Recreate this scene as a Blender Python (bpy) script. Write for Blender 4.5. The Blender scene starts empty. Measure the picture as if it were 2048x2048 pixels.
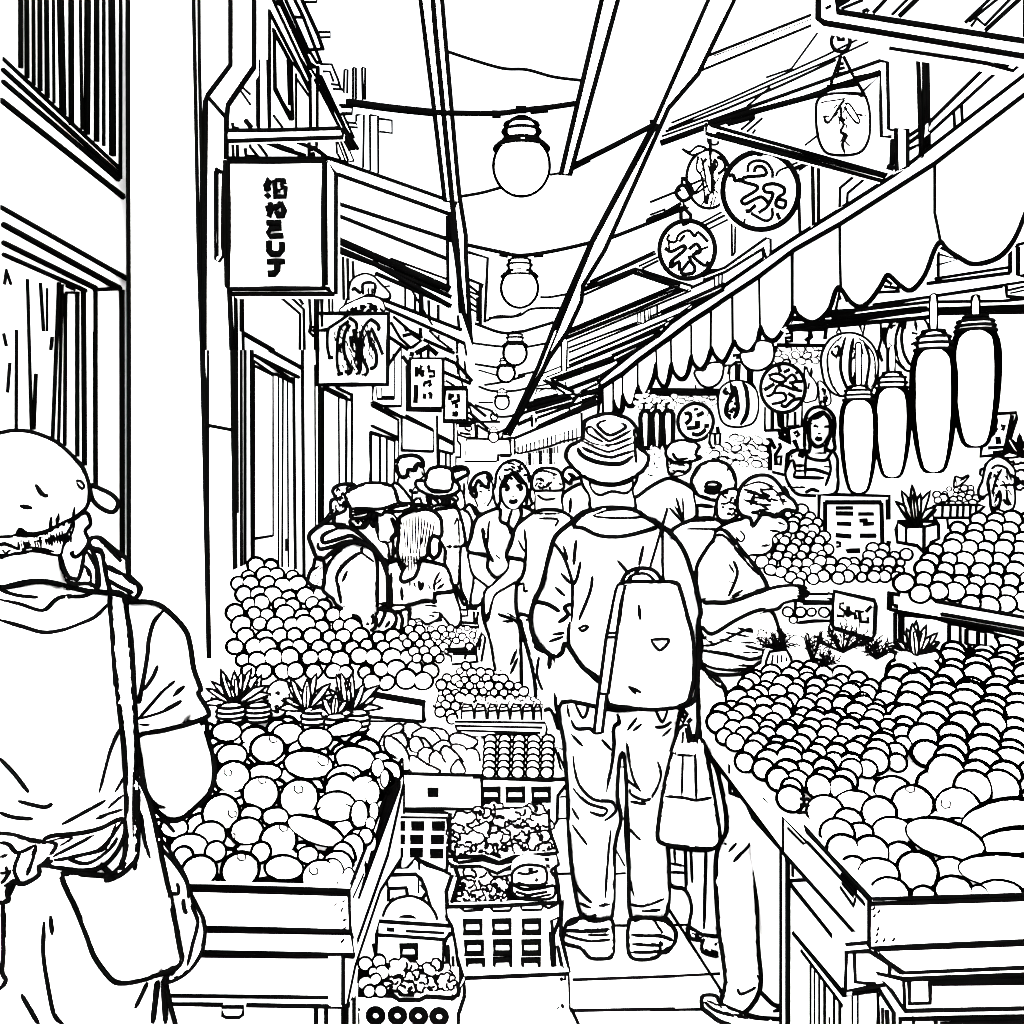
import bpy, math, random
from mathutils import Vector, Matrix, geometry
from mathutils.bvhtree import BVHTree
random.seed(7)
scene = bpy.context.scene
COL = scene.collection
F = 2048.0; CX = 1002.0; CY = 949.0; H = 1.55     # focal length in px of a 2048 px frame, vanishing point, eye height

# ---------------------------------------------------------------- camera, sky, sun, exposure
cam_d = bpy.data.cameras.new("camera"); cam = bpy.data.objects.new("camera", cam_d); COL.objects.link(cam)
cam.location = (0, 0, H); cam.rotation_euler = (math.radians(90), 0, 0)
cam_d.sensor_width = 36; cam_d.lens = 36; cam_d.clip_start = 0.05; cam_d.clip_end = 500
cam_d.shift_x = (1024 - CX) / 2048; cam_d.shift_y = (CY - 1024) / 2048
scene.camera = cam
w = bpy.data.worlds.new("World"); scene.world = w; w.use_nodes = True
nt = w.node_tree; bg = nt.nodes["Background"]; sky = nt.nodes.new("ShaderNodeTexSky")
sky.sky_type = 'NISHITA'; sky.sun_disc = False; sky.sun_elevation = math.radians(42); sky.sun_rotation = math.radians(180)
sky.dust_density = 4
hs = nt.nodes.new('ShaderNodeHueSaturation'); hs.inputs['Saturation'].default_value = .12   # milky overcast
nt.links.new(sky.outputs[0], hs.inputs['Color']); nt.links.new(hs.outputs[0], bg.inputs[0]); bg.inputs[1].default_value = 0.15
sun_d = bpy.data.lights.new("sun", 'SUN'); sun_d.energy = 5.0; sun_d.angle = math.radians(10); sun_d.color = (1, .98, .95)
sun = bpy.data.objects.new("sun", sun_d); COL.objects.link(sun); sun.rotation_euler = (math.radians(48), 0, 0)
vs = scene.view_settings; vs.view_transform = 'Standard'; vs.look = 'None'; vs.gamma = 1; vs.use_curve_mapping = False
vs.exposure = 3.2
scene.cycles.pixel_filter_type = 'BLACKMAN_HARRIS'; scene.cycles.filter_width = 1.2
scene.cycles.max_bounces = 6; scene.cycles.diffuse_bounces = 5

# ---------------------------------------------------------------- materials
MATS = {}; INKW = 2.7
def lw(w): return w + INKW * min(1, w / 5.5)
def paper(t=0.0, wob=.12):
    """white matte paint; a black outline is drawn into its colour by view angle, below |cos| < t (for every ray type)"""
    key = round(t, 2)
    if key in MATS: return MATS[key]
    m = bpy.data.materials.new("white_matte_%d" % int(key * 100)); m.use_nodes = True
    n = m.node_tree; b = n.nodes["Principled BSDF"]; L = n.links.new
    b.inputs["Roughness"].default_value = 1; b.inputs["Specular IOR Level"].default_value = 0
    tc = n.nodes.new("ShaderNodeTexCoord"); nz = n.nodes.new("ShaderNodeTexNoise"); nz.inputs["Scale"].default_value = 6
    L(tc.outputs["Object"], nz.inputs["Vector"])
    rp = n.nodes.new("ShaderNodeMapRange"); L(nz.outputs["Fac"], rp.inputs["Value"])
    rp.inputs["To Min"].default_value = .74; rp.inputs["To Max"].default_value = .84
    col = n.nodes.new("ShaderNodeCombineColor")
    for i in range(3): L(rp.outputs[0], col.inputs[i])
    if key > 0:  # facing angle puts a black ink outline into the base colour
        lw = n.nodes.new("ShaderNodeLayerWeight"); lw.inputs["Blend"].default_value = .5
        th = n.nodes.new("ShaderNodeMapRange"); L(nz.outputs["Fac"], th.inputs["Value"])
        th.inputs["To Min"].default_value = 1 - key * (1 + wob); th.inputs["To Max"].default_value = 1 - key * (1 - wob)
        gt = n.nodes.new("ShaderNodeMath"); gt.operation = 'GREATER_THAN'
        L(lw.outputs["Facing"], gt.inputs[0]); L(th.outputs[0], gt.inputs[1])
        mx = n.nodes.new("ShaderNodeMix"); mx.data_type = 'RGBA'
        L(gt.outputs[0], mx.inputs["Factor"]); L(col.outputs[0], mx.inputs["A"]); mx.inputs["B"].default_value = (0, 0, 0, 1)
        L(mx.outputs["Result"], b.inputs["Base Color"])
    else: L(col.outputs[0], b.inputs["Base Color"])
    MATS[key] = m; return m
def ink():
    if 'ink' in MATS: return MATS['ink']
    m = bpy.data.materials.new("black_ink"); m.use_nodes = True; n = m.node_tree; b = n.nodes["Principled BSDF"]
    b.inputs["Roughness"].default_value = 1; b.inputs["Specular IOR Level"].default_value = 0
    nz = n.nodes.new("ShaderNodeTexNoise"); rp = n.nodes.new("ShaderNodeMapRange"); n.links.new(nz.outputs["Fac"], rp.inputs["Value"])
    rp.inputs["To Min"].default_value = 0; rp.inputs["To Max"].default_value = .0004
    n.links.new(rp.outputs[0], b.inputs["Base Color"]); MATS['ink'] = m; return m

# ---------------------------------------------------------------- drawing coordinates -> places
CROP = {'W': (0, 0, 2048), 'A': (0, 0, 700), 'B': (600, 0, 700), 'C': (1300, 0, 748), 'D': (0, 700, 700), 'E': (600, 700, 700),
        'Q': (1300, 600, 748), 'G': (0, 1348, 700), 'H': (650, 1348, 700), 'I': (1300, 1200, 748), 'J': (420, 120, 580),
        'K': (600, 600, 450), 'L': (1000, 500, 450), 'M': (1300, 600, 400), 'N': (600, 1000, 400), 'O': (1600, 850, 448), 'R': (0, 0, 1932)}
def pts(s):
    if not isinstance(s, str): return list(s)
    out = []; c = 'W'
    for tok in s.replace(':', ': ').split():
        if tok.endswith(':'): c = tok[:-1]; continue
        x, y = tok.split(','); ox, oy, sz = CROP[c]; k = sz / (1704.0 if c == 'I' else 1932.0)
        out.append((ox + float(x) * k, oy + float(y) * k))
    return out
def ray(p): return Vector(((p[0] - CX) / F, 1.0, -(p[1] - CY) / F))
CAM = Vector((0, 0, H))
def PY(Y): return lambda p: CAM + ray(p) * Y
def PX(X): return lambda p: CAM + ray(p) * (X / ray(p).x)
def PZ(Z): return lambda p: CAM + ray(p) * ((Z - H) / ray(p).z)
def PS(z0, Y0, s): return lambda p: CAM + ray(p) * ((H - z0 + s * Y0) / (s - ray(p).z))
def PL(pa, Ya, pb, Yb):     # a plane that stands upright through two places
    A = PY(Ya)(pa); B = PY(Yb)(pb); n = Vector((B.y - A.y, -(B.x - A.x), 0))
    return lambda p: CAM + ray(p) * ((A - CAM).dot(n) / ray(p).dot(n))
def spline(P, closed, sub=5):
    n = len(P); out = []
    if n < 3: return list(P)
    rng = range(n) if closed else range(n - 1)
    for i in rng:
        g = lambda j: P[j % n] if closed else P[max(0, min(n - 1, j))]
        a, b, c, d = g(i - 1), g(i), g(i + 1), g(i + 2)
        for k in range(sub):
            t = k / sub; q = []
            for u in range(len(b)):
                q.append(.5 * (2 * b[u] + (c[u] - a[u]) * t + (2 * a[u] - 5 * b[u] + 4 * c[u] - d[u]) * t * t + (3 * b[u] - a[u] - 3 * c[u] + d[u]) * t ** 3))
            out.append(tuple(q))
    if not closed: out.append(tuple(P[-1]))
    return out

class Geo:
    def __init__(s): s.v = []; s.f = []; s.m = []; s.sm = []
    def add(s, V, FF, mat=0, smooth=False):
        o = len(s.v); s.v += [Vector(v) for v in V]
        for f in FF: s.f.append([i + o for i in f]); s.m.append(mat); s.sm.append(smooth)
    def tube(s, P, R, closed=False, n=6, mat=1):
        P = [Vector(p) for p in P]; Q = [P[0]]; RR = [R[0] if not isinstance(R, float) else R]
        for i, p in enumerate(P[1:], 1):
            if (p - Q[-1]).length > 1e-5: Q.append(p); RR.append(R if isinstance(R, float) else R[i])
        if closed and (Q[0] - Q[-1]).length < 1e-5: Q.pop(); RR.pop()
        m = len(Q)
        if m < 2: return
        V = []; prev = None
        for i in range(m):
            if closed: t = (Q[(i + 1) % m] - Q[i - 1])
            else: t = Q[min(i + 1, m - 1)] - Q[max(i - 1, 0)]
            if t.length < 1e-9: t = Vector((0, 0, 1))
            t.normalize()
            if prev is None: a = t.orthogonal().normalized()
            else:
                a = prev - t * prev.dot(t)
                a = a.normalized() if a.length > 1e-6 else t.orthogonal().normalized()
            prev = a; b = t.cross(a)
            for k in range(n):
                an = 2 * math.pi * k / n; V.append(Q[i] + (a * math.cos(an) + b * math.sin(an)) * RR[i])
        FF = []
        for i in range(m if closed else m - 1):
            j = (i + 1) % m
            for k in range(n): FF.append((i * n + k, i * n + (k + 1) % n, j * n + (k + 1) % n, j * n + k))
        if not closed: FF += [tuple(range(n))[::-1], tuple((m - 1) * n + k for k in range(n))]
        s.add(V, FF, mat, True)
    def line(s, st, fn, w=5, closed=False, smooth=False, mat=1):
        P = pts(st)
        if smooth: P = spline(P, closed, 4)
        Q = []
        for i in range(len(P)):          # long lines are cut so that their width follows the distance
            Q.append(P[i])
            if i + 1 < len(P) or closed:
                a, b = P[i], P[(i + 1) % len(P)]; L = math.hypot(b[0] - a[0], b[1] - a[1]); k = int(L // 120)
                for j in range(1, k + 1): t = j / (k + 1); Q.append((a[0] + (b[0] - a[0]) * t, a[1] + (b[1] - a[1]) * t))
        P3 = [fn(p) for p in Q]
        s.tube(P3, [lw(w) * .5 * p.y / F for p in P3], closed, 5 if w < 6 else 6, mat)
    def box(s, x0, x1, y0, y1, z0, z1, wpx=0, mat=0):
        V = [(x, y, z) for z in (z0, z1) for y in (y0, y1) for x in (x0, x1)]
        s.add(V, [(0, 2, 3, 1), (4, 5, 7, 6), (0, 1, 5, 4), (2, 6, 7, 3), (0, 4, 6, 2), (1, 3, 7, 5)], mat)
        if wpx:
            for a, b in ((0, 1), (2, 3), (4, 5), (6, 7), (0, 2), (1, 3), (4, 6), (5, 7), (0, 4), (1, 5), (2, 6), (3, 7)):
                A, B = Vector(V[a]), Vector(V[b]); s.tube([A, B], [wpx * .5 * max(A.y, .3) / F, wpx * .5 * max(B.y, .3) / F])
    def lathe(s, c, prof, n=28, mat=0, sx=1, sy=1, smooth=True):   # prof: (radius, z)
        V = []; FF = []
        for r, z in prof:
            for k in range(n): a = 2 * math.pi * k / n; V.append(Vector(c) + Vector((r * math.cos(a) * sx, r * math.sin(a) * sy, z)))
        for i in range(len(prof) - 1):
            for k in range(n): FF.append((i * n + k, i * n + (k + 1) % n, (i + 1) * n + (k + 1) % n, (i + 1) * n + k))
        FF += [tuple(range(n))[::-1], tuple((len(prof) - 1) * n + k for k in range(n))]
        s.add(V, FF, mat, smooth)
    def ring(s, c, r, rt, n=28, sy=1):
        s.tube([Vector(c) + Vector((r * math.cos(a * 2 * math.pi / n), r * sy * math.sin(a * 2 * math.pi / n), 0)) for a in range(n)], rt, True)

def wloc(o):
    v = Vector(o.location)
    while o.parent: o = o.parent; v += o.location
    return v
def props(o, label=None, cat=None, group=None, kind=None):
    if label: o["label"] = label
    if cat: o["category"] = cat
    if group: o["group"] = group
    if kind: o["kind"] = kind
    return o
def build(g, name, parent=None, label=None, cat=None, group=None, kind=None, rim=0.0):
    if not g.v: g.add([(0, 0, 0), (.001, 0, 0), (0, .001, 0)], [(0, 1, 2)])
    xs = [v.x for v in g.v]; ys = [v.y for v in g.v]; zs = [v.z for v in g.v]
    c = Vector(((min(xs) + max(xs)) / 2, (min(ys) + max(ys)) / 2, min(zs)))
    me = bpy.data.meshes.new(name); me.from_pydata([v - c for v in g.v], [], g.f)
    me.materials.append(paper(rim)); me.materials.append(ink())
    me.polygons.foreach_set("material_index", g.m); me.polygons.foreach_set("use_smooth", g.sm); me.update()
    o = bpy.data.objects.new(name, me); COL.objects.link(o)
    if parent: o.parent = parent; o.location = c - wloc(parent)
    else: o.location = c
    return props(o, label, cat, group, kind)
def empty(name, loc, label=None, cat=None, group=None):
    o = bpy.data.objects.new(name, None); COL.objects.link(o); o.location = loc; o.empty_display_size = .2
    return props(o, label, cat, group)

def face_plate(g, outline, fn, thick, smooth=False, w=6, back=False):
    P = pts(outline)
    if smooth: P = spline(P, True, 4)
    A = [fn(p) for p in P]; n = geometry.normal([a for a in A]) if len(A) > 2 else Vector((0, 1, 0))
    c = sum(A, Vector()) / len(A)
    if n.dot(c - CAM) < 0: n = -n
    else: P = P[::-1]; A = A[::-1]
    B = [a + n * thick for a in A]; m = len(A)
    g.add(A + B, [tuple(range(m)), tuple(range(m, 2 * m))[::-1]] + [(i, (i + 1) % m, m + (i + 1) % m, m + i) for i in range(m)])
    if w: g.line(P, fn, w, True)
    if back and w: g.tube(B, [w * .5 * b.y / F for b in B], True)
    return n
def plate(name, outline, fn, thick=.03, w=6, strokes=(), smooth=False, parent=None, back=False, rim=0, **kw):
    g = Geo(); face_plate(g, outline, fn, thick, smooth, w, back)
    for st in strokes:
        s_, ww = (st[0], st[1]) if not isinstance(st, str) else (st, w * .7)
        g.line(s_, fn, ww, smooth=len(st) > 2 and not isinstance(st, str))
    return build(g, name, parent, rim=rim, **kw)

def puff_mesh(P, Y, T, Rr=None, tilt=None):
    """a rounded solid whose rim is the closed line P (picture coordinates) at the distance Y"""
    fn = tilt or PY(Y)
    xs = [p[0] for p in P]; ys = [p[1] for p in P]; W_, H_ = max(xs) - min(xs), max(ys) - min(ys)
    st = max(2.0, min(W_, H_) / 9, max(W_, H_) / 42)
    B = []
    for i in range(len(P)):
        a, b = P[i], P[(i + 1) % len(P)]; L = math.hypot(b[0] - a[0], b[1] - a[1]); k = max(1, int(L / st))
        if L < .3: continue
        for j in range(k): t = j / k; B.append((a[0] + (b[0] - a[0]) * t, a[1] + (b[1] - a[1]) * t))
    nb = len(B)
    def inside(x, y):
        c = False; j = nb - 1
        for i in range(nb):
            if (B[i][1] > y) != (B[j][1] > y) and x < (B[j][0] - B[i][0]) * (y - B[i][1]) / (B[j][1] - B[i][1]) + B[i][0]: c = not c
            j = i
        return c
    def dist(x, y): return min(math.hypot(x - q[0], y - q[1]) for q in B)
    V = [Vector(b) for b in B]; D = []
    y = min(ys) + st * .5; row = 0
    while y < max(ys):
        x = min(xs) + (st * .5 if row % 2 else 0)
        while x < max(xs):
            if inside(x, y):
                d = dist(x, y)
                if d > st * .45: V.append(Vector((x, y)))
            x += st
        y += st * .87; row += 1
    V2, E2, F2, *_ = geometry.delaunay_2d_cdt(V, [(i, (i + 1) % nb) for i in range(nb)], [], 1, 1e-4)
    dmx = 0; ds = []
    for v in V2:
        d = dist(v.x, v.y); ds.append(d); dmx = max(dmx, d)
    R = Rr or dmx * .9
    R = min(R, dmx) or 1
    c3 = fn((sum(xs) / len(xs), sum(ys) / len(ys))); dirv = (c3 - CAM).normalized()
    # vertices on the border are those closer than a hair
    FV = []; BV = []; idx = {}
    out = []; nn = len(V2)
    for v, d in zip(V2, ds):
        h = T * math.sqrt(max(0, 1 - (1 - min(d / R, 1)) ** 2)) if d > st * .2 else 0
        base = fn((v.x, v.y)); FV.append((base, h))
    verts = []; fi = []; bi = []
    for base, h in FV:
        fi.append(len(verts)); verts.append(base - dirv * h)
        if h > 0: bi.append(len(verts)); verts.append(base + dirv * h * .8)
        else: bi.append(fi[-1])
    faces = []
    for f in F2:
        a = [fi[i] for i in f]; n = geometry.normal([verts[i] for i in a])
        if n.dot(dirv) > 0: a = a[::-1]
        faces.append(tuple(a)); bb = [bi[i] for i in f]
        if set(bb) != set(a):
            n = geometry.normal([verts[i] for i in bb])
            if n.dot(dirv) < 0: bb = bb[::-1]
            faces.append(tuple(bb))
    return verts, faces
def add_puff(g, outline, Y, T, w=6, strokes=(), smooth=True, R=None, closed_ink=True, tilt=None):
    P = pts(outline)
    if smooth: P = spline(P, True, 4)
    V, FF = puff_mesh(P, Y, T, R, tilt); g.add(V, FF, 0, True)
    if w and closed_ink: g.line(P, tilt or PY(Y), w * 1.25, True)
    if strokes:
        bv = BVHTree.FromPolygons(V, FF)
        draw(g, strokes, bv, Y, w or 5, tilt)
def draw(g, strokes, bv, Y, w, tilt=None):
    base = tilt or PY(Y)
    def hit(p):
        r = ray(p); d = r.normalized(); h = bv.ray_cast(CAM, d)
        return h[0] if h[0] is not None else base(p)
    for st in strokes:
        s_, ww = (st[0], st[1]) if not isinstance(st, str) else (st, w * .75)
        P = pts(s_); P = spline(P, False, 5) if len(P) > 2 else P
        Q = []
        for i in range(len(P) - 1):
            a, b = P[i], P[i + 1]; L = math.hypot(b[0] - a[0], b[1] - a[1]); k = max(1, int(L // 8))
            for j in range(k): t = j / k; Q.append((a[0] + (b[0] - a[0]) * t, a[1] + (b[1] - a[1]) * t))
        Q.append(P[-1]); P3 = [hit(q) for q in Q]
        m = len(P3); rr = []
        for i, p in enumerate(P3):
            e = min(i, m - 1 - i) / max(1, m * .12); rr.append(lw(ww) * .5 * p.y / F * (min(1, .55 + .45 * e)))
        g.tube(P3, rr, False, 5)
def puff(name, outline, Y, T, w=6, strokes=(), parent=None, smooth=True, R=None, rim=0.0, tilt=None, **kw):
    g = Geo(); add_puff(g, outline, Y, T, w, strokes, smooth, R, True, tilt)
    return build(g, name, parent, rim=rim, **kw)

def inside_poly(P, x, y):
    c = False; j = len(P) - 1
    for i in range(len(P)):
        if (P[i][1] > y) != (P[j][1] > y) and x < (P[j][0] - P[i][0]) * (y - P[i][1]) / (P[j][1] - P[i][1]) + P[i][0]: c = not c
        j = i
    return c
def scatter(region, n, L=14, seed=1, ang=None, spread=3.14, w=3):
    """short pen strokes scattered in a region (leaf veins, hair, herbs)"""
    rnd = random.Random(seed); P = pts(region); xs = [p[0] for p in P]; ys = [p[1] for p in P]; out = []
    k = 0
    while len(out) < n and k < n * 20:
        k += 1; x = rnd.uniform(min(xs), max(xs)); y = rnd.uniform(min(ys), max(ys))
        if not inside_poly(P, x, y): continue
        a = (ang if ang is not None else 0) + rnd.uniform(-spread, spread); l = L * rnd.uniform(.5, 1.2)
        q = [(x, y), (x + l * .5 * math.cos(a) + rnd.uniform(-1.5, 1.5), y + l * .5 * math.sin(a) + rnd.uniform(-1.5, 1.5)), (x + l * math.cos(a), y + l * math.sin(a))]
        out.append((q, w))
    return out
# ================================================================ SETTING
g = Geo(); g.add([(-60, -5, 0), (60, -5, 0), (60, 400, 0), (-60, 400, 0)], [(0, 1, 2, 3)])
build(g, "ground", kind="structure")
g = Geo(); g.add([(-1.0, 1.5, .004), (1.25, 1.5, .004), (1.25, 30, .004), (-1.0, 30, .004)], [(0, 1, 2, 3)])
gz = PZ(.006)
for s_, w_ in (("H:1365,1690 1932,1670", 6), ("H:1350,1860 1932,1850", 6), ("H:1285,680 1345,678", 4), ("H:1275,802 1350,796", 4), ("H:1590,515 1645,515", 4),
             ("H:1590,800 1655,800", 4), ("H:1280,1105 1365,1103", 5), ("H:1600,1105 1660,1100", 4), ("H:1600,960 1655,1060", 3), ("H:1590,1390 1670,1390", 5),
             ("I:0,1720 330,1703", 5), ("I:0,1870 235,1866", 5), ("I:80,1400 330,1790", 5), ("I:110,1482 190,1480", 4), ("H:1360,1850 1400,1935", 6)):
    g.line(s_, gz, w_)
build(g, "pavement", kind="structure")

# ---------------------------------------------------------------- building on the left
LW = PX(-1.9)
bl = empty("shop_building", (-1.9, 5, 0), "long white building on the left with barred window, tall doors and drain pipe", "building")
g = Geo()
top = "A:1505,0 1560,40 1700,360 1760,450 1870,700 1950,890 B:200,900 W:860,690 895,800 900,830"
P = [(-40, -60)] + pts("A:1505,-60") + pts(top) + pts("W:905,900")
A = [LW(p) for p in P]; low = [Vector((-1.9, A[-1].y, 0)), Vector((-1.9, A[0].y, 0))]
A = A + low; Bk = [a + Vector((-.3, 0, 0)) for a in A]; m = len(A)
g.add(A + Bk, [tuple(range(m)), tuple(range(m, 2 * m))[::-1]] + [(i, (i + 1) % m, m + (i + 1) % m, m + i) for i in range(m)])
g.line(top, LW, 5)
for s_, w_ in (("A:0,1145 705,1545", 9), ("A:0,555 670,1085", 11),
               ("J:375,0 385,455", 6), ("J:420,0 420,190 525,390", 8), ("J:510,0 520,300", 8), ("J:555,0 650,200", 5), ("J:600,0 665,110", 5),
               ("J:565,90 565,450", 4), ("J:565,120 650,240", 4), ("J:655,90 660,450", 7), ("J:705,60 705,450", 5), ("J:730,110 880,430", 6),
               ("J:415,370 475,450", 4), ("J:315,0 315,455", 5), ("J:545,20 640,150", 4), ("J:640,10 700,50", 5),
               ("A:1412,0 1415,700", 8), ("A:1480,60 1480,700", 6), ("A:1478,60 1695,480", 6), ("A:1500,0 1700,430", 5), ("A:1535,0 1705,370", 12), ("A:1570,0 1700,290", 6), ("A:1505,165 1510,480 1545,560 1605,655", 8), ("A:1500,165 1600,350 1605,650", 7), ("A:1620,0 1665,90 1765,350", 6), ("A:1612,92 1660,95", 5), ("A:1700,370 1750,370 1750,440", 5), ("A:1690,275 1770,270", 5), ("A:1700,280 1740,345 1760,345", 5), ("A:1660,0 1745,185 1775,270", 7), ("B:100,430 235,700 310,820", 6), ("B:75,440 230,740 270,820", 5), ("A:1330,1640 1335,1932", 6), ("A:1295,1640 1300,1932", 6), ("A:1340,1840 1500,1932", 7), ("D:1480,0 1660,100", 7), ("D:1400,30 1640,150", 6), ("D:1345,0 1345,1200", 6), ("D:1380,0 1385,1195", 9), ("D:1660,0 1670,1280", 7),
               ("D:1610,150 1620,1210", 8), ("D:1755,190 1755,960", 8), ("D:1730,80 1735,1000", 3)):
    g.line(s_, lambda p: LW(p) + Vector((.0013 * LW(p).y, 0, 0)), w_)
build(g, "wall", bl)
# upper barred window
wf = plate("window_frame", "A:-80,300 690,980 690,-70 -80,-70", lambda p: LW(p) + Vector((.008, 0, 0)), .04, 0, parent=bl)
g = Geo()
for s_, w_ in (("A:0,325 640,925", 7), ("A:0,385 640,960", 8), ("A:0,450 640,990", 8), ("A:650,-20 648,985", 8), ("A:700,-20 712,1932", 8)): g.line(s_, lambda p: LW(p) + Vector((.012, 0, 0)), w_)
build(g, "frame_moulding", wf)
for x0, x1, yb, ww in ((86, 86, 375, 8), (120, 122, 430, 8), (157, 159, 470, 6), (193, 195, 500, 8), (230, 235, 540, 8), (268, 272, 570, 5), (308, 322, 630, 13), (368, 370, 690, 10), (418, 428, 715, 5),
                   (460, 456, 740, 12), (510, 510, 780, 10), (550, 550, 805, 6), (593, 598, 860, 14)):
    g = Geo(); g.line("A:%d,-20 %d,%d" % (x0, x1, yb), lambda p: LW(p) + Vector((.02, 0, 0)), ww); build(g, "window_bar", wf)
# lower doorway with curtain
dr = plate("door", "A:-80,1380 0,1420 460,1610 515,1610 515,2900 -80,2900", lambda p: LW(p) + Vector((.003, 0, 0)), .04, 0, parent=bl)
g = Geo()
for s_, w_ in (("A:0,1240 640,1590", 11), ("A:0,1340 510,1590", 10), ("A:0,1405 455,1605", 8), ("A:505,1600 650,1592", 6), ("D:510,-100 512,760", 8), ("A:658,1600 D:660,1150", 9), ("A:712,1900 D:712,1250", 8), ("A:512,1600 512,1932", 7)):
    g.line(s_, lambda p: LW(p) + Vector((.014, 0, 0)), w_)
build(g, "door_frame", dr)
g = Geo()
for s_, w_ in (("A:308,1560 D:272,490", 6), ("A:325,1570 D:305,520", 5), ("A:345,1620 D:340,530", 6), ("A:410,1610 D:410,590", 7), ("A:445,1610 D:450,640", 9), ("A:345,1615 400,1615", 4), ("A:350,1580 395,1600", 4)):
    g.line(s_, lambda p: LW(p) + Vector((.014, 0, 0)), w_)
build(g, "door_slat", dr)
g = Geo(); face_plate(g, "A:-60,1400 290,1530 D:262,900 -60,900", lambda p: LW(p) + Vector((.006, 0, 0)), .004, w=0)
for s_, w_ in (("A:133,1540 D:155,440", 5), ("A:205,1560 222,1830", 5), ("A:242,1590 242,1830", 4), ("A:72,1820 D:70,440", 5), ("A:270,1860 262,1932", 5), ("D:35,70 22,235", 5), ("A:5,1570 15,1490 42,1570", 5), ("D:180,130 168,440", 6), ("A:0,1840 15,1910", 5)):
    g.line(s_, lambda p: LW(p) + Vector((.014, 0, 0)), w_)
build(g, "curtain", dr)
# doors further down
for P_, strokes in (("D:1385,60 1485,130 1600,160 1610,1290 1385,1290", [("D:1395,90 1490,140 1490,1025 1395,1040", 5), ("D:1520,140 1520,1205", 5), ("D:1545,160 1540,1200", 6), ("D:1570,170 1575,1200", 5), ("D:1395,30 1600,165", 5), ("D:1520,140 1600,180", 5), ("D:1563,1040 1563,1110", 9)]),
                    ("K:180,760 320,830 420,860 420,1580 180,1900", [("K:190,750 375,840 370,1580", 9), ("K:310,840 315,1580", 6), ("K:430,800 425,1590", 6), ("K:300,750 420,810", 5)]),
                    ("K:590,1140 830,1200 830,1600 590,1600", [("K:595,1140 595,1560", 6), ("K:665,1160 665,1560", 9), ("K:725,1180 725,1570", 8), ("K:795,1210 790,1580", 7), ("K:600,1140 680,1165", 7), ("K:720,1180 800,1210", 5)])):
    plate("door", P_, lambda p: LW(p) + Vector((.02, 0, 0)), .03, 5, strokes, parent=bl)
for P_, strokes in (("K:610,740 850,410 850,910 690,910 600,870", [("K:630,750 640,850 790,850 790,460", 4), ("K:680,750 680,830 780,830", 4)]),
                    ("K:860,1000 1130,1120 1130,1300 860,1290", [("K:720,930 870,1010", 5), ("K:900,990 1130,1110", 4), ("K:600,900 860,1010", 4), ("K:600,1080 825,1180", 5), ("K:830,1040 830,1220", 4), ("K:600,910 830,1030", 4)]),
                    ("K:1180,1160 1300,1220 1300,1320 1180,1290", [("K:1180,1290 1180,1420", 7), ("K:1240,1300 1240,1430", 5), ("K:1280,1330 1280,1450", 4), ("K:1165,990 1170,1420", 5), ("K:1310,1060 1310,1320", 5), ("K:1180,1180 1300,1240", 4), ("K:1345,1060 1345,1210 1370,1240 1370,1350 1330,1350 1330,1420", 4)])):
    plate("window", P_, lambda p: LW(p) + Vector((.03, 0, 0)), .03, 5, strokes, parent=bl)

# pillar and drain pipe
g = Geo(); a = PY(5.05)
A0 = a((262, -60)); A1 = a((400, -60))
xl, xr = a((262, 900)).x, a((417, 900)).x
face = "A:722,-60 1068,-60 1075,300 1090,900 1100,1500 1125,1932 D:1150,1200 1160,1700 1160,2360 722,2360"
face_plate(g, face, a, .35, w=0)
for s_, w_ in (("A:1068,-60 1070,100 1082,700 1095,1400 1112,1932 D:1125,500 1150,1700", 7), ("A:1098,-60 1100,300 1112,900 1115,1600 1130,1932", 6), ("D:1125,0 1130,300 1140,700 1150,1200 1158,1700", 12), ("A:705,-60 712,1932 D:712,1240", 8)):
    g.line(s_, a, w_)
build(g, "pillar", bl)
g = Geo(); b_ = PY(4.85)
face_plate(g, "A:1272,-60 1272,360 1145,530 1140,560 1130,1000 1135,1932 D:1160,1000 1170,2000 1300,2000 1290,1000 1272,500 1262,0 A:1250,1000 1250,640 1262,590 1400,370 1400,-60", b_, .1, w=0)
for s_, w_ in (("A:1272,-60 1272,360 1148,525 1133,560 1128,1000 1128,1932", 9), ("A:1402,-60 1402,370 1258,580 1250,660 1248,880", 10), ("A:1148,535 1248,650", 7), ("D:1148,0 1150,1150 1160,1700", 5), ("D:1285,0 1295,1000 1300,1590", 10),
               ("D:1145,415 1275,440", 6), ("A:1265,1580 1280,1932", 10), ("A:1140,560 1130,1932", 6), ("D:1308,0 1312,900", 4), ("D:1330,0 1332,1200", 5)):
    g.line(s_, b_, w_)
build(g, "drain_pipe", bl)
# balcony rails on the roof edge
for s_ in ("B:10,12 92,12 92,-5", "B:80,178 168,178 168,205 95,208", "B:120,355 175,355 210,440 225,490", "B:125,395 165,395 185,450", "B:170,465 222,470", "B:180,490 235,495", "B:225,590 290,595 285,625 230,625", "B:250,675 310,680 320,705 262,700",
           "B:245,385 262,385 260,515 240,510 245,385", "B:292,375 308,375 308,545", "B:292,375 292,545", "B:342,375 360,375 358,550", "B:342,375 345,550", "B:310,635 352,635 348,925", "B:310,635 310,670", "B:385,635 430,640 432,955", "B:385,635 388,940", "B:435,655 508,665 508,735 440,725"):
    g = Geo(); g.line(s_, PY(9.6), 4); build(g, "railing_bar", bl)
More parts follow.
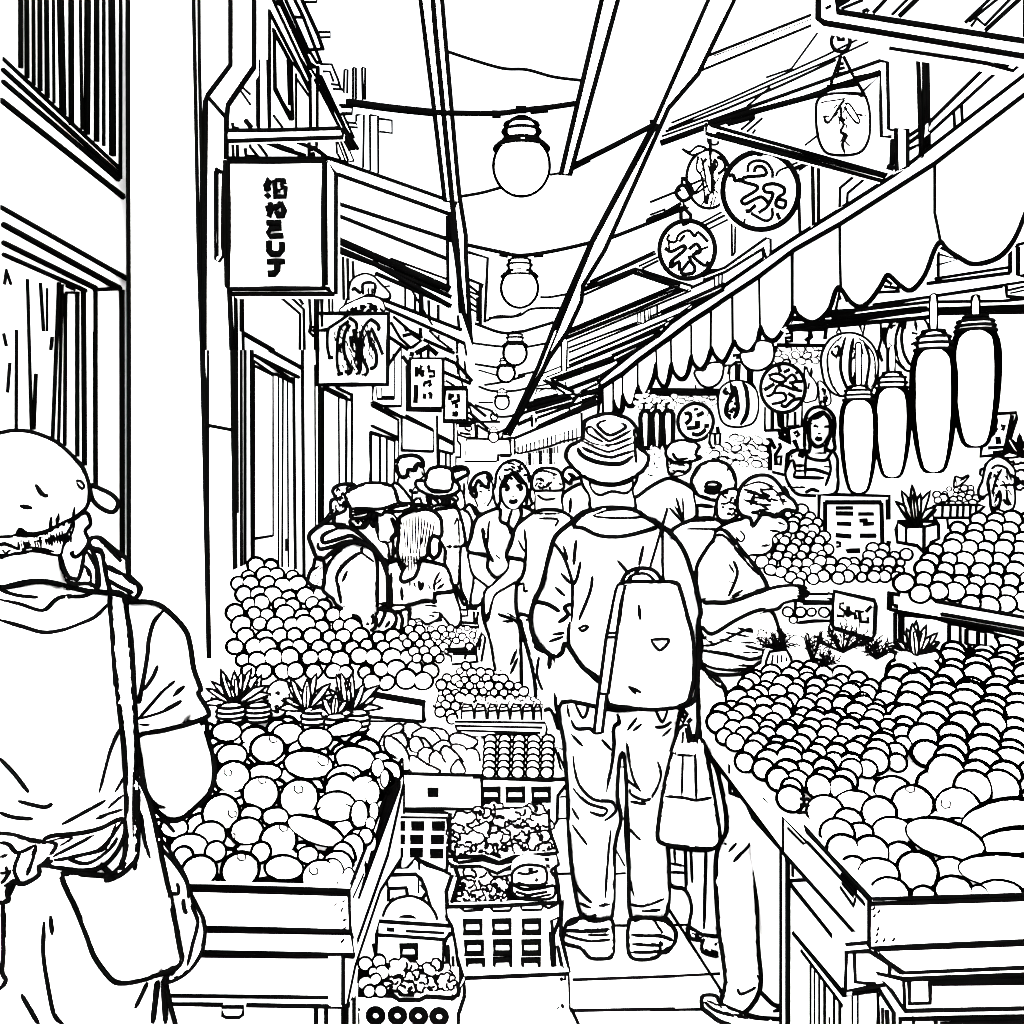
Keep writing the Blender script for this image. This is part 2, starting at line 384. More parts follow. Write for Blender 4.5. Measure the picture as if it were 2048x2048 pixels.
# eaves and hanging boards of the next shop
g = Geo()
face_plate(g, "J:780,650 1640,950 1580,1200 1600,1560 850,1200 840,750", PY(7.6), .05, w=0)
for s_, w_ in (("J:0,0 0,0", 1), ("J:720,600 780,650 1630,950", 6), ("J:845,760 1620,1035", 7), ("J:850,955 1620,1205", 7), ("J:850,1035 1580,1325", 7), ("J:850,1200 1600,1530", 14), ("J:850,1250 1610,1580", 7), ("J:1200,1320 1580,1460", 4), ("J:1580,1040 1585,1500", 6), ("J:850,1270 1100,1360 1600,1640", 9), ("J:0,0 0,0", 1)):
    g.line(s_, PY(7.6), w_)
build(g, "canopy_board", bl)
g = Geo()
face_plate(g, "J:1150,1640 1690,1850 1690,2050 1250,1900 1150,1720", PY(8.6), .05, w=0)
for s_, w_ in (("J:1100,1420 1610,1640", 7), ("J:1160,1600 1680,1800", 6), ("J:1160,1650 1700,1890", 6), ("J:1300,1500 1300,1640", 4), ("J:1365,1560 1365,1690", 5), ("J:1405,1560 1410,1700", 9), ("J:1455,1600 1460,1720", 5), ("J:1520,1630 1520,1740", 5), ("J:1650,1700 1660,1800", 5),
               ("K:800,140 940,260 1050,320", 5), ("K:770,320 930,430", 6), ("K:1060,340 1330,460", 6), ("K:780,190 860,330 960,420", 5), ("K:1030,240 1040,330", 6), ("K:1110,260 1190,340 1310,430", 4), ("K:1190,300 1190,340", 4), ("K:1350,350 1350,460", 5), ("K:880,310 960,290 1040,350 960,410", 6), ("K:900,230 920,270", 6), ("K:1240,500 1350,550 1480,700", 6), ("K:1350,470 1360,640", 5), ("K:1410,360 1430,480", 4), ("K:1240,620 1470,720", 6), ("K:1410,520 1430,680", 4), ("K:1250,690 1330,740", 4)):
    g.line(s_, PY(8.6), w_)
build(g, "canopy_board", bl)
g = Geo()
for s_, w_ in (("K:1450,880 1600,1000", 5), ("K:1450,960 1620,1110", 5), ("K:1440,1010 1530,1050", 4), ("J:1720,1280 1850,1320 1830,1750", 5), ("J:1720,1460 1820,1500 1800,1560 1720,1500", 5), ("J:1720,1540 1800,1570 1795,1620 1720,1560", 4), ("J:1720,1610 1780,1650", 4), ("J:1720,1650 1780,1680 1780,1720", 4), ("J:1800,1500 1800,1760", 6), ("J:1780,1580 1780,1740", 4)):
    g.line(s_, PY(11), w_)
build(g, "wall_bracket", bl)

# far end of the lane
g = Geo(); g.box(3.4, 3.8, .5, 70, 0, 2.35); build(g, 'building', label='plain white wall closing the back of the stalls on the right', cat='building')
g = Geo(); g.box(-2.6, 4, 70, 72, 0, 3.0); build(g, 'building', label='distant white block beyond the end of the lane', cat='building')
plate("building", "K:1425,1205 1810,1205 1815,1335 1700,1335 1690,1380 1425,1380", PY(26), 1.5, 4, [("K:1700,1335 1700,1390", 4)], label="small flat-topped white building closing the far end of the lane", cat="building")

# ---------------------------------------------------------------- leaning poles and the cloth roof
def pole(outline, Y, strokes, lab, grp="long poles leaning over the lane", cat="pole", w=9):
    plate("wooden_pole", outline, PY(Y), .05, w, strokes, label=lab, cat=cat)
pole("B:660,-40 730,520 800,1110 860,1115 830,1200 850,1340 860,1400 905,1730 955,1900 935,1740 915,1400 915,1300 880,1080 870,980 780,-40", 5.2,
     [("B:730,-40 745,150 840,1115 870,1400 890,1730", 10), ("B:790,0 880,1080", 4), ("B:815,1195 825,1330", 5)], "double pole leaning left of the hanging bulbs", w=8)
pole("B:1675,-40 1440,965 1490,965 1765,-40", 4.6, [], "short pole ending in mid air right of the largest bulb", w=9)
pole("C:315,-30 20,640 B:1605,1340 L:470,640 330,1000 130,1430 30,1590 80,1590 L:230,1300 420,930 580,700 700,440 710,310 900,0 C:95,560 250,380 450,-30", 4.9,
     [("C:40,640 B:1620,1340 L:370,1000 150,1420", 4), ("L:770,0 620,330 480,690", 6)], "longest pole slanting from the top edge to the far awnings", w=8)
# cables with bulbs
def cable(s_, Y, w_, lab, extra=()):
    g = Geo(); P = spline(pts(s_), False, 6); g.line(P, PY(Y), w_)
    for e in extra: g.line(e, PY(Y), w_ * 1.5, smooth=True)
    build(g, "cable", label=lab, cat="cable", group="cables across the lane")
cable("B:270,570 500,595 740,620 900,625 1100,625 1220,610 1360,595 1530,570", 4.0, 9, "thick cable carrying the largest round bulb", ["B:270,565 500,597 740,622", "B:1060,630 1110,632", "B:1190,605 1250,605", "B:1270,610 1370,600", "B:270,550 272,580"])
cable("B:915,1350 1100,1390 1220,1410 1400,1385 1600,1340 1750,1300 C:190,1070 C:0,1130 B:1932,1235", 5.6, 6, "cable carrying the second largest round bulb", ["B:1100,1400 1150,1410", "B:1290,1408 1345,1405"])
cable("K:1500,200 1730,280 1900,270 L:230,690 460,620", 8.4, 5, "cable carrying the third round bulb down the lane")
cable("K:1480,370 1740,400 1932,395 L:240,830 400,800", 10.2, 4, "cable just below the third bulb")
cable("K:1500,550 1690,580", 11, 4, "short cable left of the fourth bulb")
cable("K:1530,740 1650,780 1830,780 1932,760 L:250,1170", 13, 4, "cable carrying the fifth bulb down the lane")
cable("K:1530,880 1660,880", 14.5, 3, "short cable left of the fifth bulb")
cable("K:1500,900 1580,930 1640,950 1700,1000 1850,980 L:210,1280", 17, 4, "cable touching the small white ball below the fifth bulb")
cable("K:1440,1045 1600,1045 1720,1045", 20, 4, "level cable near the far end of the lane")
cable("K:1520,1070 1620,1130 1720,1130 1840,1060", 21, 4, "lowest sagging cable at the far end of the lane")
cable("K:1510,1190 1600,1190", 22, 3, "tiny cable left of the farthest bulb")
cable("B:815,285 950,330 1120,378 1250,385 1400,425 1560,445", 6.5, 5, "thin wire sagging between the poles near the top")
cable("B:885,1085 1000,1065 1110,1035", 6.6, 5, "thin wire left of the largest bulb")
cable("B:1380,965 1440,955", 6.6, 4, "thin wire right of the largest bulb")
cable("B:1325,1640 1380,1640 1490,1620", 7.5, 4, "thin wire right of the second bulb")
cable("B:1040,1755 1200,1745 1280,1705 1440,1700", 7.6, 4, "thin wire under the second bulb")
cable("K:1600,180 1690,140 1830,140 1900,110", 8, 4, "loose wire above the third bulb")
cable("K:1530,600 1700,650", 12, 3, "wire left of the fourth bulb")
cable("K:1580,730 1760,700 1932,650 L:150,1080 320,1040", 12.5, 4, "wire under the fourth bulb")
g = Geo(); g.line("B:1500,920 1720,810 1932,700 C:30,620 C:0,630", PY(4.8), 9); g.line("B:1500,930 1600,880", PY(4.8), 8)
build(g, "rope", label="taut rope running right from the short pole tip", cat="rope")

def bulb(c, rpx, rw, lab):
    Y = rw * F / rpx; C3 = PY(Y)(c); k = rw
    e = empty("string_light", C3 - Vector((0, 0, k)), lab, "lamp", "round bulbs hanging over the lane")
    g = Geo(); prof = [(math.sin(a * math.pi / 16) * k * .98, -math.cos(a * math.pi / 16) * k * 1.02) for a in range(1, 14)]
    g.lathe(C3, prof, 30); build(g, "globe", e, rim=min(.86, math.sqrt(1 - (1 - (6.5 if rpx > 20 else 5) / rpx) ** 2)))
    g = Geo(); r = k
    g.lathe(C3, [(r * .8, r * .5), (r * .9, r * .54), (r * .88, r * .62), (r * .64, r * .78), (r * .6, r * .95), (r * .62, r * 1.15), (r * .56, r * 1.35), (r * .38, r * 1.52), (r * .1, r * 1.58)], 28)
    for rr, z, t in ((.9, .56, .05), (.8, .68, .035), (.64, .8, .045), (.62, 1.12, .05), (.56, 1.34, .045), (.2, 1.56, .05)): g.ring(C3 + Vector((0, 0, z * r)), rr * r, t * r * (1.2 if rpx > 30 else 1.9))
    build(g, "socket", e, rim=.62)
bulb((1043, 332), 61, .11, "largest white round bulb nearest the camera over the lane")
bulb((1039, 576), 41, .11, "second largest round bulb, below the largest one")
bulb((1030, 706), 27, .10, "third bulb down the lane, above the paper signs' height")
bulb((1012, 746), 21, .10, "fourth bulb down the lane, just below the third")
bulb((1004, 804), 17, .10, "fifth bulb with black cap far down the lane")
bulb((988, 834), 9, .09, "smallest ball-shaped bulb above the lane's end")
bulb((987, 874), 13, .12, "farthest round bulb just above the far building")
# ================================================================ RIGHT SIDE: awning, brackets, signs, lanterns
RX = PX(1.3)
aw = empty("awning", (1.3, 6, 0), "long awning with scalloped white valance running down the right side of the lane", "awning")
up = "C:1990,345 1932,390 1440,770 1270,900 980,1085 770,1215 625,1310 380,1480 L:1932,330 1650,500 1480,620 1380,720 1160,870 960,1030 850,1130"
lo = "L:890,1170 980,1110 1060,1060 1190,950 1340,840 1480,740 1650,610 1820,500 1932,420 C:560,1430 745,1290 985,1155 1470,845 1932,490 1990,450"
plate("rail", up + " " + lo, RX, .03, 8, parent=aw)
bot = ("C:1990,900 1975,1000 1940,1100 1880,1240 1800,1330 1680,1365 1600,1330 1540,1290 1505,1250 1470,1290 1420,1420 1350,1500 1290,1470 1230,1420 1190,1480 1140,1550 1090,1585 1040,1560 988,1490 960,1500 930,1590 880,1650 830,1665 770,1630 748,1590 720,1650 650,1755 600,1740 575,1690 560,1750 "
       "Q:545,230 510,270 460,250 440,215 420,250 380,320 340,290 320,250 300,310 265,360 230,330 217,290 195,380 165,410 130,380 114,330 95,420 75,450 45,410 36,330 20,400 L:1250,1250 1210,1220 1190,1180 1150,1320 1110,1340 1080,1300 1060,1250 1050,1370 1030,1385 1000,1350 985,1300 980,1400 850,1415")
VX = PX(1.31)
fl = [("C:1475,850 1475,1100 1505,1250", 7), ("C:985,1160 985,1300 990,1490", 7), ("C:740,1300 740,1600", 9), ("C:568,1435 572,1690", 6), ("C:430,1525 432,1770", 7), ("Q:320,55 318,260", 7), ("Q:218,130 218,300", 6), ("Q:112,190 115,330", 6),
      ("Q:35,240 38,340", 5), ("L:1190,960 1190,1190", 6), ("L:1060,1060 1060,1250", 6), ("L:980,1110 980,1400", 6), ("L:890,1170 895,1400", 8), ("L:850,1160 850,1410", 6)]
plate("valance", pts(lo) + spline(pts(bot), False, 4), VX, .012, 9, fl, parent=aw)
# canopy cloth rising to the right
g = Geo(); g.add([(1.34, 2.2, 2.5), (3.2, 2.2, 3.3), (3.2, 14, 3.3), (1.34, 14, 2.5), (1.34, 2.2, 2.53), (3.2, 2.2, 3.33), (3.2, 14, 3.33), (1.34, 14, 2.53)], [(0, 1, 2, 3), (7, 6, 5, 4), (0, 4, 5, 1), (2, 6, 7, 3), (1, 5, 6, 2), (0, 3, 7, 4)])
build(g, "canopy", aw)
# second awning further down the lane
a2 = empty("awning", PY(14)(pts("L:400,1700")[0]) * 1, "small far awning with narrow pleats behind the brimmed hat", "awning")
plate("canopy", "L:10,1612 130,1612 640,1400 840,1320 840,1230 680,1240 200,1400 100,1500", PY(15), .05, 5,
      [("L:150,1500 280,1440", 7), ("L:270,1410 275,1520", 5), ("L:310,1440 310,1530 840,1310", 6), ("L:330,1520 830,1290", 9), ("L:320,1440 600,1340 830,1260", 5), ("L:300,1400 620,1310 700,1220 830,1150", 5), ("L:600,1330 590,1370", 5), ("L:210,1330 600,1240", 7), ("L:230,1380 640,1260", 8)], parent=a2)
plate("valance", "L:125,1615 640,1405 700,1400 700,1600 640,1620 540,1640 440,1680 240,1730 150,1750 125,1720", PY(15.2), .03, 4,
      [("L:%d,%d %d,%d" % (x, 1690 - (x - 150) * .32, x, 1740 - (x - 150) * .2), 3) for x in range(155, 660, 36)] + [("L:%d,%d %d,%d" % (x, 1750 - (x - 230) * .25, x + 2, 1850 - (x - 230) * .03), 2 + 4 * (i % 3 == 1)) for i, x in enumerate(range(225, 500, 30))], parent=a2)
plate("post", "L:85,1640 125,1640 125,1760 95,1760", PY(15.1), .05, 4, [("L:0,1770 95,1765", 5)], parent=a2)
# arms and roof timbers above the rail
def arm(s_, Y, w_=6, **k):
    if Y > 5: k['strokes'] = [(a, b * .62) for a, b in k.get('strokes', [])]; w_ *= .75
    return plate("arm", s_, PY(Y), .03, w_, parent=aw, **k)
arm("C:1385,275 1432,285 1440,770 1400,805", 3.2, 7, strokes=[("C:1415,285 1418,780", 8)])
arm("C:1270,665 1330,668 1330,860 1275,885", 2.95, 7, strokes=[("C:1225,860 1260,870", 9), ("C:1255,720 1250,850", 9)])
arm("C:320,650 1225,905 1200,935 290,690 292,640", 3.05, 6, strokes=[("C:340,685 1215,915", 5)])
arm("C:295,632 1185,315 1225,322 1232,668 1262,675 1262,705 1195,705 1190,375 330,650", 3.3, 6, strokes=[("C:300,640 860,490 920,460 1190,375", 10), ("C:1060,400 1190,375", 5), ("C:1070,420 1180,395 1100,470", 4), ("C:400,640 480,620 540,600", 8), ("C:470,670 540,610", 4), ("C:500,680 580,610", 4), ("C:530,690 545,670", 4)])
arm("C:980,1070 982,970 1060,905 1120,915 1020,1000 1018,1050", 3.6, 5)
arm("C:300,1390 L:1730,225 1932,150 C:600,1230 622,1235 622,1310 600,1330 590,1280 L:1932,190 1740,260", 4.2, 5, strokes=[("C:585,1290 590,1330", 6)])
arm("C:840,855 870,862 870,1145 845,1165", 3.7, 6)
arm("C:422,1140 440,1150 438,1305 425,1325", 4.4, 4)
arm("L:1160,160 1230,180 1650,310 1600,350 1150,200", 5.2, 6, strokes=[("L:1230,180 1550,300", 9), ("L:1150,190 1500,300", 9)])
arm("L:480,760 1600,300 1640,320 1640,350 578,792 570,1040 530,1040 528,800 480,780", 6.0, 5, strokes=[("L:590,690 1500,310", 9), ("L:560,760 1180,510 1600,330", 10)])
arm("L:1180,520 1290,480 1290,590 1230,630 1185,620", 6.2, 4, strokes=[("L:1205,510 1210,640", 4), ("L:1240,500 1245,630", 6), ("L:1270,490 1275,600", 4)])
arm("L:590,840 1180,620 1932,290 1932,330 1380,560 590,880", 6.4, 5, strokes=[("L:1380,535 1932,290", 10), ("L:1350,450 1350,560", 6), ("L:1370,445 1830,240", 8), ("L:1840,210 1845,310 1880,300 1880,200", 5), ("L:1910,180 1905,290", 5)])
arm("L:590,950 1540,545 1700,430 1640,500 1400,640 600,1000", 6.6, 4, strokes=[("L:590,960 1440,600", 4), ("L:590,990 1420,650", 7), ("L:580,1015 1380,690", 5), ("L:1650,500 1800,370", 8), ("L:1740,370 1650,480", 4)])
arm("L:430,1110 960,920 1400,700 1160,860 960,960 520,1120", 6.8, 6, strokes=[("L:480,1110 980,935", 10), ("L:960,910 1370,730", 10), ("L:720,1010 980,930", 12), ("L:1000,960 1160,870", 8)])
arm("L:370,1060 520,1000 530,1040 400,1090 380,1110 640,1230 660,1250 620,1270 370,1120", 7.2, 4, strokes=[("L:440,1110 640,1220", 8), ("L:380,1110 560,1230", 6), ("L:560,1130 570,1180", 4), ("L:580,1190 860,1080 990,1000", 8), ("L:600,1200 850,1110", 5), ("L:560,1240 660,1240", 6)])
arm("L:280,1300 500,1240 470,1190 320,1190", 7.6, 5, strokes=[("L:320,1170 420,1150 470,1200", 5), ("L:290,1290 500,1240", 8), ("L:210,1350 640,1240", 9), ("L:330,1220 400,1180", 4)])
arm("L:700,1210 840,1150 840,1190 690,1230", 7.4, 5, strokes=[("L:680,1260 840,1210", 8), ("L:700,1290 830,1250", 6)])
arm("C:295,290 870,62 880,112 262,365", 5.4, 6, strokes=[("C:330,290 870,85", 3)])
g = Geo()
for s_, w_ in (("C:110,635 380,525 900,290 1150,165", 3), ("C:95,665 620,440 930,310 1130,215", 3), ("C:80,680 400,560 680,440 960,310", 5), ("C:60,705 300,620", 4), ("C:890,135 730,355 600,400", 3), ("C:500,550 620,450", 3), ("C:55,740 290,655", 12),
               ("C:0,1045 160,980", 5), ("C:0,1110 80,1080", 3), ("C:0,1145 160,1050", 7), ("C:270,1150 370,1095", 3), ("C:280,1165 400,1105", 5), ("C:300,1185 410,1130", 4), ("L:770,270 1330,10", 3), ("L:745,300 1340,30", 4), ("L:720,340 1170,165", 9), ("L:720,385 1160,190", 5), ("L:1190,140 1360,60", 4), ("L:1220,160 1360,90", 5),
               ("C:750,870 840,835", 8), ("C:735,850 800,825", 4), ("C:770,880 820,845", 4), ("C:765,900 775,1200", 6), ("C:800,750 865,700", 4)):
    g.line(s_, PY(5.0), max(w_ * .85, 3.6))
build(g, "roof_batten", aw)
fr = plate("frame", "C:870,-60 870,95 900,118 1990,300 1990,222 970,62 960,-60", PY(2.75), .06, 11, [("C:905,45 935,30", 5)], parent=aw)
g = Geo()
for s_, w_ in (("C:970,30 1030,-5", 7), ("C:990,45 1100,0", 5), ("C:975,15 1000,-10", 6), ("C:1155,65 1225,-10", 7), ("C:1250,75 1330,-5", 5), ("C:1290,82 1385,-10", 9), ("C:1630,115 1760,-10", 6), ("C:1735,155 1915,-10", 8), ("C:1660,135 1690,95 1730,130 1860,-5", 5), ("C:1650,110 1800,-10", 5), ("C:1100,60 1120,50 1130,62", 6), ("C:1932,-10 1932,190", 4)):
    g.line(s_, PY(2.9), w_)
build(g, "rafter", aw)
plate("lower_beam", "C:1155,190 1255,200 1235,248 1740,328 1875,365 1960,285 1960,300 1890,290 1280,182", PY(2.85), .05, 6, [("C:1260,185 1280,230 1860,330 1890,305", 5), ("C:1300,235 1560,280 1740,310", 4), ("C:1780,320 1850,345", 9), ("C:1560,285 1740,325", 8), ("C:1290,200 1870,300", 6)], parent=aw)
arm("C:1740,340 1800,362 1440,690 1445,630", 3.1, 6, strokes=[("C:1570,570 1575,665", 5), ("C:1610,540 1615,650", 5), ("C:1340,700 1385,670", 6), ("C:1335,740 1390,700", 7), ("C:1340,770 1395,745 1395,800", 6)])
arm("C:1445,780 1932,390 1932,440 1610,655 1400,810", 3.15, 5)
# stall roof beams at the back
plate("beam", "C:1130,1590 1490,1525 1940,1455 1990,1448 1990,1540 1820,1555 1440,1560 1100,1600", PY(3.4), .08, 5, [("C:1150,1575 1820,1480", 5), ("C:1470,1440 1860,1380", 5), ("C:1430,1465 1860,1410", 6), ("C:1840,1480 1842,1530 1932,1540", 6), ("C:1850,1500 1932,1480", 4), ("C:1860,1515 1932,1500", 3), ("C:1860,1200 1860,1410", 6), ("C:1880,1270 1932,1255", 5), ("C:1900,1275 1900,1420 1932,1425", 7),
      ("C:1480,1310 1590,1340 1480,1370", 4), ("C:1490,1300 1490,1440", 5), ("C:1500,1280 1600,1330", 4), ("C:1210,1480 1290,1490", 5), ("C:1180,1510 1290,1505", 5), ("C:1210,1440 1250,1470", 5), ("C:930,1610 1100,1600", 6), ("C:960,1600 980,1500 1020,1560", 5), ("C:975,1520 985,1550", 5)], parent=aw)
plate("beam", "C:700,1690 1080,1650 1430,1600 1990,1580 1990,1610 1500,1618 1430,1640 1100,1670 720,1705", PY(3.5), .06, 7, [("C:950,1620 1430,1590", 9), ("C:1500,1605 1932,1590", 12), ("C:940,1640 1400,1605", 10), ("C:1500,1568 1630,1565", 5), ("C:1690,1560 1932,1555", 5)], parent=aw)
plate("beam", "M:0,868 680,875 680,905 40,905 0,890", PY(6.4), .08, 7, [("M:10,888 670,892", 8), ("M:440,820 443,860", 3)], parent=aw)
plate("beam", "M:1350,255 1530,285 1700,260 1932,235 1932,200 1700,200 1380,190", PY(5.2), .06, 5, [("M:1380,180 1700,150 1932,120", 9), ("M:1550,260 1932,240", 4), ("M:1690,200 1690,260", 4), ("M:1440,230 1460,250", 4), ("M:1780,130 1790,150", 5), ("M:1340,280 1540,290 1700,280", 6), ("M:1700,280 1690,380", 6), ("M:1225,435 1700,440", 6), ("M:1220,440 1222,500", 4)], parent=aw)

# ---------------------------------------------------------------- hanging signs
def circ(c, rx, ry, n=40, crop='C'): return [pts("%s:%f,%f" % (crop, c[0] + rx * math.cos(2 * math.pi * i / n), c[1] + ry * math.sin(2 * math.pi * i / n)))[0] for i in range(n)]
def disc(name, c, rx, ry, Y, w_, strokes, lab, cat, crop='C', group=None, T=.05):
    g = Geo(); face_plate(g, circ(c, rx, ry, 40, crop), PY(Y), T, False, w_)
    for s_, ww in strokes: g.line(s_, PY(Y), ww, smooth=True)
    return build(g, name, label=lab, cat=cat, group=group)
disc("hanging_sign", (572, 985), 196, 200, 3.2, 10, [("C:505,890 510,850 550,830 600,840 630,880 632,920", 5), ("C:540,890 545,865 575,858 598,880 590,905 490,915 485,940 550,960 545,985 475,1030 490,1055 550,1025 580,1020 610,1060 560,1100", 6),
     ("C:610,1060 635,1000 595,990 590,960 640,950 690,970 690,1000 660,1020 650,1060 690,1075 700,1040 660,1030", 6), ("C:500,1080 505,1095 545,1060", 6), ("C:520,1100 595,1140 630,1120 630,1075", 5), ("C:655,1100 670,1135", 6), ("C:650,910 670,880 740,855", 4),
     ("C:405,910 430,905 440,935 465,925 465,945", 6), ("C:550,800 575,803 580,785", 4), ("C:440,1125 480,1160 490,1130", 4)], "largest round sign with looping brush lettering, under the slanting arm", "sign")
disc("hanging_sign", (192, 1290), 143, 150, 4.0, 8, [("C:100,1210 90,1240 130,1250 150,1210 200,1190 230,1220 250,1200 300,1250", 5), ("C:75,1280 110,1300 170,1270 180,1290 110,1350 110,1380 150,1350 150,1400", 6), ("C:200,1290 240,1260 260,1300 220,1320 280,1370 300,1350", 6),
     ("C:200,1320 210,1350 230,1380 220,1410 160,1410 200,1350", 6), ("C:230,1300 300,1275", 4), ("C:165,1165 200,1150", 5), ("C:95,1240 100,1300", 4), ("C:150,1250 180,1215", 5), ("C:105,1350 125,1355", 8)], "smaller round sign with brush lettering, hung under a ring at the left", "sign")
disc("hanging_sign", (303, 925), 115, 152, 4.3, 5, [("C:250,810 240,870 270,920 285,1050", 4), ("C:265,815 280,880 290,950", 4), ("C:310,790 315,880 320,1000", 4), ("C:345,810 380,830 385,870 350,900", 5), ("C:330,820 350,850 320,900 340,950", 4), ("C:205,955 280,930 225,1005 295,960", 4), ("C:300,1000 290,1055", 6), ("C:270,850 290,820", 5),
     ("C:320,910 330,990", 5), ("C:335,830 335,880", 4)] + scatter("C:240,820 380,820 340,1040 280,1040", 26, 16, 3, 1.57, .7, 3), "oval sign painted with a leafy radish, behind the largest round sign", "sign")
plate("leaf", "C:165,768 205,785 245,755 290,768 255,790 215,800", PY(4.28), .01, 4, smooth=True, label="pale leaf at the top of the oval radish sign", cat="leaf")
g = Geo(); g.line("C:160,925 180,925 200,950 220,990 200,1025 165,1035 135,1000 150,965 180,960 210,1010", PY(4.05), 6, smooth=True); g.line("C:170,1030 180,1090 200,1070", PY(4.05), 4); g.line("C:160,1130 160,1095 180,1080 210,1110 210,1135", PY(4.05), 6); g.line("C:165,930 165,965", PY(4.05), 5)
build(g, "hook_ring", label="iron ring and hook above the smaller round sign", cat="hook")
g = Geo(); g.line("C:300,700 305,740 345,745 355,725", PY(4.25), 4, smooth=True); g.line("C:312,700 312,800", PY(4.25), 5); build(g, "hook", label="small hook holding the oval radish sign", cat="hook")
# gourd shaped paper lantern
e = empty("paper_lantern", PY(2.9)(pts("C:1000,795")[0]), "squarish paper lantern with drawn plant, hanging on a split string near the top right", "lantern")
puff("shade", "C:872,520 930,492 1085,490 1118,530 1130,600 1127,700 1100,765 1050,792 960,795 905,775 873,700 864,600", 2.9, .13, 7,
     [("C:900,610 925,632 985,540 1005,520", 5), ("C:885,605 930,600", 5), ("C:1000,540 1030,540 1080,620 1060,630 1000,550", 4), ("C:985,545 990,610 1010,620", 5), ("C:970,600 1000,640 985,680 1015,700 995,740 1005,790", 5), ("C:1060,590 1120,600", 4), ("C:930,480 1100,500", 4), ("C:885,530 960,520 1010,510", 4), ("C:920,460 1070,440", 5)] + scatter("C:960,530 1020,530 1010,760 970,700", 14, 12, 5, 1.57, .8, 3), parent=e)
g = Geo()
for s_ in ("C:985,290 945,400 925,470", "C:1000,290 1050,390 1110,490", "C:985,290 970,370", "C:975,330 1000,330", "C:965,360 1005,350", "C:960,385 1010,375"): g.line(s_, PY(2.92), 5)
g.line(circ((985, 215), 48, 52), PY(2.92), 6, True); g.line("C:970,180 1000,180 1000,205 975,205 970,180", PY(2.92), 6); g.line("C:970,130 975,175", PY(2.92), 5); g.line("C:1090,145 1120,190 1150,170", PY(2.92), 6)
g.line("C:920,440 920,470 1000,430 1070,440", PY(2.9), 5); g.line("C:945,445 1050,425", PY(2.9), 7)
build(g, "hanging_string", e)

# ---------------------------------------------------------------- four long white lanterns
def lantern(cx, ys, yc, y0, y1, hw, Y, lab):
    k = Y / F; P0 = PY(Y)((cx, y1)); Hh = (y1 - y0) * k; R = hw * k
    e = empty("long_lantern", P0, lab, "lantern", "long white lanterns under the awning")
    prof = [(.30, 0), (.42, .012), (.56, .05), (.68, .13), (.8, .24), (.9, .38), (.96, .52), (1, .68), (.99, .82), (.92, .92), (.8, .985), (.7, 1)]
    g = Geo(); g.lathe(P0, [(a * R, b * Hh) for a, b in prof], 32); build(g, "lantern_body", e, rim=.7)
    hc = (y0 - yc) * k; C0 = P0 + Vector((0, 0, Hh))
    g = Geo(); g.lathe(C0, [(R * .74, 0), (R * .72, hc * .5), (R * .55, hc * .9), (R * .3, hc)], 28)
    for a, b in ((.78, 0), (.74, .33), (.68, .66), (.45, .98)): g.ring(C0 + Vector((0, 0, b * hc)), a * R, .085 * R)
    build(g, "lantern_cap", e, rim=.6)
    g = Geo(); hs = (yc - ys) * k; g.lathe(C0 + Vector((0, 0, hc)), [(R * .2, -.2 * hs), (R * .2, hs), (R * .1, hs * 1.08)], 16); build(g, "hanging_tube", e, rim=.82)
lantern(1717, 690, 772, 800, 988, 38, 2.62, "leftmost and lowest long lantern of the four hanging at the right")
lantern(1784, 695, 745, 776, 957, 38, 2.75, "shortest long lantern, second from the left of the four")
lantern(1867, 592, 662, 700, 947, 46, 2.66, "long lantern third from the left, tallest white body")
lantern(1951, 592, 634, 662, 896, 49, 2.7, "highest and rightmost of the four long lanterns")
# ================================================================ PRODUCE AND STALLS
PROTO = {}
def ball_mesh(seed, rim, seg=26, rg=16, lump=.022):
    rnd = random.Random(seed); ph = [rnd.uniform(0, 6) for _ in range(4)]
    V = [(0, 0, 1)]; FF = []
    for i in range(1, rg):
        a = math.pi * i / rg
        for j in range(seg):
            b = 2 * math.pi * j / seg; q = 1 + lump * (math.sin(2 * b + ph[0]) * math.sin(a) + .6 * math.sin(3 * b + ph[1]) * math.sin(a) ** 2 + .7 * math.cos(2 * a + ph[2]))
            V.append((q * math.sin(a) * math.cos(b), q * math.sin(a) * math.sin(b), q * math.cos(a)))
    V.append((0, 0, -1)); n = len(V)
    for j in range(seg): FF.append((0, 1 + j, 1 + (j + 1) % seg)); FF.append((n - 1, 1 + (rg - 2) * seg + (j + 1) % seg, 1 + (rg - 2) * seg + j))
    for i in range(rg - 2):
        for j in range(seg): a = 1 + i * seg; FF.append((a + j, a + seg + j, a + seg + (j + 1) % seg, a + (j + 1) % seg))
    me = bpy.data.meshes.new("fruit"); me.from_pydata(V, [], FF); me.materials.append(paper(rim)); me.polygons.foreach_set("use_smooth", [True] * len(FF)); me.update()
    return me
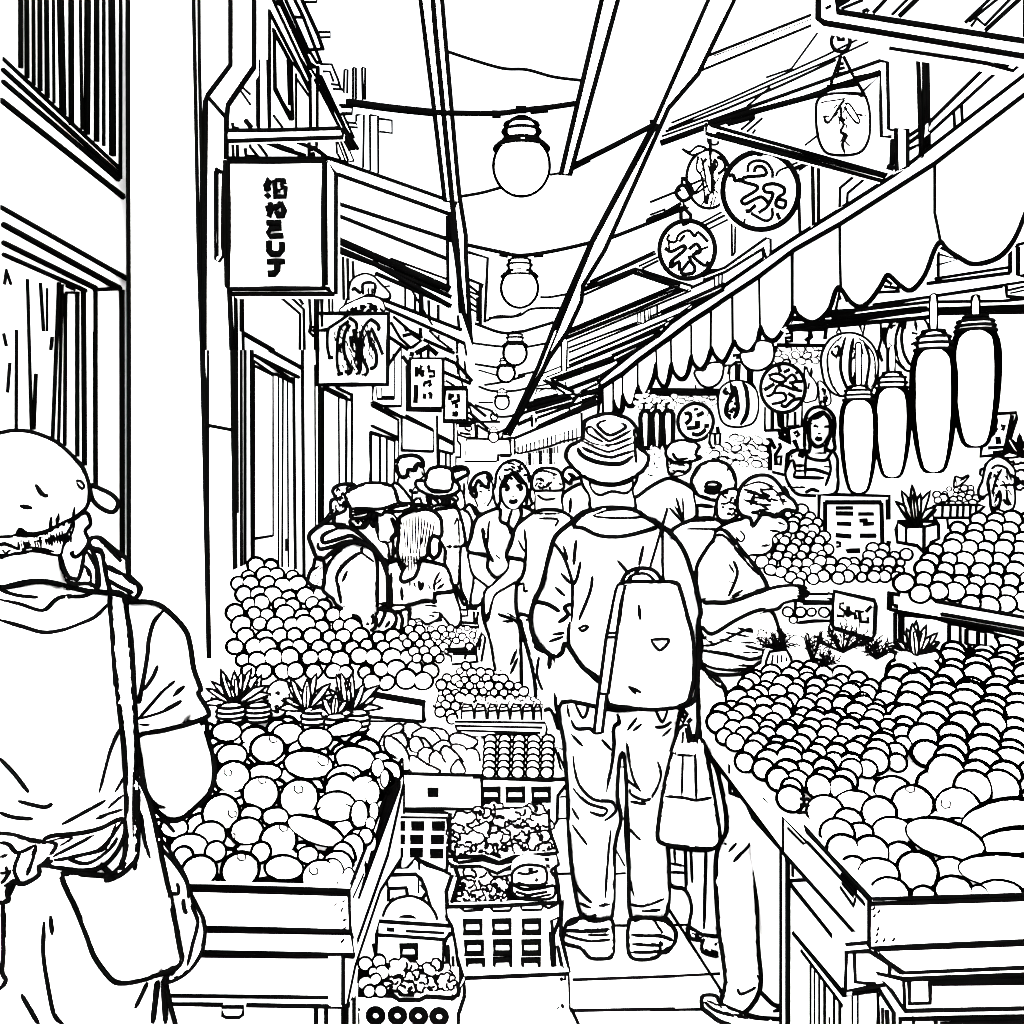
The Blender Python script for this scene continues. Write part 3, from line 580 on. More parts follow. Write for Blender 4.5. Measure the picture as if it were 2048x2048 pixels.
def fruit(name, label, cat, group, c, r, rot=(0, 0, 0), rim=.5, variant=0, stem=None):
    R = max(3.0, (r[0] + r[2]) * .5 / c[1] * F); L_ = 8.0 if R > 25 else (6.6 if R > 16 else 5.0)
    rim = max(.45, min(.84, round(math.sqrt(1 - (1 - L_ / R) ** 2) / .04) * .04)) if R > L_ * 1.2 else .8
    key = (name, rim, variant)
    if key not in PROTO:
        o = bpy.data.objects.new(name, ball_mesh(hash(name) % 97 + variant * 7 if False else sum(map(ord, name)) + variant * 7, rim)); PROTO[key] = o
    else: o = PROTO[key].copy()
    COL.objects.link(o); o.location = c; o.scale = r; o.rotation_euler = rot
    props(o, label, cat, group)
    if stem:
        g = Geo(); d = (CAM - Vector(c)).normalized(); k = max(r) ; w_ = 4 * c[1] / F
        Q = [Vector(c) + d * (r[1] * .97) + Vector((stem[0] * k + a * k, 0, stem[1] * k + b * k)) for a, b in ((-.22, .12), (-.24, -.1), (-.08, -.24), (.14, -.2), (.16, .02), (.04, .1))]
        g.tube(Q, w_ * .5)
        s = build(g, "stem"); s.parent = o; s.matrix_parent_inverse = Matrix.LocRotScale(Vector(c), Matrix.Identity(3).to_quaternion() if not any(rot) else __import__('mathutils').Euler(rot).to_quaternion(), Vector(r)).inverted()
    return o
def pile(name, label, cat, group, region, surf, r, squash=.92, sp=1.72, jit=.16, rim=.55, seed=1, size_j=.14, asp=1.0, rowj=0, cap=290, tilt=.5, skip=None):
    """fruit laid row behind row over the surface that the region covers"""
    rnd = random.Random(seed); P = pts(region); A = [surf(p) for p in P]
    x0, x1 = min(a.x for a in A), max(a.x for a in A); y0, y1 = min(a.y for a in A), max(a.y for a in A)
    zx = surf(P[0]); # slope from two probes
    p1 = surf((P[0][0], P[0][1] + 10)); sl = (p1.z - zx.z) / (p1.y - zx.y) if abs(p1.y - zx.y) > 1e-6 else 0
    L = math.sqrt(1 + sl * sl); n = 0; y = y0; row = 0; out = []
    while y <= y1 + 1e-6:
        x = x0 + (sp * r * asp * .5 if row % 2 else 0)
        while x <= x1:
            q = Vector((x + rnd.uniform(-jit, jit) * r, y + rnd.uniform(-jit, jit) * r / L, 0)); q.z = zx.z + (q.y - zx.y) * sl + rnd.uniform(-jit, jit) * r * .5
            d = q - CAM; px = CX + d.x / d.y * F; py = CY - d.z / d.y * F
            if inside_poly(P, px, py) and not (skip and inside_poly(skip, px, py)): out.append(q)
            x += sp * r * asp
        y += sp * r * .87 / L; row += 1
    out.sort(key=lambda q: q.y); out = out[:cap]
    for i, q in enumerate(out):
        k = r * rnd.uniform(1 - size_j, 1 + size_j)
        fruit(name, label, cat, group, q, (k * asp, k, k * squash), (rnd.uniform(-tilt, tilt), rnd.uniform(-tilt, tilt), rnd.uniform(0, 6.28) if asp == 1 else rnd.uniform(-.3, .3)), rim, i % 4)
    return len(out)
def traced(name, label, cat, group, crop, items, surf, rim=.42, seed=1):
    rnd = random.Random(seed); ox, oy, sz = CROP[crop]; k = sz / (1704. if crop == 'I' else 1932.)
    for i, it in enumerate(items):
        x, y, rx, ry = it[:4]; ang = it[4] if len(it) > 4 else 0; st = it[5] if len(it) > 5 else None
        c = surf((ox + x * k, oy + y * k)); s = c.y / F * k
        s *= 1.07; fruit(name, label, cat, group, c, (rx * s, (min(rx, ry) if min(rx, ry) > .7 * max(rx, ry) else (rx + ry) * .42) * s, ry * s), (0, math.radians(ang), 0), rim, i % 4, st)
def gap_sheet(region, surf, parent, drop=.03, name="gap_sheet", mat=0):  # sheet added under the produce; black ones paint shade into the gaps
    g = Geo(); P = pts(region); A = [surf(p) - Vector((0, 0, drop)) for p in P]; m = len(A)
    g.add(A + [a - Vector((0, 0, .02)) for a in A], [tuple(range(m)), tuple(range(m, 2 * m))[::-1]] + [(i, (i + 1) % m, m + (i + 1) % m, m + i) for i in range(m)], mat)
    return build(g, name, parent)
def base(crop_pt, fn): return fn(pts(crop_pt)[0])

# ---------------------------------------------------------------- near left table
tb = empty("produce_table", (-.8, 2.4, 0), "near left wooden table with deep tray and drawer front, right of the capped person", "table")
f1 = PY(2.222); f2 = PY(2.27); sx = PX(-.332)
plate("tray_front", "G:880,1168 H:130,1195 H:140,1418 G:880,1395", f1, .03, 8, [("G:880,1190 1200,1197 1932,1218 H:130,1222", 6)] + [("%s %s" % (a, b), 8) for a, b in
      (("G:1850,1268", "1855,1272"), ("G:1895,1250", "1898,1256"), ("G:1882,1298", "1892,1302"), ("G:1900,1350", "1904,1360"), ("G:1900,1398", "1904,1404"), ("G:1888,1470", "1894,1476"))], parent=tb)
plate("tray_side", "H:132,1195 395,520 425,470 430,600 340,1000 165,1500 140,1418", sx, .03, 6, [("H:152,1235 290,930 405,610", 4), ("H:275,1000 230,1100", 4), ("H:215,1130 180,1240", 4)], parent=tb)
plate("table_edge", "G:880,1412 H:145,1430 H:160,1550 G:880,1530", f2, .05, 8, parent=tb)
plate("drawer_front", "G:880,1550 H:95,1560 95,1800 H:90,1835 G:880,1820", f2, .06, 8, [("G:900,1775 H:85,1785 H:85,1570", 7), ("G:880,1820 1932,1832", 6)], parent=tb)
plate("knob", "G:1225,1838 1230,1885 1250,1895 1320,1895 1340,1880 1342,1838", PY(2.24), .04, 6, parent=tb)
plate("table_side", "H:165,1505 340,1010 430,610 430,1000 300,1200 160,1620 115,1835 100,1825 100,1560 155,1560", sx, .03, 7, [], parent=tb)
for x in (1745, 1895): plate("leg", "G:%d,1835 %d,1835 %d,2500 %d,2500" % (x, x + 55, x + 55, x), PY(2.3), .06, 8, parent=tb)
plate("leg", "H:120,1840 160,1780 160,2500 120,2500", PY(2.29), .06, 7, parent=tb)
s1 = PS(.622, 2.31, .1)
pile("melon", "rounded fruit showing between the top fruit of the near left tray", "fruit", "lower fruit in the near left tray", "G:960,300 1932,260 H:380,500 130,1150 G:1070,1140 1000,900", PS(.565, 2.31, .1), .046, rim=.5, seed=77, sp=1.7, jit=.3)
gap_sheet("G:800,200 1932,200 H:420,480 140,1190 G:1000,1170", PS(.622, 2.31, .1), tb, .06, mat=1)  # added black sheet, painted shade between the tray fruit
ap = "big rounded fruit in the tray of the near left table"
traced("melon", ap, "fruit", "fruit heaped in the near left tray", 'G', [
    (1250, 320, 85, 58), (1280, 452, 85, 68), (1400, 345, 72, 55), (1475, 412, 98, 82, 0, (.35, .55)), (1590, 330, 85, 62), (1740, 360, 95, 65), (1283, 570, 98, 92, -15, (-.2, .3)), (1460, 545, 98, 56),
    (1440, 660, 100, 92, 0, (.1, .75)), (1652, 688, 108, 105, 0, (0, .5)), (1220, 765, 102, 102, 0, (.6, 0)), (1385, 775, 65, 50), (1520, 790, 75, 55), (1155, 895, 92, 80), (1362, 868, 92, 78, 0, (-.8, -.2)), (1535, 922, 106, 96, 0, (.3, .7)),
    (1700, 1000, 60, 50), (1042, 958, 104, 75), (1100, 1085, 98, 85), (1325, 1085, 108, 100, 0, (.1, .7)), (1770, 1125, 105, 95, 0, (-.3, .4)), (1860, 1080, 95, 100), (1190, 980, 60, 60), (1440, 985, 60, 60), (960, 850, 80, 60), (1880, 640, 90, 90),
    (1850, 760, 100, 60), (1010, 1010, 60, 60)], s1, .42)
traced("melon", ap, "fruit", "fruit heaped in the near left tray", 'H', [
    (110, 600, 110, 95, 0, (.3, .4)), (60, 740, 110, 90), (215, 640, 85, 85), (260, 660, 50, 70), (190, 780, 55, 80), (225, 900, 45, 50), (150, 960, 70, 80), (95, 1040, 80, 110), (40, 1110, 75, 90), (130, 1130, 40, 60), (290, 520, 40, 55), (330, 580, 30, 50), (270, 760, 30, 50), (250, 830, 30, 40)], s1, .42, 2)
traced("mango", "long smooth oval mango among the round fruit of the near left tray", "mango", "mangoes in the near left tray", 'G', [(1700, 500, 138, 80, 8, (.6, .2)), (1745, 862, 165, 62, 22), (1565, 1068, 108, 68, 5), (1900, 300, 100, 45, -12)], PS(.64, 2.31, .1), .4)
traced("mango", "long smooth oval mango among the round fruit of the near left tray", "mango", "mangoes in the near left tray", 'H', [(165, 470, 115, 75, 10)], PS(.64, 2.31, .1), .4)

# ---------------------------------------------------------------- orange stall, left, behind
t2 = empty("produce_stand", (-.8, 4.6, 0), "left stand with tilted tray full of oranges behind the pineapples", "stand")
fr2 = PY(4.1)
plate("tray_front", "H:60,80 230,98 550,152 545,262 270,238 60,200", fr2, .03, 6, [("H:90,105 230,115 545,170", 5), ("H:540,160 540,260", 5)], parent=t2)
plate("tray_side", "N:1260,1880 1320,1700 1400,1440 1470,1500 1460,1560 1380,1760 1300,2000 H:590,170 550,260 545,160", PX(-.335), .03, 4, [("N:1240,1920 1370,1580 1410,1440", 4), ("N:1330,1850 1440,1560", 4), ("N:1350,1620 1440,1540", 3), ("N:1380,1700 1460,1560", 3), ("H:560,230 600,80", 3)], parent=t2)
so = PS(.66, 4.12, .85)
reg2 = "W:452,1085 482,1052 560,1088 605,1118 660,1150 700,1185 760,1190 812,1225 812,1275 812,1308 760,1302 690,1290 600,1275 440,1275 440,1150"
gap_sheet("W:440,1068 480,1050 560,1086 605,1110 660,1145 700,1178 760,1190 835,1215 842,1240 815,1305 690,1290 600,1268 440,1268", so, t2, .02)
g = Geo(); g.box(-1.15, -.36, 4.15, 4.6, 0, .55, 5); g.box(-1.15, -.36, 4.4, 4.62, 0, .9, 0); build(g, "cabinet", t2)
pile("orange", "plump orange piled on the tilted tray behind the pineapples", "orange", "oranges on the tilted left tray", reg2, so, .0425, rim=.5, seed=4, sp=1.62, jit=.22, size_j=.17)
t2b = PS(.66, 4.05, 1.1)
pile("tangerine", "small tangerine in the right corner of the tilted left tray", "tangerine", "tangerines beside the oranges", "N:900,1300 1180,1180 1290,1360 1400,1420 1320,1600 1260,1560 1200,1600 1000,1460", PS(.68, 4.05, .85), .026, rim=.5, seed=8, sp=1.7)

# ---------------------------------------------------------------- pineapples (stalks bundled in jars)
def leaf_pts(b, ang, L, wd, bend):
    """outline of one pointed leaf in picture px: base b, direction ang (0 = up)"""
    l, r_ = [], []
    for t in (0, .2, .45, .7, .88, 1):
        a = ang + bend * t; x = b[0] + L * t * math.sin(a); y = b[1] - L * t * math.cos(a); h = wd * (math.sin(math.pi * min(1, .12 + t * .9)) ** .8) * (1 - t * .15)
        if t == 1: h = 0
        l.append((x - h * math.cos(a), y - h * math.sin(a))); r_.append((x + h * math.cos(a), y + h * math.sin(a)))
    return l + r_[::-1][1:]
def crown(b, Y, n, L, wd, spread, seed, parent, name="crown", w_=4.2, lift=.03, mid=True):
    rnd = random.Random(seed); g = Geo()
    for i in range(n):
        t = (i + .5) / n * 2 - 1; o = [0, 1, -1][i % 3]
        a = t * spread + rnd.uniform(-.12, .12); l = L * (1 - .25 * abs(t)) * rnd.uniform(.8, 1.1); Yy = Y + lift * (abs(t) * 1.2 - .6) * rnd.uniform(.6, 1.2) + i * .0013
        P = leaf_pts(b, a, l, wd * rnd.uniform(.8, 1.15), t * rnd.uniform(.1, .5))
        face_plate(g, P, PY(Yy), .003, False, w_)
        if mid: g.line([b, (b[0] + l * .75 * math.sin(a), b[1] - l * .75 * math.cos(a))], PY(Yy - .002), w_ * .8)
    return build(g, name, parent)
def pine(bx, by, Y, crx, L, n, seed, lab, rw=22, hh=34):
    k = Y / F; P0 = PY(Y)((bx, by + hh)); e = empty("pineapple", P0, lab, "pineapple", "pineapples on the near left tray")
    R = rw * k; Hh = hh * k; g = Geo(); g.lathe(P0, [(R * .7, 0), (R * .95, Hh * .2), (R * 1.05, Hh * .5), (R * .95, Hh * .8), (R * .6, Hh)], 24)
    for z in (.1, .35, .6, .85): g.ring(P0 + Vector((0, 0, z * Hh)), R * (1.05 - abs(z - .5) * .35), 4.6 * k * .8)
    build(g, "fruit_body", e, rim=.5); crown((crx, by + 3), Y, n, L, 9, 1.35, seed, e)
pine(462, 1405, 3.42, 470, 84, 11, 1, "leftmost pineapple with widest leafy crown, near the capped person's sleeve", 28, 40)
pine(516, 1405, 3.46, 500, 62, 6, 2, "short pineapple tucked right beside the leftmost one", 26, 38)
pine(628, 1415, 3.42, 612, 76, 9, 3, "pineapple in the middle of the row, right of the pale melon", 26, 44)
pine(672, 1428, 3.38, 668, 58, 5, 5, "small pineapple between the middle and the rightmost ones", 24, 42)
pine(715, 1420, 3.44, 700, 84, 10, 4, "rightmost pineapple, standing before the orange tray front", 24, 44)
puff("melon", "G:1470,130 1490,70 1530,40 1580,45 1620,90 1640,150 1630,190 1580,200 1560,225 1500,235 1480,190", 3.5, .05, 5, [("G:1490,112 1500,120", 8), ("G:1520,108 1538,100 1535,118", 5), ("G:1593,105 1598,130", 7), ("G:1550,145 1580,148 1560,170", 5), ("G:1505,200 1535,210 1520,180 1540,175", 5), ("G:1590,180 1615,175", 6)],
     label="pale spotted melon sitting between the pineapple crowns", cat="melon")

# ---------------------------------------------------------------- crates on the ground in the middle
def crate(lab, name="crate"): return lab
def holes(g, fn, crop, cs, rx, ry, fill=False, w_=9, rnd_=False):
    for (x, y) in cs:
        if rnd_: P = [(x + rx * math.cos(a * math.pi / 10), y + ry * math.sin(a * math.pi / 10)) for a in range(20)]
        else: P = [(x - rx, y - ry), (x + rx, y - ry), (x + rx, y + ry), (x - rx, y + ry)]
        s_ = crop + ":" + " ".join("%f,%f" % p for p in P)
        if fill:
            A = [fn(p) - Vector((0, .002, 0)) for p in pts(s_)]; g.add(A, [tuple(range(len(A)))], 1)
        g.line(s_, fn, w_, True)
def crate_front(name, outline, Y, parent, hs=(), w_=5, strokes=(), fill=False, hw=9, sz=(50, 35), rnd_=False, T=.03):
    g = Geo(); face_plate(g, outline, PY(Y), T, False, w_)
    for s_, ww in strokes: g.line(s_, PY(Y), ww)
    holes(g, PY(Y), 'H', hs, sz[0], sz[1], fill, hw, rnd_)
    return build(g, name, parent)
def body_box(parent, xa, xb, ya, yb, za, zb, name="crate_body"):
    g = Geo(); g.box(xa, xb, ya, yb, za, zb, 0); return build(g, name, parent)
def X_(px, Y): return (px - CX) / F * Y
# heap crate at the back
e = empty("crate", (-.15, 4.0, .3), "rear crate heaped with small dark fruit in front of the orange tray", "crate")
crate_front("crate_front", "H:715,262 1215,268 1225,300 1210,410 1190,400 860,350 740,340 720,290", 3.75, e, (), 4, [("H:720,285 1200,295", 4), ("H:730,310 1190,325", 4), ("H:860,350 960,330 1130,335 1160,370", 5), ("H:1180,345 1185,400", 4), ("H:1200,340 1205,400", 4)])
gap_sheet("H:590,250 640,60 700,0 1000,-40 1200,150 1230,280 720,270", PS(.55, 3.78, .7), e, .015)
pile("plum", "small dark-rimmed plum heaped in the rear crate", "plum", "plums in the rear crate", "H:600,250 640,60 720,-40 N:1400,1900 1560,1560 1700,1640 H:1000,0 1160,100 1000,150 740,150 720,250", PS(.555, 3.8, .75), .022, rim=.62, seed=3, sp=1.75, jit=.3, size_j=.25)
g = Geo()
for i, x in enumerate((790, 855, 925, 990, 1055, 1120, 1175)):
    pass
e2 = []
for i, (xa, xb) in enumerate(((752, 822), (828, 890), (900, 952), (960, 1018), (1026, 1085), (1092, 1148), (1154, 1196))):
    plate("fruit_pack", "H:%d,262 %d,190 %d,165 %d,170 %d,200 %d,262" % (xa, xa + 3, xa + 14, xb - 12, xb - 3, xb), PY(3.8), .07, 4, [("H:%d,205 %d,200" % (xa + 6, xb - 6), 4), ("H:%d,185 %d,180" % (xa + 12, xb - 14), 3)] + ([] if i else []), label="upright pale fruit pack in the front row of the rear crate", cat="pack", group="fruit packs in the rear crate")
pile("berry", "tiny berry lying on the packs of the rear crate", "berry", "berries on the packs", "H:740,150 1000,120 1190,140 1195,190 760,200", PS(.62, 3.85, .5), .012, rim=.65, seed=5, sp=2.1, jit=.4)
# banana crate (left) and egg-row crate (right)
ea = empty("crate", (-.35, 3.5, .25), "white crate of bananas with one dark hand hole", "crate")
crate_front("crate_front", "H:405,548 862,560 865,745 418,742", 3.5, ea, [(596, 652)], 6, [("H:410,540 470,530", 4), ("H:815,572 860,572 855,590", 4), ("H:418,575 425,740", 6), ("H:420,755 640,762 675,770 670,790 600,795 410,788 425,760", 6)], True, 3, (30, 24))
body_box(ea, X_(800, 3.55), X_(965, 3.55), 3.54, 3.8, .14, .55)
sb = PS(.54, 3.55, .35)
gap_sheet("H:300,300 560,270 860,320 862,555 480,550 320,440", sb, ea, .02)
rb = random.Random(9)
def banana(P, Y, lab, cat="banana", group="bananas in the middle crate", w_=5, T=.02): puff("banana", P, Y, T, w_, label=lab, cat=cat, group=group)
bl_ = "curved banana lying in the middle crate"
for i, (s_, Y) in enumerate((("H:330,370 345,345 400,370 450,430 470,500 470,545 440,540 400,470 340,420", 3.52), ("H:460,460 500,460 560,500 640,545 480,548 450,510", 3.53), ("H:580,480 590,440 620,430 670,500 685,548 620,548", 3.55), ("H:520,430 560,410 600,430 590,480 560,520 520,470", 3.6), ("H:640,430 660,400 700,420 760,490 760,545 690,545 660,480", 3.56),
                         ("H:720,490 740,480 770,540 705,545 700,520", 3.53), ("H:600,400 650,370 690,390 690,430 640,440 610,430", 3.62), ("H:470,370 510,350 540,400 520,430 480,420", 3.66), ("H:360,345 420,330 450,370 440,410 390,380", 3.64), ("H:480,340 540,300 600,320 640,380 600,400 550,350", 3.68), ("H:700,400 760,400 800,460 800,545 770,545 760,490", 3.58),
                         ("H:780,430 830,420 850,470 840,545 800,545", 3.57), ("H:300,400 330,330 400,280 430,300 360,360", 3.7), ("H:440,280 500,275 540,320 500,360 450,340", 3.72), ("H:570,310 650,310 680,360 610,380", 3.71), ("H:690,350 740,330 840,370 780,420 710,400", 3.68))):
    banana(s_, Y, bl_)
eb = empty("crate", (0, 3.5, .25), "crate with square holes packed with rows of round fruit beside the banana crate", "crate")
crate_front("crate_front", "H:872,575 1340,582 1325,620 1285,670 1280,810 1255,850 880,760 870,700", 3.46, eb, [(915, 664), (1050, 664), (1192, 664)], 6, [("H:885,560 890,575 1240,590 1330,575", 5)], False, 13, (46, 28))
body_box(eb, X_(965, 3.5), X_(1110, 3.5), 3.5, 3.75, .14, .52)
gap_sheet("H:862,350 1220,370 1330,420 1335,570 865,565", PS(.52, 3.5, .35), eb, .02)
for r_ in range(6):
    for c_ in range(5):
        x = 905 + c_ * 80 + r_ * 1.5; y = 545 - r_ * 36; c3 = PS(.545, 3.5, .55)(pts("H:%f,%f" % (x, y))[0])
        fruit("peach", "round peach set in neat rows in the holed crate", "peach", "peaches in rows", c3, (.026, .026, .024), (0, 0, 0), .5, c_ % 4)
plate("basket_side", "H:1270,400 1320,420 1330,545 1300,520", PY(3.45), .01, 4, [("H:1285,430 1320,520", 4)], parent=eb)
# black holed crate under the bananas
ec = empty("crate", (-.35, 3.3, 0), "dark-holed plastic crate standing below the banana crate", "crate")
crate_front("crate_front", "H:412,790 672,792 690,990 675,1090 500,1015 450,1075 340,1080", 3.38, ec, [(405, 838), (512, 838), (626, 838), (405, 912), (506, 912), (620, 912), (395, 985), (504, 985), (616, 990), (385, 1055)], 5, (), True, 5, (34, 20))
# veg crate, upper of the stack
ed = empty("crate", (0, 3.1, .3), "upper crate of the central stack, filled with leafy bunches", "crate")
crate_front("crate_front", "H:680,1005 740,1012 870,1005 960,1040 1040,1010 1275,990 1290,1050 1245,1085 1240,1060 1050,1050 950,1100 850,1060 720,1065 680,1040", 3.12, ed, (), 6, [("H:705,1020 740,1040 870,1025 960,1048 1050,1030 1240,1022", 6), ("H:690,770 690,980 720,1000", 6), ("H:1235,745 1240,860 1285,990", 5), ("H:675,950 670,1100 700,1110", 5)])
gap_sheet("H:690,780 1230,745 1280,990 960,1020 690,1000", PS(.385, 3.15, .3), ed, .02, mat=1)  # black sheet added so the gaps between bunches look shaded
def greens(name, lab, cat, group, crop, items, surf, w_=3, seed=1, lump=True):
    rnd = random.Random(seed); ox, oy, sz = CROP[crop]; k = sz / (1704. if crop == 'I' else 1932.)
    for (x, y, r) in items:
        c = (ox + x * k, oy + y * k); rr = r * k; Y = surf(c).y
        P = []; nlob = rnd.randint(5, 8)
        for i in range(24):
            a = 2 * math.pi * i / 24; q = rr * (1 + .13 * math.sin(nlob * a + rnd.random()) + rnd.uniform(-.05, .05)); P.append((c[0] + q * math.cos(a), c[1] + q * .85 * math.sin(a)))
        st = []
        for j in range(5):
            a = rnd.uniform(0, 6.28); st.append(([(c[0] + rr * .1 * math.cos(a), c[1] + rr * .1 * math.sin(a)), (c[0] + rr * .5 * math.cos(a + .3), c[1] + rr * .45 * math.sin(a + .3)), (c[0] + rr * .85 * math.cos(a), c[1] + rr * .7 * math.sin(a))], w_))
        puff(name, P, Y, rr * Y / F * .7, w_ + 2, [(a_, b_ + 1.5) for a_, b_ in st], smooth=False, label=lab, cat=cat, group=group)
greens("leafy_bunch", "leafy bunch crammed into the upper central crate", "greens", "bunches in the upper central crate", 'H', [(770, 830, 80), (860, 790, 60), (930, 760, 60), (1000, 800, 70), (1090, 790, 65), (1160, 770, 60), (1190, 830, 65), (740, 930, 60), (820, 930, 65), (890, 890, 75), (960, 930, 65), (1030, 900, 70), (1110, 900, 60), (1190, 930, 70), (1080, 970, 45), (880, 970, 45), (1220, 970, 40), (760, 985, 40), (1000, 985, 40), (720, 870, 45), (1130, 850, 50)], PS(.39, 3.15, .35), 3, 3)
ee = empty("crate", (0, 3.0, 0), "holed crate at the front of the central stack with nine framed openings", "crate")
crate_front("crate_front", "H:675,1285 960,1280 1290,1262 1300,1340 1250,1360 1275,1640 755,1665 700,1390 670,1340", 3.02, ee,
            [(815, 1395), (975, 1393), (1140, 1393), (822, 1510), (980, 1508), (1138, 1508), (830, 1612), (980, 1606), (1136, 1608)], 6,
            [("H:750,1290 770,1308 870,1300 875,1285", 5), ("H:915,1290 930,1308 1020,1305 1035,1282", 5), ("H:1080,1285 1090,1302 1195,1300 1205,1275", 5), ("H:1210,1280 1235,1292 1280,1270", 5), ("H:1245,1420 1260,1640", 9), ("H:1285,1500 1310,1625", 6), ("H:700,1110 670,1200 675,1290", 7), ("H:1245,1085 1275,1130 1300,1260", 6), ("H:1270,1070 1290,1180 1290,1260", 6)], False, 13, (46, 30))
plate("crate_side", "H:1290,1262 1300,1340 1262,1440 1270,1650 1350,1640 1330,1560 1300,1440 1310,1250", PY(3.04), .02, 6, parent=ee)
plate("crate_side", "H:700,1110 735,1120 700,1255 755,1665 735,1560 700,1380 672,1340 665,1200", PY(3.05), .02, 5, [("H:715,1055 740,1130 700,1260", 8)], parent=ee)
gap_sheet("H:720,1080 1250,1070 1275,1250 700,1262", PS(.28, 3.07, .25), ee, .02, mat=1)  # shade between the cabbages painted as an added black sheet
greens("cabbage", "cabbage in the lower opening of the central stack, left half", "cabbage", "cabbages in the central crate", 'H', [(840, 1130, 85), (780, 1180, 50), (900, 1210, 50), (960, 1170, 45), (1010, 1150, 40), (970, 1235, 35), (760, 1230, 35), (840, 1230, 40)], PS(.29, 3.07, .3), 3, 6)
plate("wrapped_loaf", "H:1035,1150 1040,1090 1100,1055 1190,1060 1220,1085 1220,1150 1180,1165 1060,1160", PY(3.02), .08, 5, [("H:1060,1095 1110,1105 1180,1085", 5), ("H:1120,1080 1150,1078", 6), ("H:1160,1130 1175,1140", 6), ("H:1060,1150 1150,1175 1230,1150", 5)], True, label="round wrapped cheese-like bundle right in the lower opening of the central stack", cat="bundle")
plate("wrapped_loaf", "H:1035,1165 1100,1190 1200,1180 1265,1170 1260,1230 1180,1245 1090,1240 1040,1210", PY(3.04), .08, 5, [("H:1050,1200 1120,1220 1230,1200", 5), ("H:1060,1230 1150,1235 1250,1215", 4)], True, label="flatter wrapped bundle under the other in the central stack", cat="bundle")
ef = empty("crate", (0, 2.95, 0), "plain shallow box at the very bottom of the central stack", "crate")
crate_front("crate_front", "H:752,1680 1345,1655 1352,1862 738,1872", 2.96, ef, (), 7, [("H:1300,1675 1310,1690", 7), ("H:1325,1660 1325,1690", 4), ("H:1305,1820 1315,1840", 6), ("H:1280,1842 1290,1846", 5)])
body_box(ef, X_(925, 3), X_(1125, 3), 2.99, 3.3, 0, .1)
plate("crate_side", "H:735,1560 765,1680 770,1760 735,1872 720,1860 745,1760 750,1680", PY(2.95), .02, 6, parent=ef)
# left lower: round basket lid, slatted box, greens crate
puff("basket_lid", "H:330,1360 340,1300 380,1255 440,1235 500,1238 560,1270 600,1320 615,1370 600,1380 410,1362", 3.15, .06, 7, [("H:410,1360 430,1340 480,1340 500,1368", 9)], label="white dome-shaped lid standing in the crate left of the central stack", cat="lid")
plate("folded_sack", "H:325,1110 500,1105 530,1130 560,1200 545,1240 460,1230 450,1180 350,1185 340,1150", PY(3.25), .05, 6, [("H:450,1180 455,1225", 6), ("H:350,1190 350,1250 380,1240", 6), ("H:515,1130 515,1210", 4), ("H:530,1160 560,1200 540,1235", 6)], label="folded white sack behind the dome lid", cat="sack")
plate("paper_sheet", "H:500,1015 560,1055 640,1080 700,1105 680,1200 670,1370 620,1370 580,1270 530,1110 500,1100 340,1100 340,1085 450,1075 480,1040", PY(3.3), .01, 5, [("H:500,1015 520,1040 520,1080", 5), ("H:480,1040 440,1080", 4)], label="creased white paper sheet spilling below the dark-holed crate", cat="paper")
eg = empty("crate", (-.4, 3.0, 0), "wooden box with one framed hand hole under the dome lid", "crate")
crate_front("crate_front", "H:300,1365 615,1385 690,1390 715,1390 700,1430 655,1470 650,1620 280,1600 285,1440", 3.05, eg, [(462, 1530)], 6, [("H:280,1440 400,1445 660,1465", 6), ("H:340,1408 385,1412", 7), ("H:445,1418 660,1428", 5), ("H:690,1420 655,1500", 5), ("H:265,1490 285,1590", 5), ("H:715,1390 725,1500 745,1650", 8), ("H:675,1500 680,1650", 9), ("H:705,1560 712,1690", 5)], False, 13, (42, 30))
eh = empty("crate", (-.4, 2.85, 0), "lowest front crate with round holes full of mixed vegetables", "crate")
crate_front("crate_front", "H:160,1770 380,1775 410,1800 520,1800 560,1780 710,1790 740,1760 765,1700 768,1780 735,1880 735,2100 150,2100 155,1830", 2.86, eh, [(280, 1885), (400, 1885), (516, 1887), (630, 1890)], 7,
            [("H:175,1745 410,1750 430,1772 495,1772", 5), ("H:190,1770 370,1780 410,1800", 5), ("H:160,1760 175,1820", 5), ("H:735,1705 735,1780", 6), ("H:675,1780 700,1800 705,1770", 5), ("H:180,1870 185,2048", 6), ("H:160,1840 195,1855", 5)], False, 13, (36, 34), True)
body_box(eh, X_(705, 2.9), X_(915, 2.9), 2.9, 3.05, 0, .085)
gap_sheet("H:180,1590 400,1570 650,1600 710,1780 170,1760", PS(.09, 2.88, .3), eh, .02, mat=1)  # added sheet in black, standing in for shade among the vegetables
pile("onion", "round onion in the lowest round-holed crate", "onion", "onions in the lowest crate", "H:200,1570 350,1580 350,1750 175,1750", PS(.11, 2.88, .5), .021, rim=.45, seed=11, sp=1.7, jit=.3)
greens("lettuce", "ragged lettuce in the lowest round-holed crate", "lettuce", "lettuces in the lowest crate", 'H', [(430, 1650, 90), (620, 1650, 80), (500, 1700, 70), (560, 1720, 55), (670, 1700, 50), (380, 1720, 50), (450, 1740, 45)], PS(.10, 2.88, .35), 3, 12)

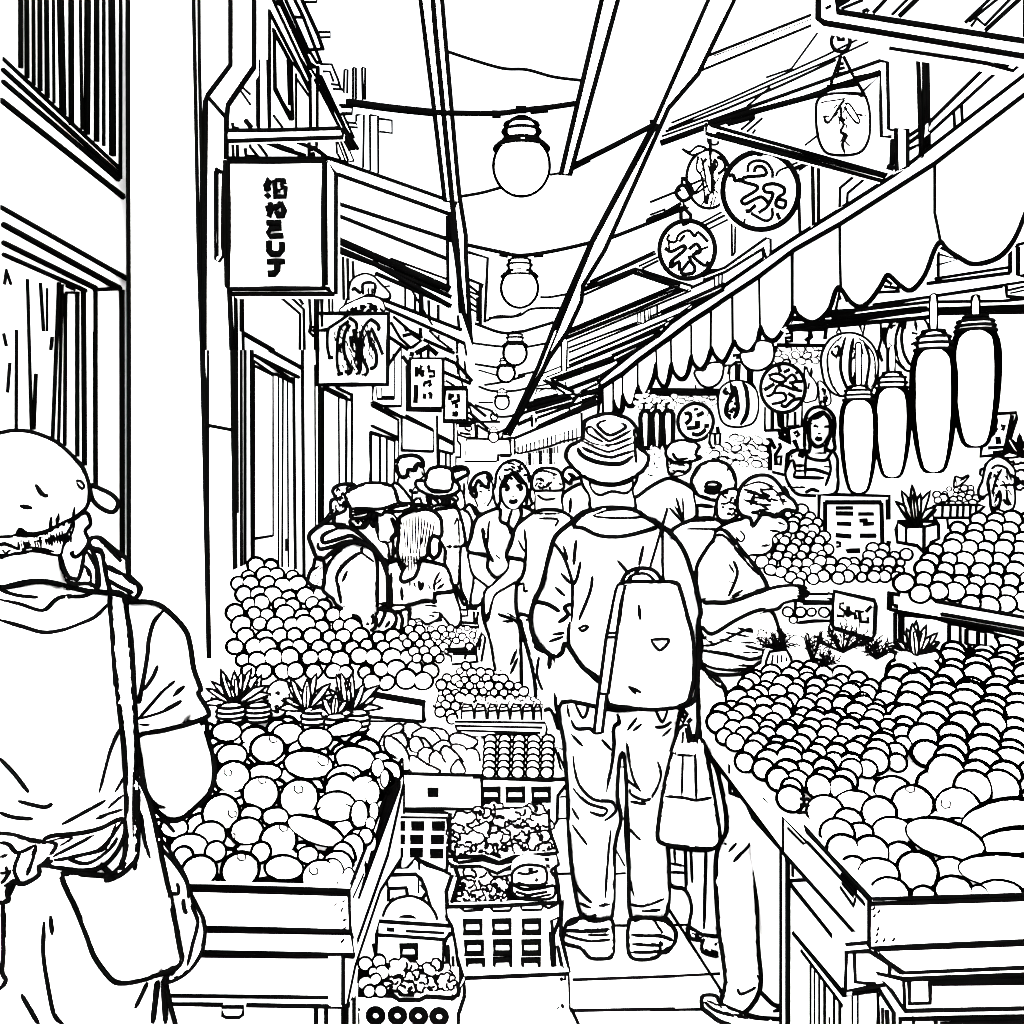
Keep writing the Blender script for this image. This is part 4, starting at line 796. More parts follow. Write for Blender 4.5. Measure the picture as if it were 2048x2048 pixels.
# ---------------------------------------------------------------- right table
tr = empty("produce_table", (1.1, 2.6, 0), "big right table with two deep trays of fruit and planked side", "table")
rf = PY(1.95); rs = PX(.704)
plate("tray_front", "I:1002,1385 1900,1355 1900,1545 1000,1585", rf, .03, 8, [("I:1015,1362 1900,1335", 6)] + [("I:%d,%d %d,%d" % (x, y, x + 6, y + 4), 8) for x, y in ((1038, 1415), (1015, 1402), (1018, 1435), (1035, 1495), (1030, 1520), (1028, 1552), (1062, 1546), (1105, 1544))], parent=tr)
plate("tray_side", "I:235,540 605,905 615,935 1000,1368 1000,1590 620,1165 225,640", rs, .03, 8,
      [("I:240,560 600,925", 6), ("I:270,530 600,900 720,908", 6), ("I:610,935 720,935", 7), ("I:655,990 1005,1360", 7), ("I:615,990 985,1390", 7), ("I:610,935 610,1160", 7), ("I:625,1000 720,1100 700,1110 630,1040", 5), ("I:620,970 715,968", 5), ("I:365,700 365,790", 6), ("I:455,800 470,830 500,850 570,920", 5), ("I:515,875 520,900 575,945", 6), ("I:390,710 470,790", 5), ("I:370,730 430,780", 5),
       ("I:875,1250 945,1330", 6), ("I:870,1310 930,1395 940,1360", 6), ("I:880,1290 930,1350", 7), ("I:225,570 250,630", 4), ("I:575,950 600,970", 5)], parent=tr)
plate("table_edge", "I:360,790 620,1080 990,1590 890,1605 640,1290 620,1160 470,990 430,900 395,890", PX(.72), .03, 8, [("I:360,800 365,880 395,890 400,850", 6), ("I:375,840 385,870", 6), ("I:655,1200 655,1260", 8), ("I:640,1280 710,1275", 6)], parent=tr)
plate("side_board", "I:635,1290 890,1600 885,1800 640,1500 628,1420", PX(.73), .03, 8, [("I:640,1500 885,1790", 7)], parent=tr)
sp_ = plate("side_planks", "I:640,1500 880,1800 1040,1780 1040,2100 640,2100", PX(.75), .02, 7, [("I:655,1550 880,1850", 6), ("I:660,1560 662,2100", 9)] + [("I:%d,%d %d,2100" % (x, y, x), w_) for x, y, w_ in ((735, 1665, 6), (752, 1690, 5), (775, 1710, 6), (800, 1740, 8), (820, 1900, 5), (843, 1790, 7), (870, 1830, 9), (925, 1790, 5), (950, 1790, 5))], parent=tr)
plate("leg", "I:600,1070 628,1160 628,2100 600,2100", PX(.715), .04, 9, parent=tr)
plate("leg_block", "I:895,1605 1000,1600 1090,1660 1090,1750 1020,1760 890,1780", PY(1.93), .08, 8, [("I:930,1610 935,1740 1030,1750", 7), ("I:890,1570 1000,1560", 6)], parent=tr)
plate("shelf_board", "I:1010,1600 1160,1700 1900,1665 1900,1560 1060,1590", PY(1.94), .1, 8, [("I:1040,1610 1160,1715 1900,1690", 7)], parent=tr)
plate("lower_box", "I:1160,1728 1900,1700 1900,1855 1160,1870 1100,1780 1030,1700", PY(1.92), .06, 8, [("I:1275,1740 1900,1725", 12), ("I:1180,1740 1182,1838 1275,1835 1275,1730", 8), ("I:1155,1720 1160,1870", 6), ("I:1285,1750 1900,1745", 6)], parent=tr)
plate("lower_box", "I:1140,1910 1900,1895 1900,2150 1140,2150", PY(1.95), .06, 8, [("I:1200,1900 1205,2100", 6), ("I:1300,1915 1305,2100", 8), ("I:1320,1930 1900,1918", 7), ("I:1040,1770 1110,1880 1110,2100", 7), ("I:1060,1860 1065,2100", 5), ("I:1080,1870 1090,2100", 7)], parent=tr)
sr = PS(.70, 2.04, .2)
gap_sheet("I:240,545 350,380 640,320 1000,300 1420,200 1900,190 1900,1340 1010,1365 720,1000", sr, tr, .03)
g = Geo(); g.add([(.705, 3.4, .7), (.705, 3.4, 0), (3, 3.4, 0), (3, 3.4, .7)], [(0, 1, 2, 3)]); g.box(.78, 3, 2.05, 3.4, .0, .66, 0); build(g, "cabinet", tr)
pile("apricot", "round apricot heaped at the left of the big right table", "apricot", "apricots on the right table", "I:255,540 340,430 430,340 640,330 720,280 860,330 1000,370 1180,560 1250,700 1170,760 1000,760 950,840 860,900 720,905 600,905 480,800 340,660", sr, .0335, rim=.5, seed=21, sp=1.62, jit=.25, size_j=.2)
pile("grapefruit", "large grapefruit heaped at the right of the big right table", "grapefruit", "grapefruit on the right table", "I:1010,330 1240,270 1420,210 1900,200 1900,930 1520,930 1380,840 1270,720 1200,600 1080,420", PS(.71, 2.04, .2), .047, rim=.42, seed=22, sp=1.66, jit=.22, size_j=.15, squash=.95)
pile('squash', 'squash showing between the top ones of the front right tray', 'squash', 'lower squashes in the front right tray', 'I:720,840 1900,840 1900,1325 1020,1340 800,1070 720,960', PS(.66, 2.04, .15), .035, rim=.5, seed=78, sp=1.7, jit=.3)
nl = "round squash in the front right tray"
traced("squash", nl, "squash", "squashes in the front right tray", 'I', [(795, 870, 78, 60), (800, 965, 85, 75), (930, 930, 85, 65), (905, 1010, 70, 62), (1045, 965, 82, 72), (1110, 870, 85, 68), (960, 1060, 60, 48), (1105, 1060, 92, 70), (1200, 925, 95, 82, 0, (-.1, .7)), (1405, 945, 98, 88, 0, (-.5, .2)), (1290, 850, 75, 75), (1500, 880, 80, 80), (1620, 870, 60, 60),
       (855, 1065, 80, 70), (880, 1140, 75, 72), (1010, 1150, 82, 76), (1140, 1160, 70, 60), (930, 1220, 62, 55), (1040, 1250, 92, 72), (1218, 1238, 92, 88), (1370, 1230, 80, 60), (1095, 1335, 88, 70), (1385, 1330, 85, 72), (1600, 1345, 105, 68), (1250, 1350, 60, 50), (1500, 1350, 50, 50), (1240, 1060, 60, 60)], PS(.70, 2.04, .15), .38, 5)
traced("eggplant", "long pale eggplant lying in the front right tray", "eggplant", "eggplants in the front right tray", 'I', [(1345, 1085, 175, 85, 14), (1620, 990, 190, 78, -12), (1630, 1232, 205, 72, 2), (1660, 1095, 150, 55, -10)], PS(.72, 2.04, .15), .36, 6)

# ---------------------------------------------------------------- right back stall shelves
sh = empty("display_shelf", (1.6, 3.5, 0), "right wall shelf with plank front carrying rows of round fruit above the big table", "shelf")
sl_ = PL(pts("O:800,1500")[0], 3.65, pts("O:1932,1700")[0], 3.05)
plate("plank", "O:805,1455 1990,1668 1990,1805 800,1595 765,1590 770,1440", sl_, .03, 7, [("O:820,1560 1990,1765", 7), ("O:775,1450 785,1585", 7), ("O:800,1470 805,1560", 5)], parent=sh)
plate("rail", "O:820,1605 1990,1830 1990,1900 1860,1850 1610,1780 1290,1710 1170,1670 880,1640", PL(pts("O:800,1500")[0], 3.7, pts("O:1932,1700")[0], 3.1), .03, 5, parent=sh)
for xa, xb, ya in ((825, 860, 1620), (880, 890, 1640), (1290, 1380, 1720), (1440, 1530, 1760), (1540, 1600, 1780)):
    plate("post", "O:%d,%d %d,%d %d,1900 %d,1890" % (xa, ya, xb, ya + 10, xb, xa), PL(pts("O:800,1500")[0], 3.72, pts("O:1932,1700")[0], 3.12), .03, 5, [("O:%d,%d %d,1890" % (xa, ya, xa), 8)], parent=sh)
ssu = PS(1.13, 3.4, .8)
gap_sheet("O:850,1460 880,1340 1000,1180 1140,990 1290,890 1560,780 1990,760 1990,1650", ssu, sh, .03)
pile("round_fruit", "round fruit stacked on the plank shelf at the right edge", "fruit", "fruit on the right plank shelf", "O:870,1440 900,1330 1010,1180 1140,1020 1290,920 1560,800 1990,780 1990,1640 1500,1550", ssu, .0365, rim=.44, seed=31, sp=1.66, jit=.18, size_j=.15)
e = empty("display_counter", (1.0, 4.5, 0), "middle counter holding a mound of small fruit before the framed price board", "counter")
plate("counter_front", "Q:600,1440 720,1480 1290,1480 1250,1520 1140,1520 940,1530 780,1560 690,1555 610,1480", PY(4.3), .04, 4, [("Q:690,1500 1280,1490", 6), ("Q:680,1520 940,1520", 5), ("Q:770,1540 940,1545", 4), ("Q:680,1560 780,1560", 5)], parent=e)
g = Geo(); g.box(.75, 1.9, 4.35, 4.6, 0, 1.0, 0); build(g, "cabinet", e)
sm = PS(1.17, 4.3, .8)
gap_sheet("Q:515,1250 600,1210 700,1070 800,1070 890,1180 1000,1350 1110,1280 1350,1290 1300,1480 700,1490 600,1410", sm, e, .02)
pile("lime", "small lime in the mound before the framed price board", "lime", "limes in the middle mound", "Q:520,1260 610,1215 680,1130 740,1060 830,1080 890,1180 960,1340 1110,1320 1120,1270 1300,1290 1370,1290 1290,1460 720,1470 600,1400", sm, .029, rim=.5, seed=41, sp=1.7, jit=.25, size_j=.2)
plate("price_board", "O:165,605 300,600 770,612 765,1020 745,1250 200,1180 160,950", PY(4.55), .04, 6, [("O:215,660 215,1020 235,1100", 7), ("O:215,668 700,668", 8), ("O:700,668 710,1060", 7), ("O:755,640 765,1020", 8), ("O:305,716 455,716", 6), ("O:305,763 455,765", 8), ("O:500,768 635,768", 6), ("O:510,825 580,822", 7), ("O:540,855 635,850", 7), ("O:315,850 440,855", 7), ("O:305,950 440,962", 8), ("O:515,955 655,955", 8), ("O:310,1010 345,1015 345,1045 310,1050", 5), ("O:410,1070 410,1085 515,1082", 9)],
      label="framed white price board with short lines of writing, behind the lime mound", cat="board")
plate("price_card", "O:295,1432 640,1512 650,1560 640,1800 620,1850 290,1750 275,1700", PY(3.95), .01, 8, [("O:380,1538 345,1538 340,1575 385,1605 375,1650 315,1642", 5), ("O:415,1560 408,1655", 7), ("O:450,1605 425,1640 470,1620 480,1675", 7), ("O:510,1605 520,1695 590,1698 580,1655", 7), ("O:470,1600 550,1610", 4), ("O:565,1612 615,1560", 6), ("O:305,1676 308,1678", 4)],
      label="handwritten price card reading Star on the right counter", cat="card")
plate("box", "O:-40,1520 20,1520 295,1525 275,1690 120,1690 0,1705 -40,1705", PY(4.05), .1, 6, [("O:0,1455 240,1455", 5), ("O:240,1450 285,1460 285,1510", 5), ("O:20,1535 290,1535", 7)], label="low white box of tiny fruit left of the price card", cat="box")
pile("radish", "tiny radish in the low box left of the price card", "radish", "radishes in the low box", "O:-160,1550 -80,1540 280,1545 265,1680 -150,1690", PS(.98, 4.0, 3), .024, rim=.5, seed=42, sp=1.9, jit=.3, size_j=.25)
# potted plant and little basket
e = empty("potted_plant", base("O:1000,1060", PY(4.0)), "upright leafy plant in a square pot beside the framed price board", "plant")
plate("pot", "O:845,830 1180,830 1192,860 1195,980 1130,1010 1100,1100 1060,1090 1010,1040 840,1010 830,900", PY(4.0), .12, 6, [("O:915,880 915,1040", 5), ("O:1068,870 1068,1080", 6), ("O:850,835 920,880 1080,875 1180,850", 5), ("O:865,845 960,860 1060,860", 5)], parent=e)
crown((pts("O:1000,830")[0][0], pts("O:1000,830")[0][1] + 6), 3.98, 9, 78, 8, .75, 77, e, "leaves", 4)
e = empty("fruit_basket", base("O:1380,800", PY(4.1)), "small basket of berries with leaves, right of the potted plant", "basket")
plate("basket_body", "O:1150,700 1180,690 1540,690 1590,700 1530,760 1540,800 1150,800", PY(4.1), .1, 5, [("O:%d,700 %d,800" % (x, x - 5), 5) for x in (1230, 1300, 1360, 1410, 1470, 1520)] + [("O:1270,800 1280,900", 4), ("O:1470,800 1470,840", 4)], parent=e)
pile("strawberry", "little strawberry in the small basket right of the potted plant", "strawberry", "strawberries in the small basket", "O:1150,560 1260,540 1480,530 1500,620 1580,640 1580,690 1160,690", PS(1.28, 4.1, 1.2), .019, rim=.6, seed=51, sp=1.7, jit=.4, size_j=.3)
puff("leaf", "O:1330,525 1340,450 1365,455 1400,460 1450,435 1440,460 1400,500 1350,530", 4.08, .01, 4, [("O:1345,460 1350,520", 4), ("O:1380,480 1440,445", 4)], label="dark leaf sprig on top of the small berry basket", cat="leaf")
greens("chard", "leafy chard head hanging over the right shelf's back", "chard", "chard heads at the right edge", 'O', [(1700, 420, 130), (1900, 470, 90), (1880, 250, 90)], PY(3.9), 4, 61)
puff("chard", "O:1560,640 1545,560 1580,480 1600,380 1640,310 1720,280 1800,330 1850,400 1840,520 1850,640 1830,720 1780,740 1900,780 1730,730 1690,700 1670,750 1650,700 1640,600 1600,600", 3.8, .06, 5, [("O:1640,600 1620,500 1650,400", 6), ("O:1720,560 1730,640 1700,740", 6), ("O:1780,560 1790,640 1820,690", 5), ("O:1650,380 1700,350 1780,380 1820,480", 5), ("O:1740,380 1690,470 1660,590", 5), ("O:1770,400 1900,500 1720,520", 5), ("O:1680,690 1720,560", 5), ("O:1750,640 1800,690", 7)] + scatter("O:1640,400 1800,400 1800,600 1660,600", 22, 12, 4, 1.2, .8, 3),
     label="big drooping chard bunch above the right shelf fruit", cat="chard")
crown((pts("O:1900,260")[0][0], pts("O:1900,260")[0][1]), 3.7, 7, 50, 6, 1.5, 71, None, "leaf_spray", 4); props(bpy.data.objects["leaf_spray"], "spiky leaf spray at the right edge above the drooping chard", "leaves")
plate("price_tag", "Q:1790,588 1890,582 1893,610 1870,680 1840,790 1800,800 1708,808 1715,740 1775,690 1790,620", PY(4.2), .02, 6, [("Q:1790,660 1780,680", 6), ("Q:1810,650 1830,650 1820,675", 6), ("Q:1795,705 1800,745", 9), ("Q:1745,765 1900,755 1770,790", 6), ("Q:1870,595 1830,790", 7)], label="slanting white price tag behind the rightmost long lantern", cat="tag")
# herb bunches at the back edge of the big table
def herb(b, Y, n, L, sp2, seed, lab, stalk=None, w_=2):
    e = empty("herb_bunch", PY(Y)((b[0], b[1] + 30)), lab, "herbs")
    rnd = random.Random(seed); g = Geo()
    for i in range(n):
        a = rnd.uniform(-sp2, sp2); l = L * rnd.uniform(.6, 1.1); Yy = Y + rnd.uniform(-.03, .03)
        x1, y1 = b[0] + l * math.sin(a), b[1] - l * math.cos(a)
        g.line([b, ((b[0] + x1) / 2 + rnd.uniform(-3, 3), (b[1] + y1) / 2), (x1, y1)], PY(Yy), rnd.choice((w_, w_ * .7, w_ * 1.6)))
        for q in (.5, .75, .95):
            sx2, sy2 = b[0] + (x1 - b[0]) * q, b[1] + (y1 - b[1]) * q; aa = a + rnd.choice((-.7, .7))
            g.line([(sx2, sy2), (sx2 + 9 * math.sin(aa), sy2 - 9 * math.cos(aa))], PY(Yy), w_)
    build(g, "leaves", e)
    if stalk: plate("stalks", stalk, PY(Y + .03), .05, 5, [(s, 3.5) for s in ("I:560,250 555,290", "I:580,250 580,290", "I:600,250 600,285", "I:620,260 622,280")] if 'I:5' in stalk else (), parent=e)
herb(pts("I:575,225")[0], 3.2, 26, 44, 1.35, 1, "bushy herb bunch on thick stalks at the left back of the big table", "I:545,235 620,225 640,260 660,340 600,340 525,330 530,280")
herb(pts("I:740,290")[0], 3.25, 12, 60, .35, 2, "thin upright herb sprig between two bushy bunches")
herb(pts("I:880,240")[0], 3.2, 34, 62, 1.2, 3, "tallest bushy herb bunch standing before the price card")
herb(pts("I:1030,270")[0], 3.22, 26, 44, 1.1, 4, "loose herb bunch right of the tallest one")
herb(pts("I:800,300")[0], 3.21, 12, 30, 1.2, 5, "lowest little herb tuft before the big table's back")
e = empty("pineapple", base("I:1190,300", PY(3.15)), "pineapple crown at the back of the big right table", "pineapple")
crown((pts("I:1210,255")[0][0], pts("I:1210,255")[0][1]), 3.15, 14, 68, 9, 1.25, 8, e, "crown", 4)
puff("fruit_body", "I:1120,270 1130,240 1180,235 1240,250 1300,240 1310,270 1240,280 1150,290", 3.17, .04, 5, parent=e)

# goods in the gap beyond the crates
e = empty("crate", PY(4.25)(pts("N:1560,1540")[0]), "small rear box of leafy bits under the long-haired woman's hands", "crate")
plate("crate_front", "N:1395,1440 1700,1430 1720,1560 1470,1590 1460,1510 1400,1480", PY(4.25), .1, 5, [("N:1420,1462 1700,1460", 5), ("N:1470,1485 1700,1490", 4), ("N:1600,1500 1590,1540", 5)], parent=e)
plate("crate_side", "N:1700,1430 1760,1280 1790,1330 1750,1560 1710,1550", PY(4.2), .03, 5, [("N:1730,1450 1750,1340", 4)], parent=e)
pile("vegetable", "crumpled small vegetable in the rear box under the long-haired woman's hands", "vegetable", "vegetables in the small rear box", "N:1080,1180 1330,1200 1500,1230 1700,1200 1740,1300 1690,1420 1400,1430 1200,1360 1060,1290", PS(.86, 4.3, 1.0), .021, rim=.6, seed=91, sp=1.75, jit=.4, size_j=.35)
for s_, Y_ in (("N:1550,1060 1620,1060 1620,1120 1560,1120", 4.45), ("N:1600,1020 1720,1020 1710,1050 1600,1045", 4.46), ("N:1680,1080 1720,1080 1705,1175 1685,1170", 4.44), ("N:1560,1180 1720,1190 1735,1230 1560,1215", 4.43)):
    plate("packet", s_, PY(Y_), .04, 5, label="small packet standing behind the rear box, left of the young woman", cat="packet", group="packets behind the rear box")
# ================================================================ PEOPLE
def TYf(p0, Y0, p1, Y1):
    def f(p):
        t = max(0, min(1, (p[1] - p0) / (p1 - p0))); return CAM + ray(p) * (Y0 + (Y1 - Y0) * t)
    return f
def person(lab, Y, body, wear=(), draw_on=(), vox=.014, tilt=None, w=6):
    """body: (outline, dY, thickness, inked rim width) pieces fused into one continuous skin; wear: clothing, hair, hat"""
    tmp = Geo()
    for b in body:
        P = spline(pts(b[0]), True, 4); fn = (lambda p, d=b[1]: (tilt(p) if tilt else PY(Y)(p)) + ray(p) * d)
        V, FF = puff_mesh(P, Y, b[2], None, fn); tmp.add(V, FF, 0, True)
    me = bpy.data.meshes.new("tmp"); me.from_pydata(tmp.v, [], tmp.f); o = bpy.data.objects.new("tmp", me); COL.objects.link(o)
    md = o.modifiers.new("r", 'REMESH'); md.mode = 'VOXEL'; md.voxel_size = vox
    m2 = o.modifiers.new("s", 'SMOOTH'); m2.factor = .5; m2.iterations = 2
    dg = bpy.context.evaluated_depsgraph_get(); dg.update(); ev = o.evaluated_get(dg).to_mesh()
    g = Geo(); V = [v.co.copy() for v in ev.vertices]; FF = [tuple(p.vertices) for p in ev.polygons]
    g.add(V, FF, 0, True); bpy.data.objects.remove(o)
    bv = BVHTree.FromPolygons(V, FF)
    for b in body:
        if len(b) > 3 and b[3]:
            fn = (lambda p, d=b[1]: (tilt(p) if tilt else PY(Y)(p)) + ray(p) * (d - .004)); g.line(spline(pts(b[0]), True, 4), fn, b[3], True)
    draw(g, draw_on, bv, Y, w, tilt)
    per = build(g, "person", None, lab, "person")
    LV = list(V); LF = list(FF)
    for it in wear:
        name, out, dY, T, ww = it[:5]; st = it[5] if len(it) > 5 else (); opt = it[6] if len(it) > 6 else {}
        base_ = opt.get('tilt', tilt)
        flat = (lambda p, d=dY, bb=base_: (bb(p) if bb else PY(Y)(p)) + ray(p) * d)
        bl_v = list(LV); bl_f = list(LF); tree = BVHTree.FromPolygons(bl_v, bl_f)
        def fn(p, tree=tree, flat=flat):
            h = tree.ray_cast(CAM, ray(p).normalized()); q = flat(p)
            if h[0] is not None and h[0].y < q.y + .25: q = h[0]
            return q - ray(p) * (.006 + .002 * Y)
        P_ = spline(pts(out), True, 4); V, FF = puff_mesh(P_, Y, T * .45, opt.get('R'), fn)
        o_ = len(LV); LV.extend(V); LF.extend([tuple(i + o_ for i in f) for f in FF])
        g2 = Geo(); g2.add(V, FF, 0, True); fe = lambda p, fn=fn: fn(p) - ray(p) * (.003 * Y)
        g2.line(P_, fe, ww, True)
        if st: draw(g2, st, BVHTree.FromPolygons(V, FF), Y, ww, fn)
        build(g2, name, per)
    return per

# ---- nearest person, left, seen from behind
P1 = person("nearest person at the left edge, in a cap with twisted towel and shoulder bag", 1.55,
    [("D:-150,900 0,990 300,980 420,900 440,1000 400,1080 350,1200 380,1290 460,1330 200,1420 -150,1400", .03, .11, 0),
     ("D:-200,520 0,480 200,480 400,600 460,760 420,900 330,1060 150,1120 -150,1100", .0, .12, 0),
     ("D:-200,1400 300,1400 700,1420 950,1560 1050,1800 G:1000,200 700,400 650,1000 600,1900 -200,1900", .03, .1, 0),
     ("G:770,330 900,310 1120,255 1145,340 1180,480 1180,590 1150,665 1080,735 1000,800 930,808 870,760 830,700 795,610 775,470", .03, .05, 9),
     ("D:390,1000 430,920 480,900 500,960 470,1000 490,1060 440,1130 400,1130", -.02, .012, 7)],
    [("cap", "D:-160,560 -60,490 0,462 80,448 180,457 290,500 350,542 410,600 455,650 480,715 493,770 488,830 465,880 410,930 350,958 290,990 200,1018 130,1012 110,990 90,1030 0,1040 -160,1040", -.03, .13, 9,
        [("D:195,740 240,800 268,800", 7), ("D:200,745 230,805", 7), ("D:108,858 180,870", 10), ("D:280,920 275,990", 8), ("D:322,900 312,960", 9), ("D:410,865 400,930", 8), ("D:418,725 440,722 460,745 455,765 435,755 420,730", 5), ("D:100,1030 115,985 160,1010", 6), ("D:0,1030 90,1018 115,1000 200,1005 290,975 350,945 410,918 462,872", 8), ("D:440,560 380,640 330,760", 1)]),
     ("cap_strap", "D:500,748 560,768 620,800 650,840 640,880 615,895 570,880 525,845 502,800", -.02, .012, 8),
     ("hair", "D:-160,1042 90,1030 200,1022 290,990 400,945 395,1010 350,1080 330,1130 250,1115 180,1105 100,1125 -160,1120", -.075, .05, 5, [("D:%d,%d %d,%d" % (x, 1035 - (x - 120) * .2 + (x * 7) % 22, x + (7 if x % 3 else -6), 1100 - (x - 120) * .12 - (x * 5) % 20), 4 + (x % 3)) for x in range(100, 395, 15)] + [("D:400,960 360,1030 335,1120", 7), ("D:120,1100 180,1085 300,1110", 7)] + [("D:0,1080 30,1070 110,1100", 7), ("D:15,1100 30,1120 60,1100", 4), ("D:0,1150 40,1130 180,1105 330,1135", 8)]),
     ("shirt", "D:-300,1300 0,1310 200,1278 330,1295 480,1330 600,1340 700,1385 830,1392 912,1428 1020,1540 1052,1640 1070,1760 1108,1870 G:1095,110 1150,205 1120,248 905,312 775,335 762,400 800,640 850,830 900,1000 960,1200 500,1300 -300,1300", -.04, .13, 9,
        [("D:900,1440 850,1500 820,1600 810,1700 770,1932 G:760,130", 8), ("D:870,1740 840,1810 G:790,90", 7), ("G:965,38 900,90 830,170 770,240", 7), ("G:890,90 830,165", 4), ("G:1022,65 955,122", 9), ("G:1005,148 900,205 755,248", 8), ("G:770,275 825,280", 7),
         ("G:0,465 80,550 160,655", 10), ("G:100,700 240,733 290,712", 8), ("G:0,765 80,790 185,798", 8), ("G:660,300 600,440 545,655", 8), ("G:685,560 630,655", 7), ("G:680,670 595,742", 7), ("G:580,698 340,830", 7), ("G:680,750 525,798", 7),
         ("D:0,1310 170,1275 280,1280 390,1312 490,1328", 9), ("D:0,1325 100,1355 212,1365", 8), ("D:0,1378 110,1402 235,1438 300,1385 350,1362 470,1358 530,1335 605,1335", 8), ("D:0,1490 110,1522 235,1558 350,1545 450,1510 530,1470 600,1400", 9), ("G:770,400 800,620 860,720 912,738", 6), ("G:850,800 910,815 965,875", 6)]),
     ("towel", "D:495,1045 540,1035 570,1050 640,1110 700,1160 710,1240 770,1300 775,1330 745,1370 690,1360 620,1340 600,1300 580,1210 560,1110 500,1090", -.1, .025, 8,
        [("D:550,1050 640,1140 670,1170", 7), ("D:500,1100 560,1120 600,1200 690,1240", 8), ("D:600,1190 650,1220 750,1290 760,1340", 7), ("D:590,1260 650,1300 740,1340", 8), ("D:575,1150 610,1300", 7), ("D:680,1250 745,1300", 6), ("D:700,1330 740,1365", 7)]),
     ("towel_fold", "D:330,1130 345,1210 385,1285 490,1290 545,1310 540,1200 520,1130 480,1090 440,1250 410,1262 370,1240", -.1, .02, 7, [("D:480,1110 525,1200 535,1310", 6), ("D:470,1190 500,1230 500,1310", 5), ("D:440,1270 470,1190 490,1250", 5)]),
     ("trousers", "G:-300,930 0,905 240,930 480,1000 620,1110 900,1350 915,1700 920,2300 -300,2300", .0, .14, 9,
        [("G:15,1220 22,1500 15,1640 35,1690 0,1740", 10), ("G:242,1365 240,1550 270,1750 300,1880 350,1932", 8), ("G:278,1332 288,1438", 8), ("G:118,1765 215,1932", 9), ("G:815,1700 745,1845", 8), ("G:870,1690 855,1800 840,1932", 12), ("G:900,1700 912,1932", 12), ("G:440,1140 512,1190", 7), ("G:600,1120 640,1145 672,1130", 7)]),
     ("bag", "G:340,1120 420,1300 480,1450 520,1560 600,1670 665,1708 800,1685 960,1625 1003,1580 990,1500 940,1220 890,960 850,800 800,640 750,600 745,950 700,1050 600,1110 400,1100", -.08, .07, 9,
        [("G:755,740 780,780 800,920 828,1020", 7), ("G:735,960 748,1020 745,1085", 8), ("G:920,1080 975,1150 985,1210 940,1210", 6), ("G:880,950 960,1040 1030,1150 1040,1240", 6), ("G:1010,1240 1015,1290 1030,1325", 8)]),
     ("bag_side", "G:850,800 880,900 950,1000 1020,1120 1045,1200 1090,1290 1125,1370 1125,1480 1100,1560 1040,1640 960,1690 900,1700 960,1640 1003,1580 985,1420 930,1180", -.06, .05, 8, [("G:1050,1200 1060,1280 1090,1370 1060,1500 1035,1610", 7), ("G:1085,1290 1120,1390 1118,1490", 5)]),
     ("bag_strap", "D:612,1350 690,1360 700,1450 725,1600 745,1932 G:755,400 760,950 720,1060 640,1120 580,1130 690,1000 690,500 660,200 638,0 D:640,1850 620,1550", -.1, .03, 9, [("D:680,1365 705,1550 735,1932 G:742,400 735,900", 7)]),
     ("apron_string", "G:-250,880 0,880 100,895 215,930 280,895 430,880 560,850 670,800 690,870 640,990 540,1075 420,1085 230,1055 215,1110 130,1160 70,1145 40,1200 25,1260 -250,1200", -.11, .05, 8,
        [("G:215,935 310,945 230,1060", 8), ("G:110,990 80,1080 110,1150", 7), ("G:200,950 150,1110", 8), ("G:0,930 50,945 100,990 195,945", 8), ("G:45,1000 0,1010", 7), ("G:60,1080 20,1140 0,1150", 7), ("G:230,1040 400,1010 560,960 680,810", 7), ("G:290,1010 520,890", 6), ("G:350,1010 480,1045 600,970 650,900", 7), ("G:260,1060 450,1080 570,1060", 7), ("G:250,930 400,900 330,950", 5), ("G:20,1170 80,1155 25,1270", 6), ("G:0,1100 40,1090 30,1060", 6), ("G:470,990 580,960 640,830", 6)])], vox=.016)

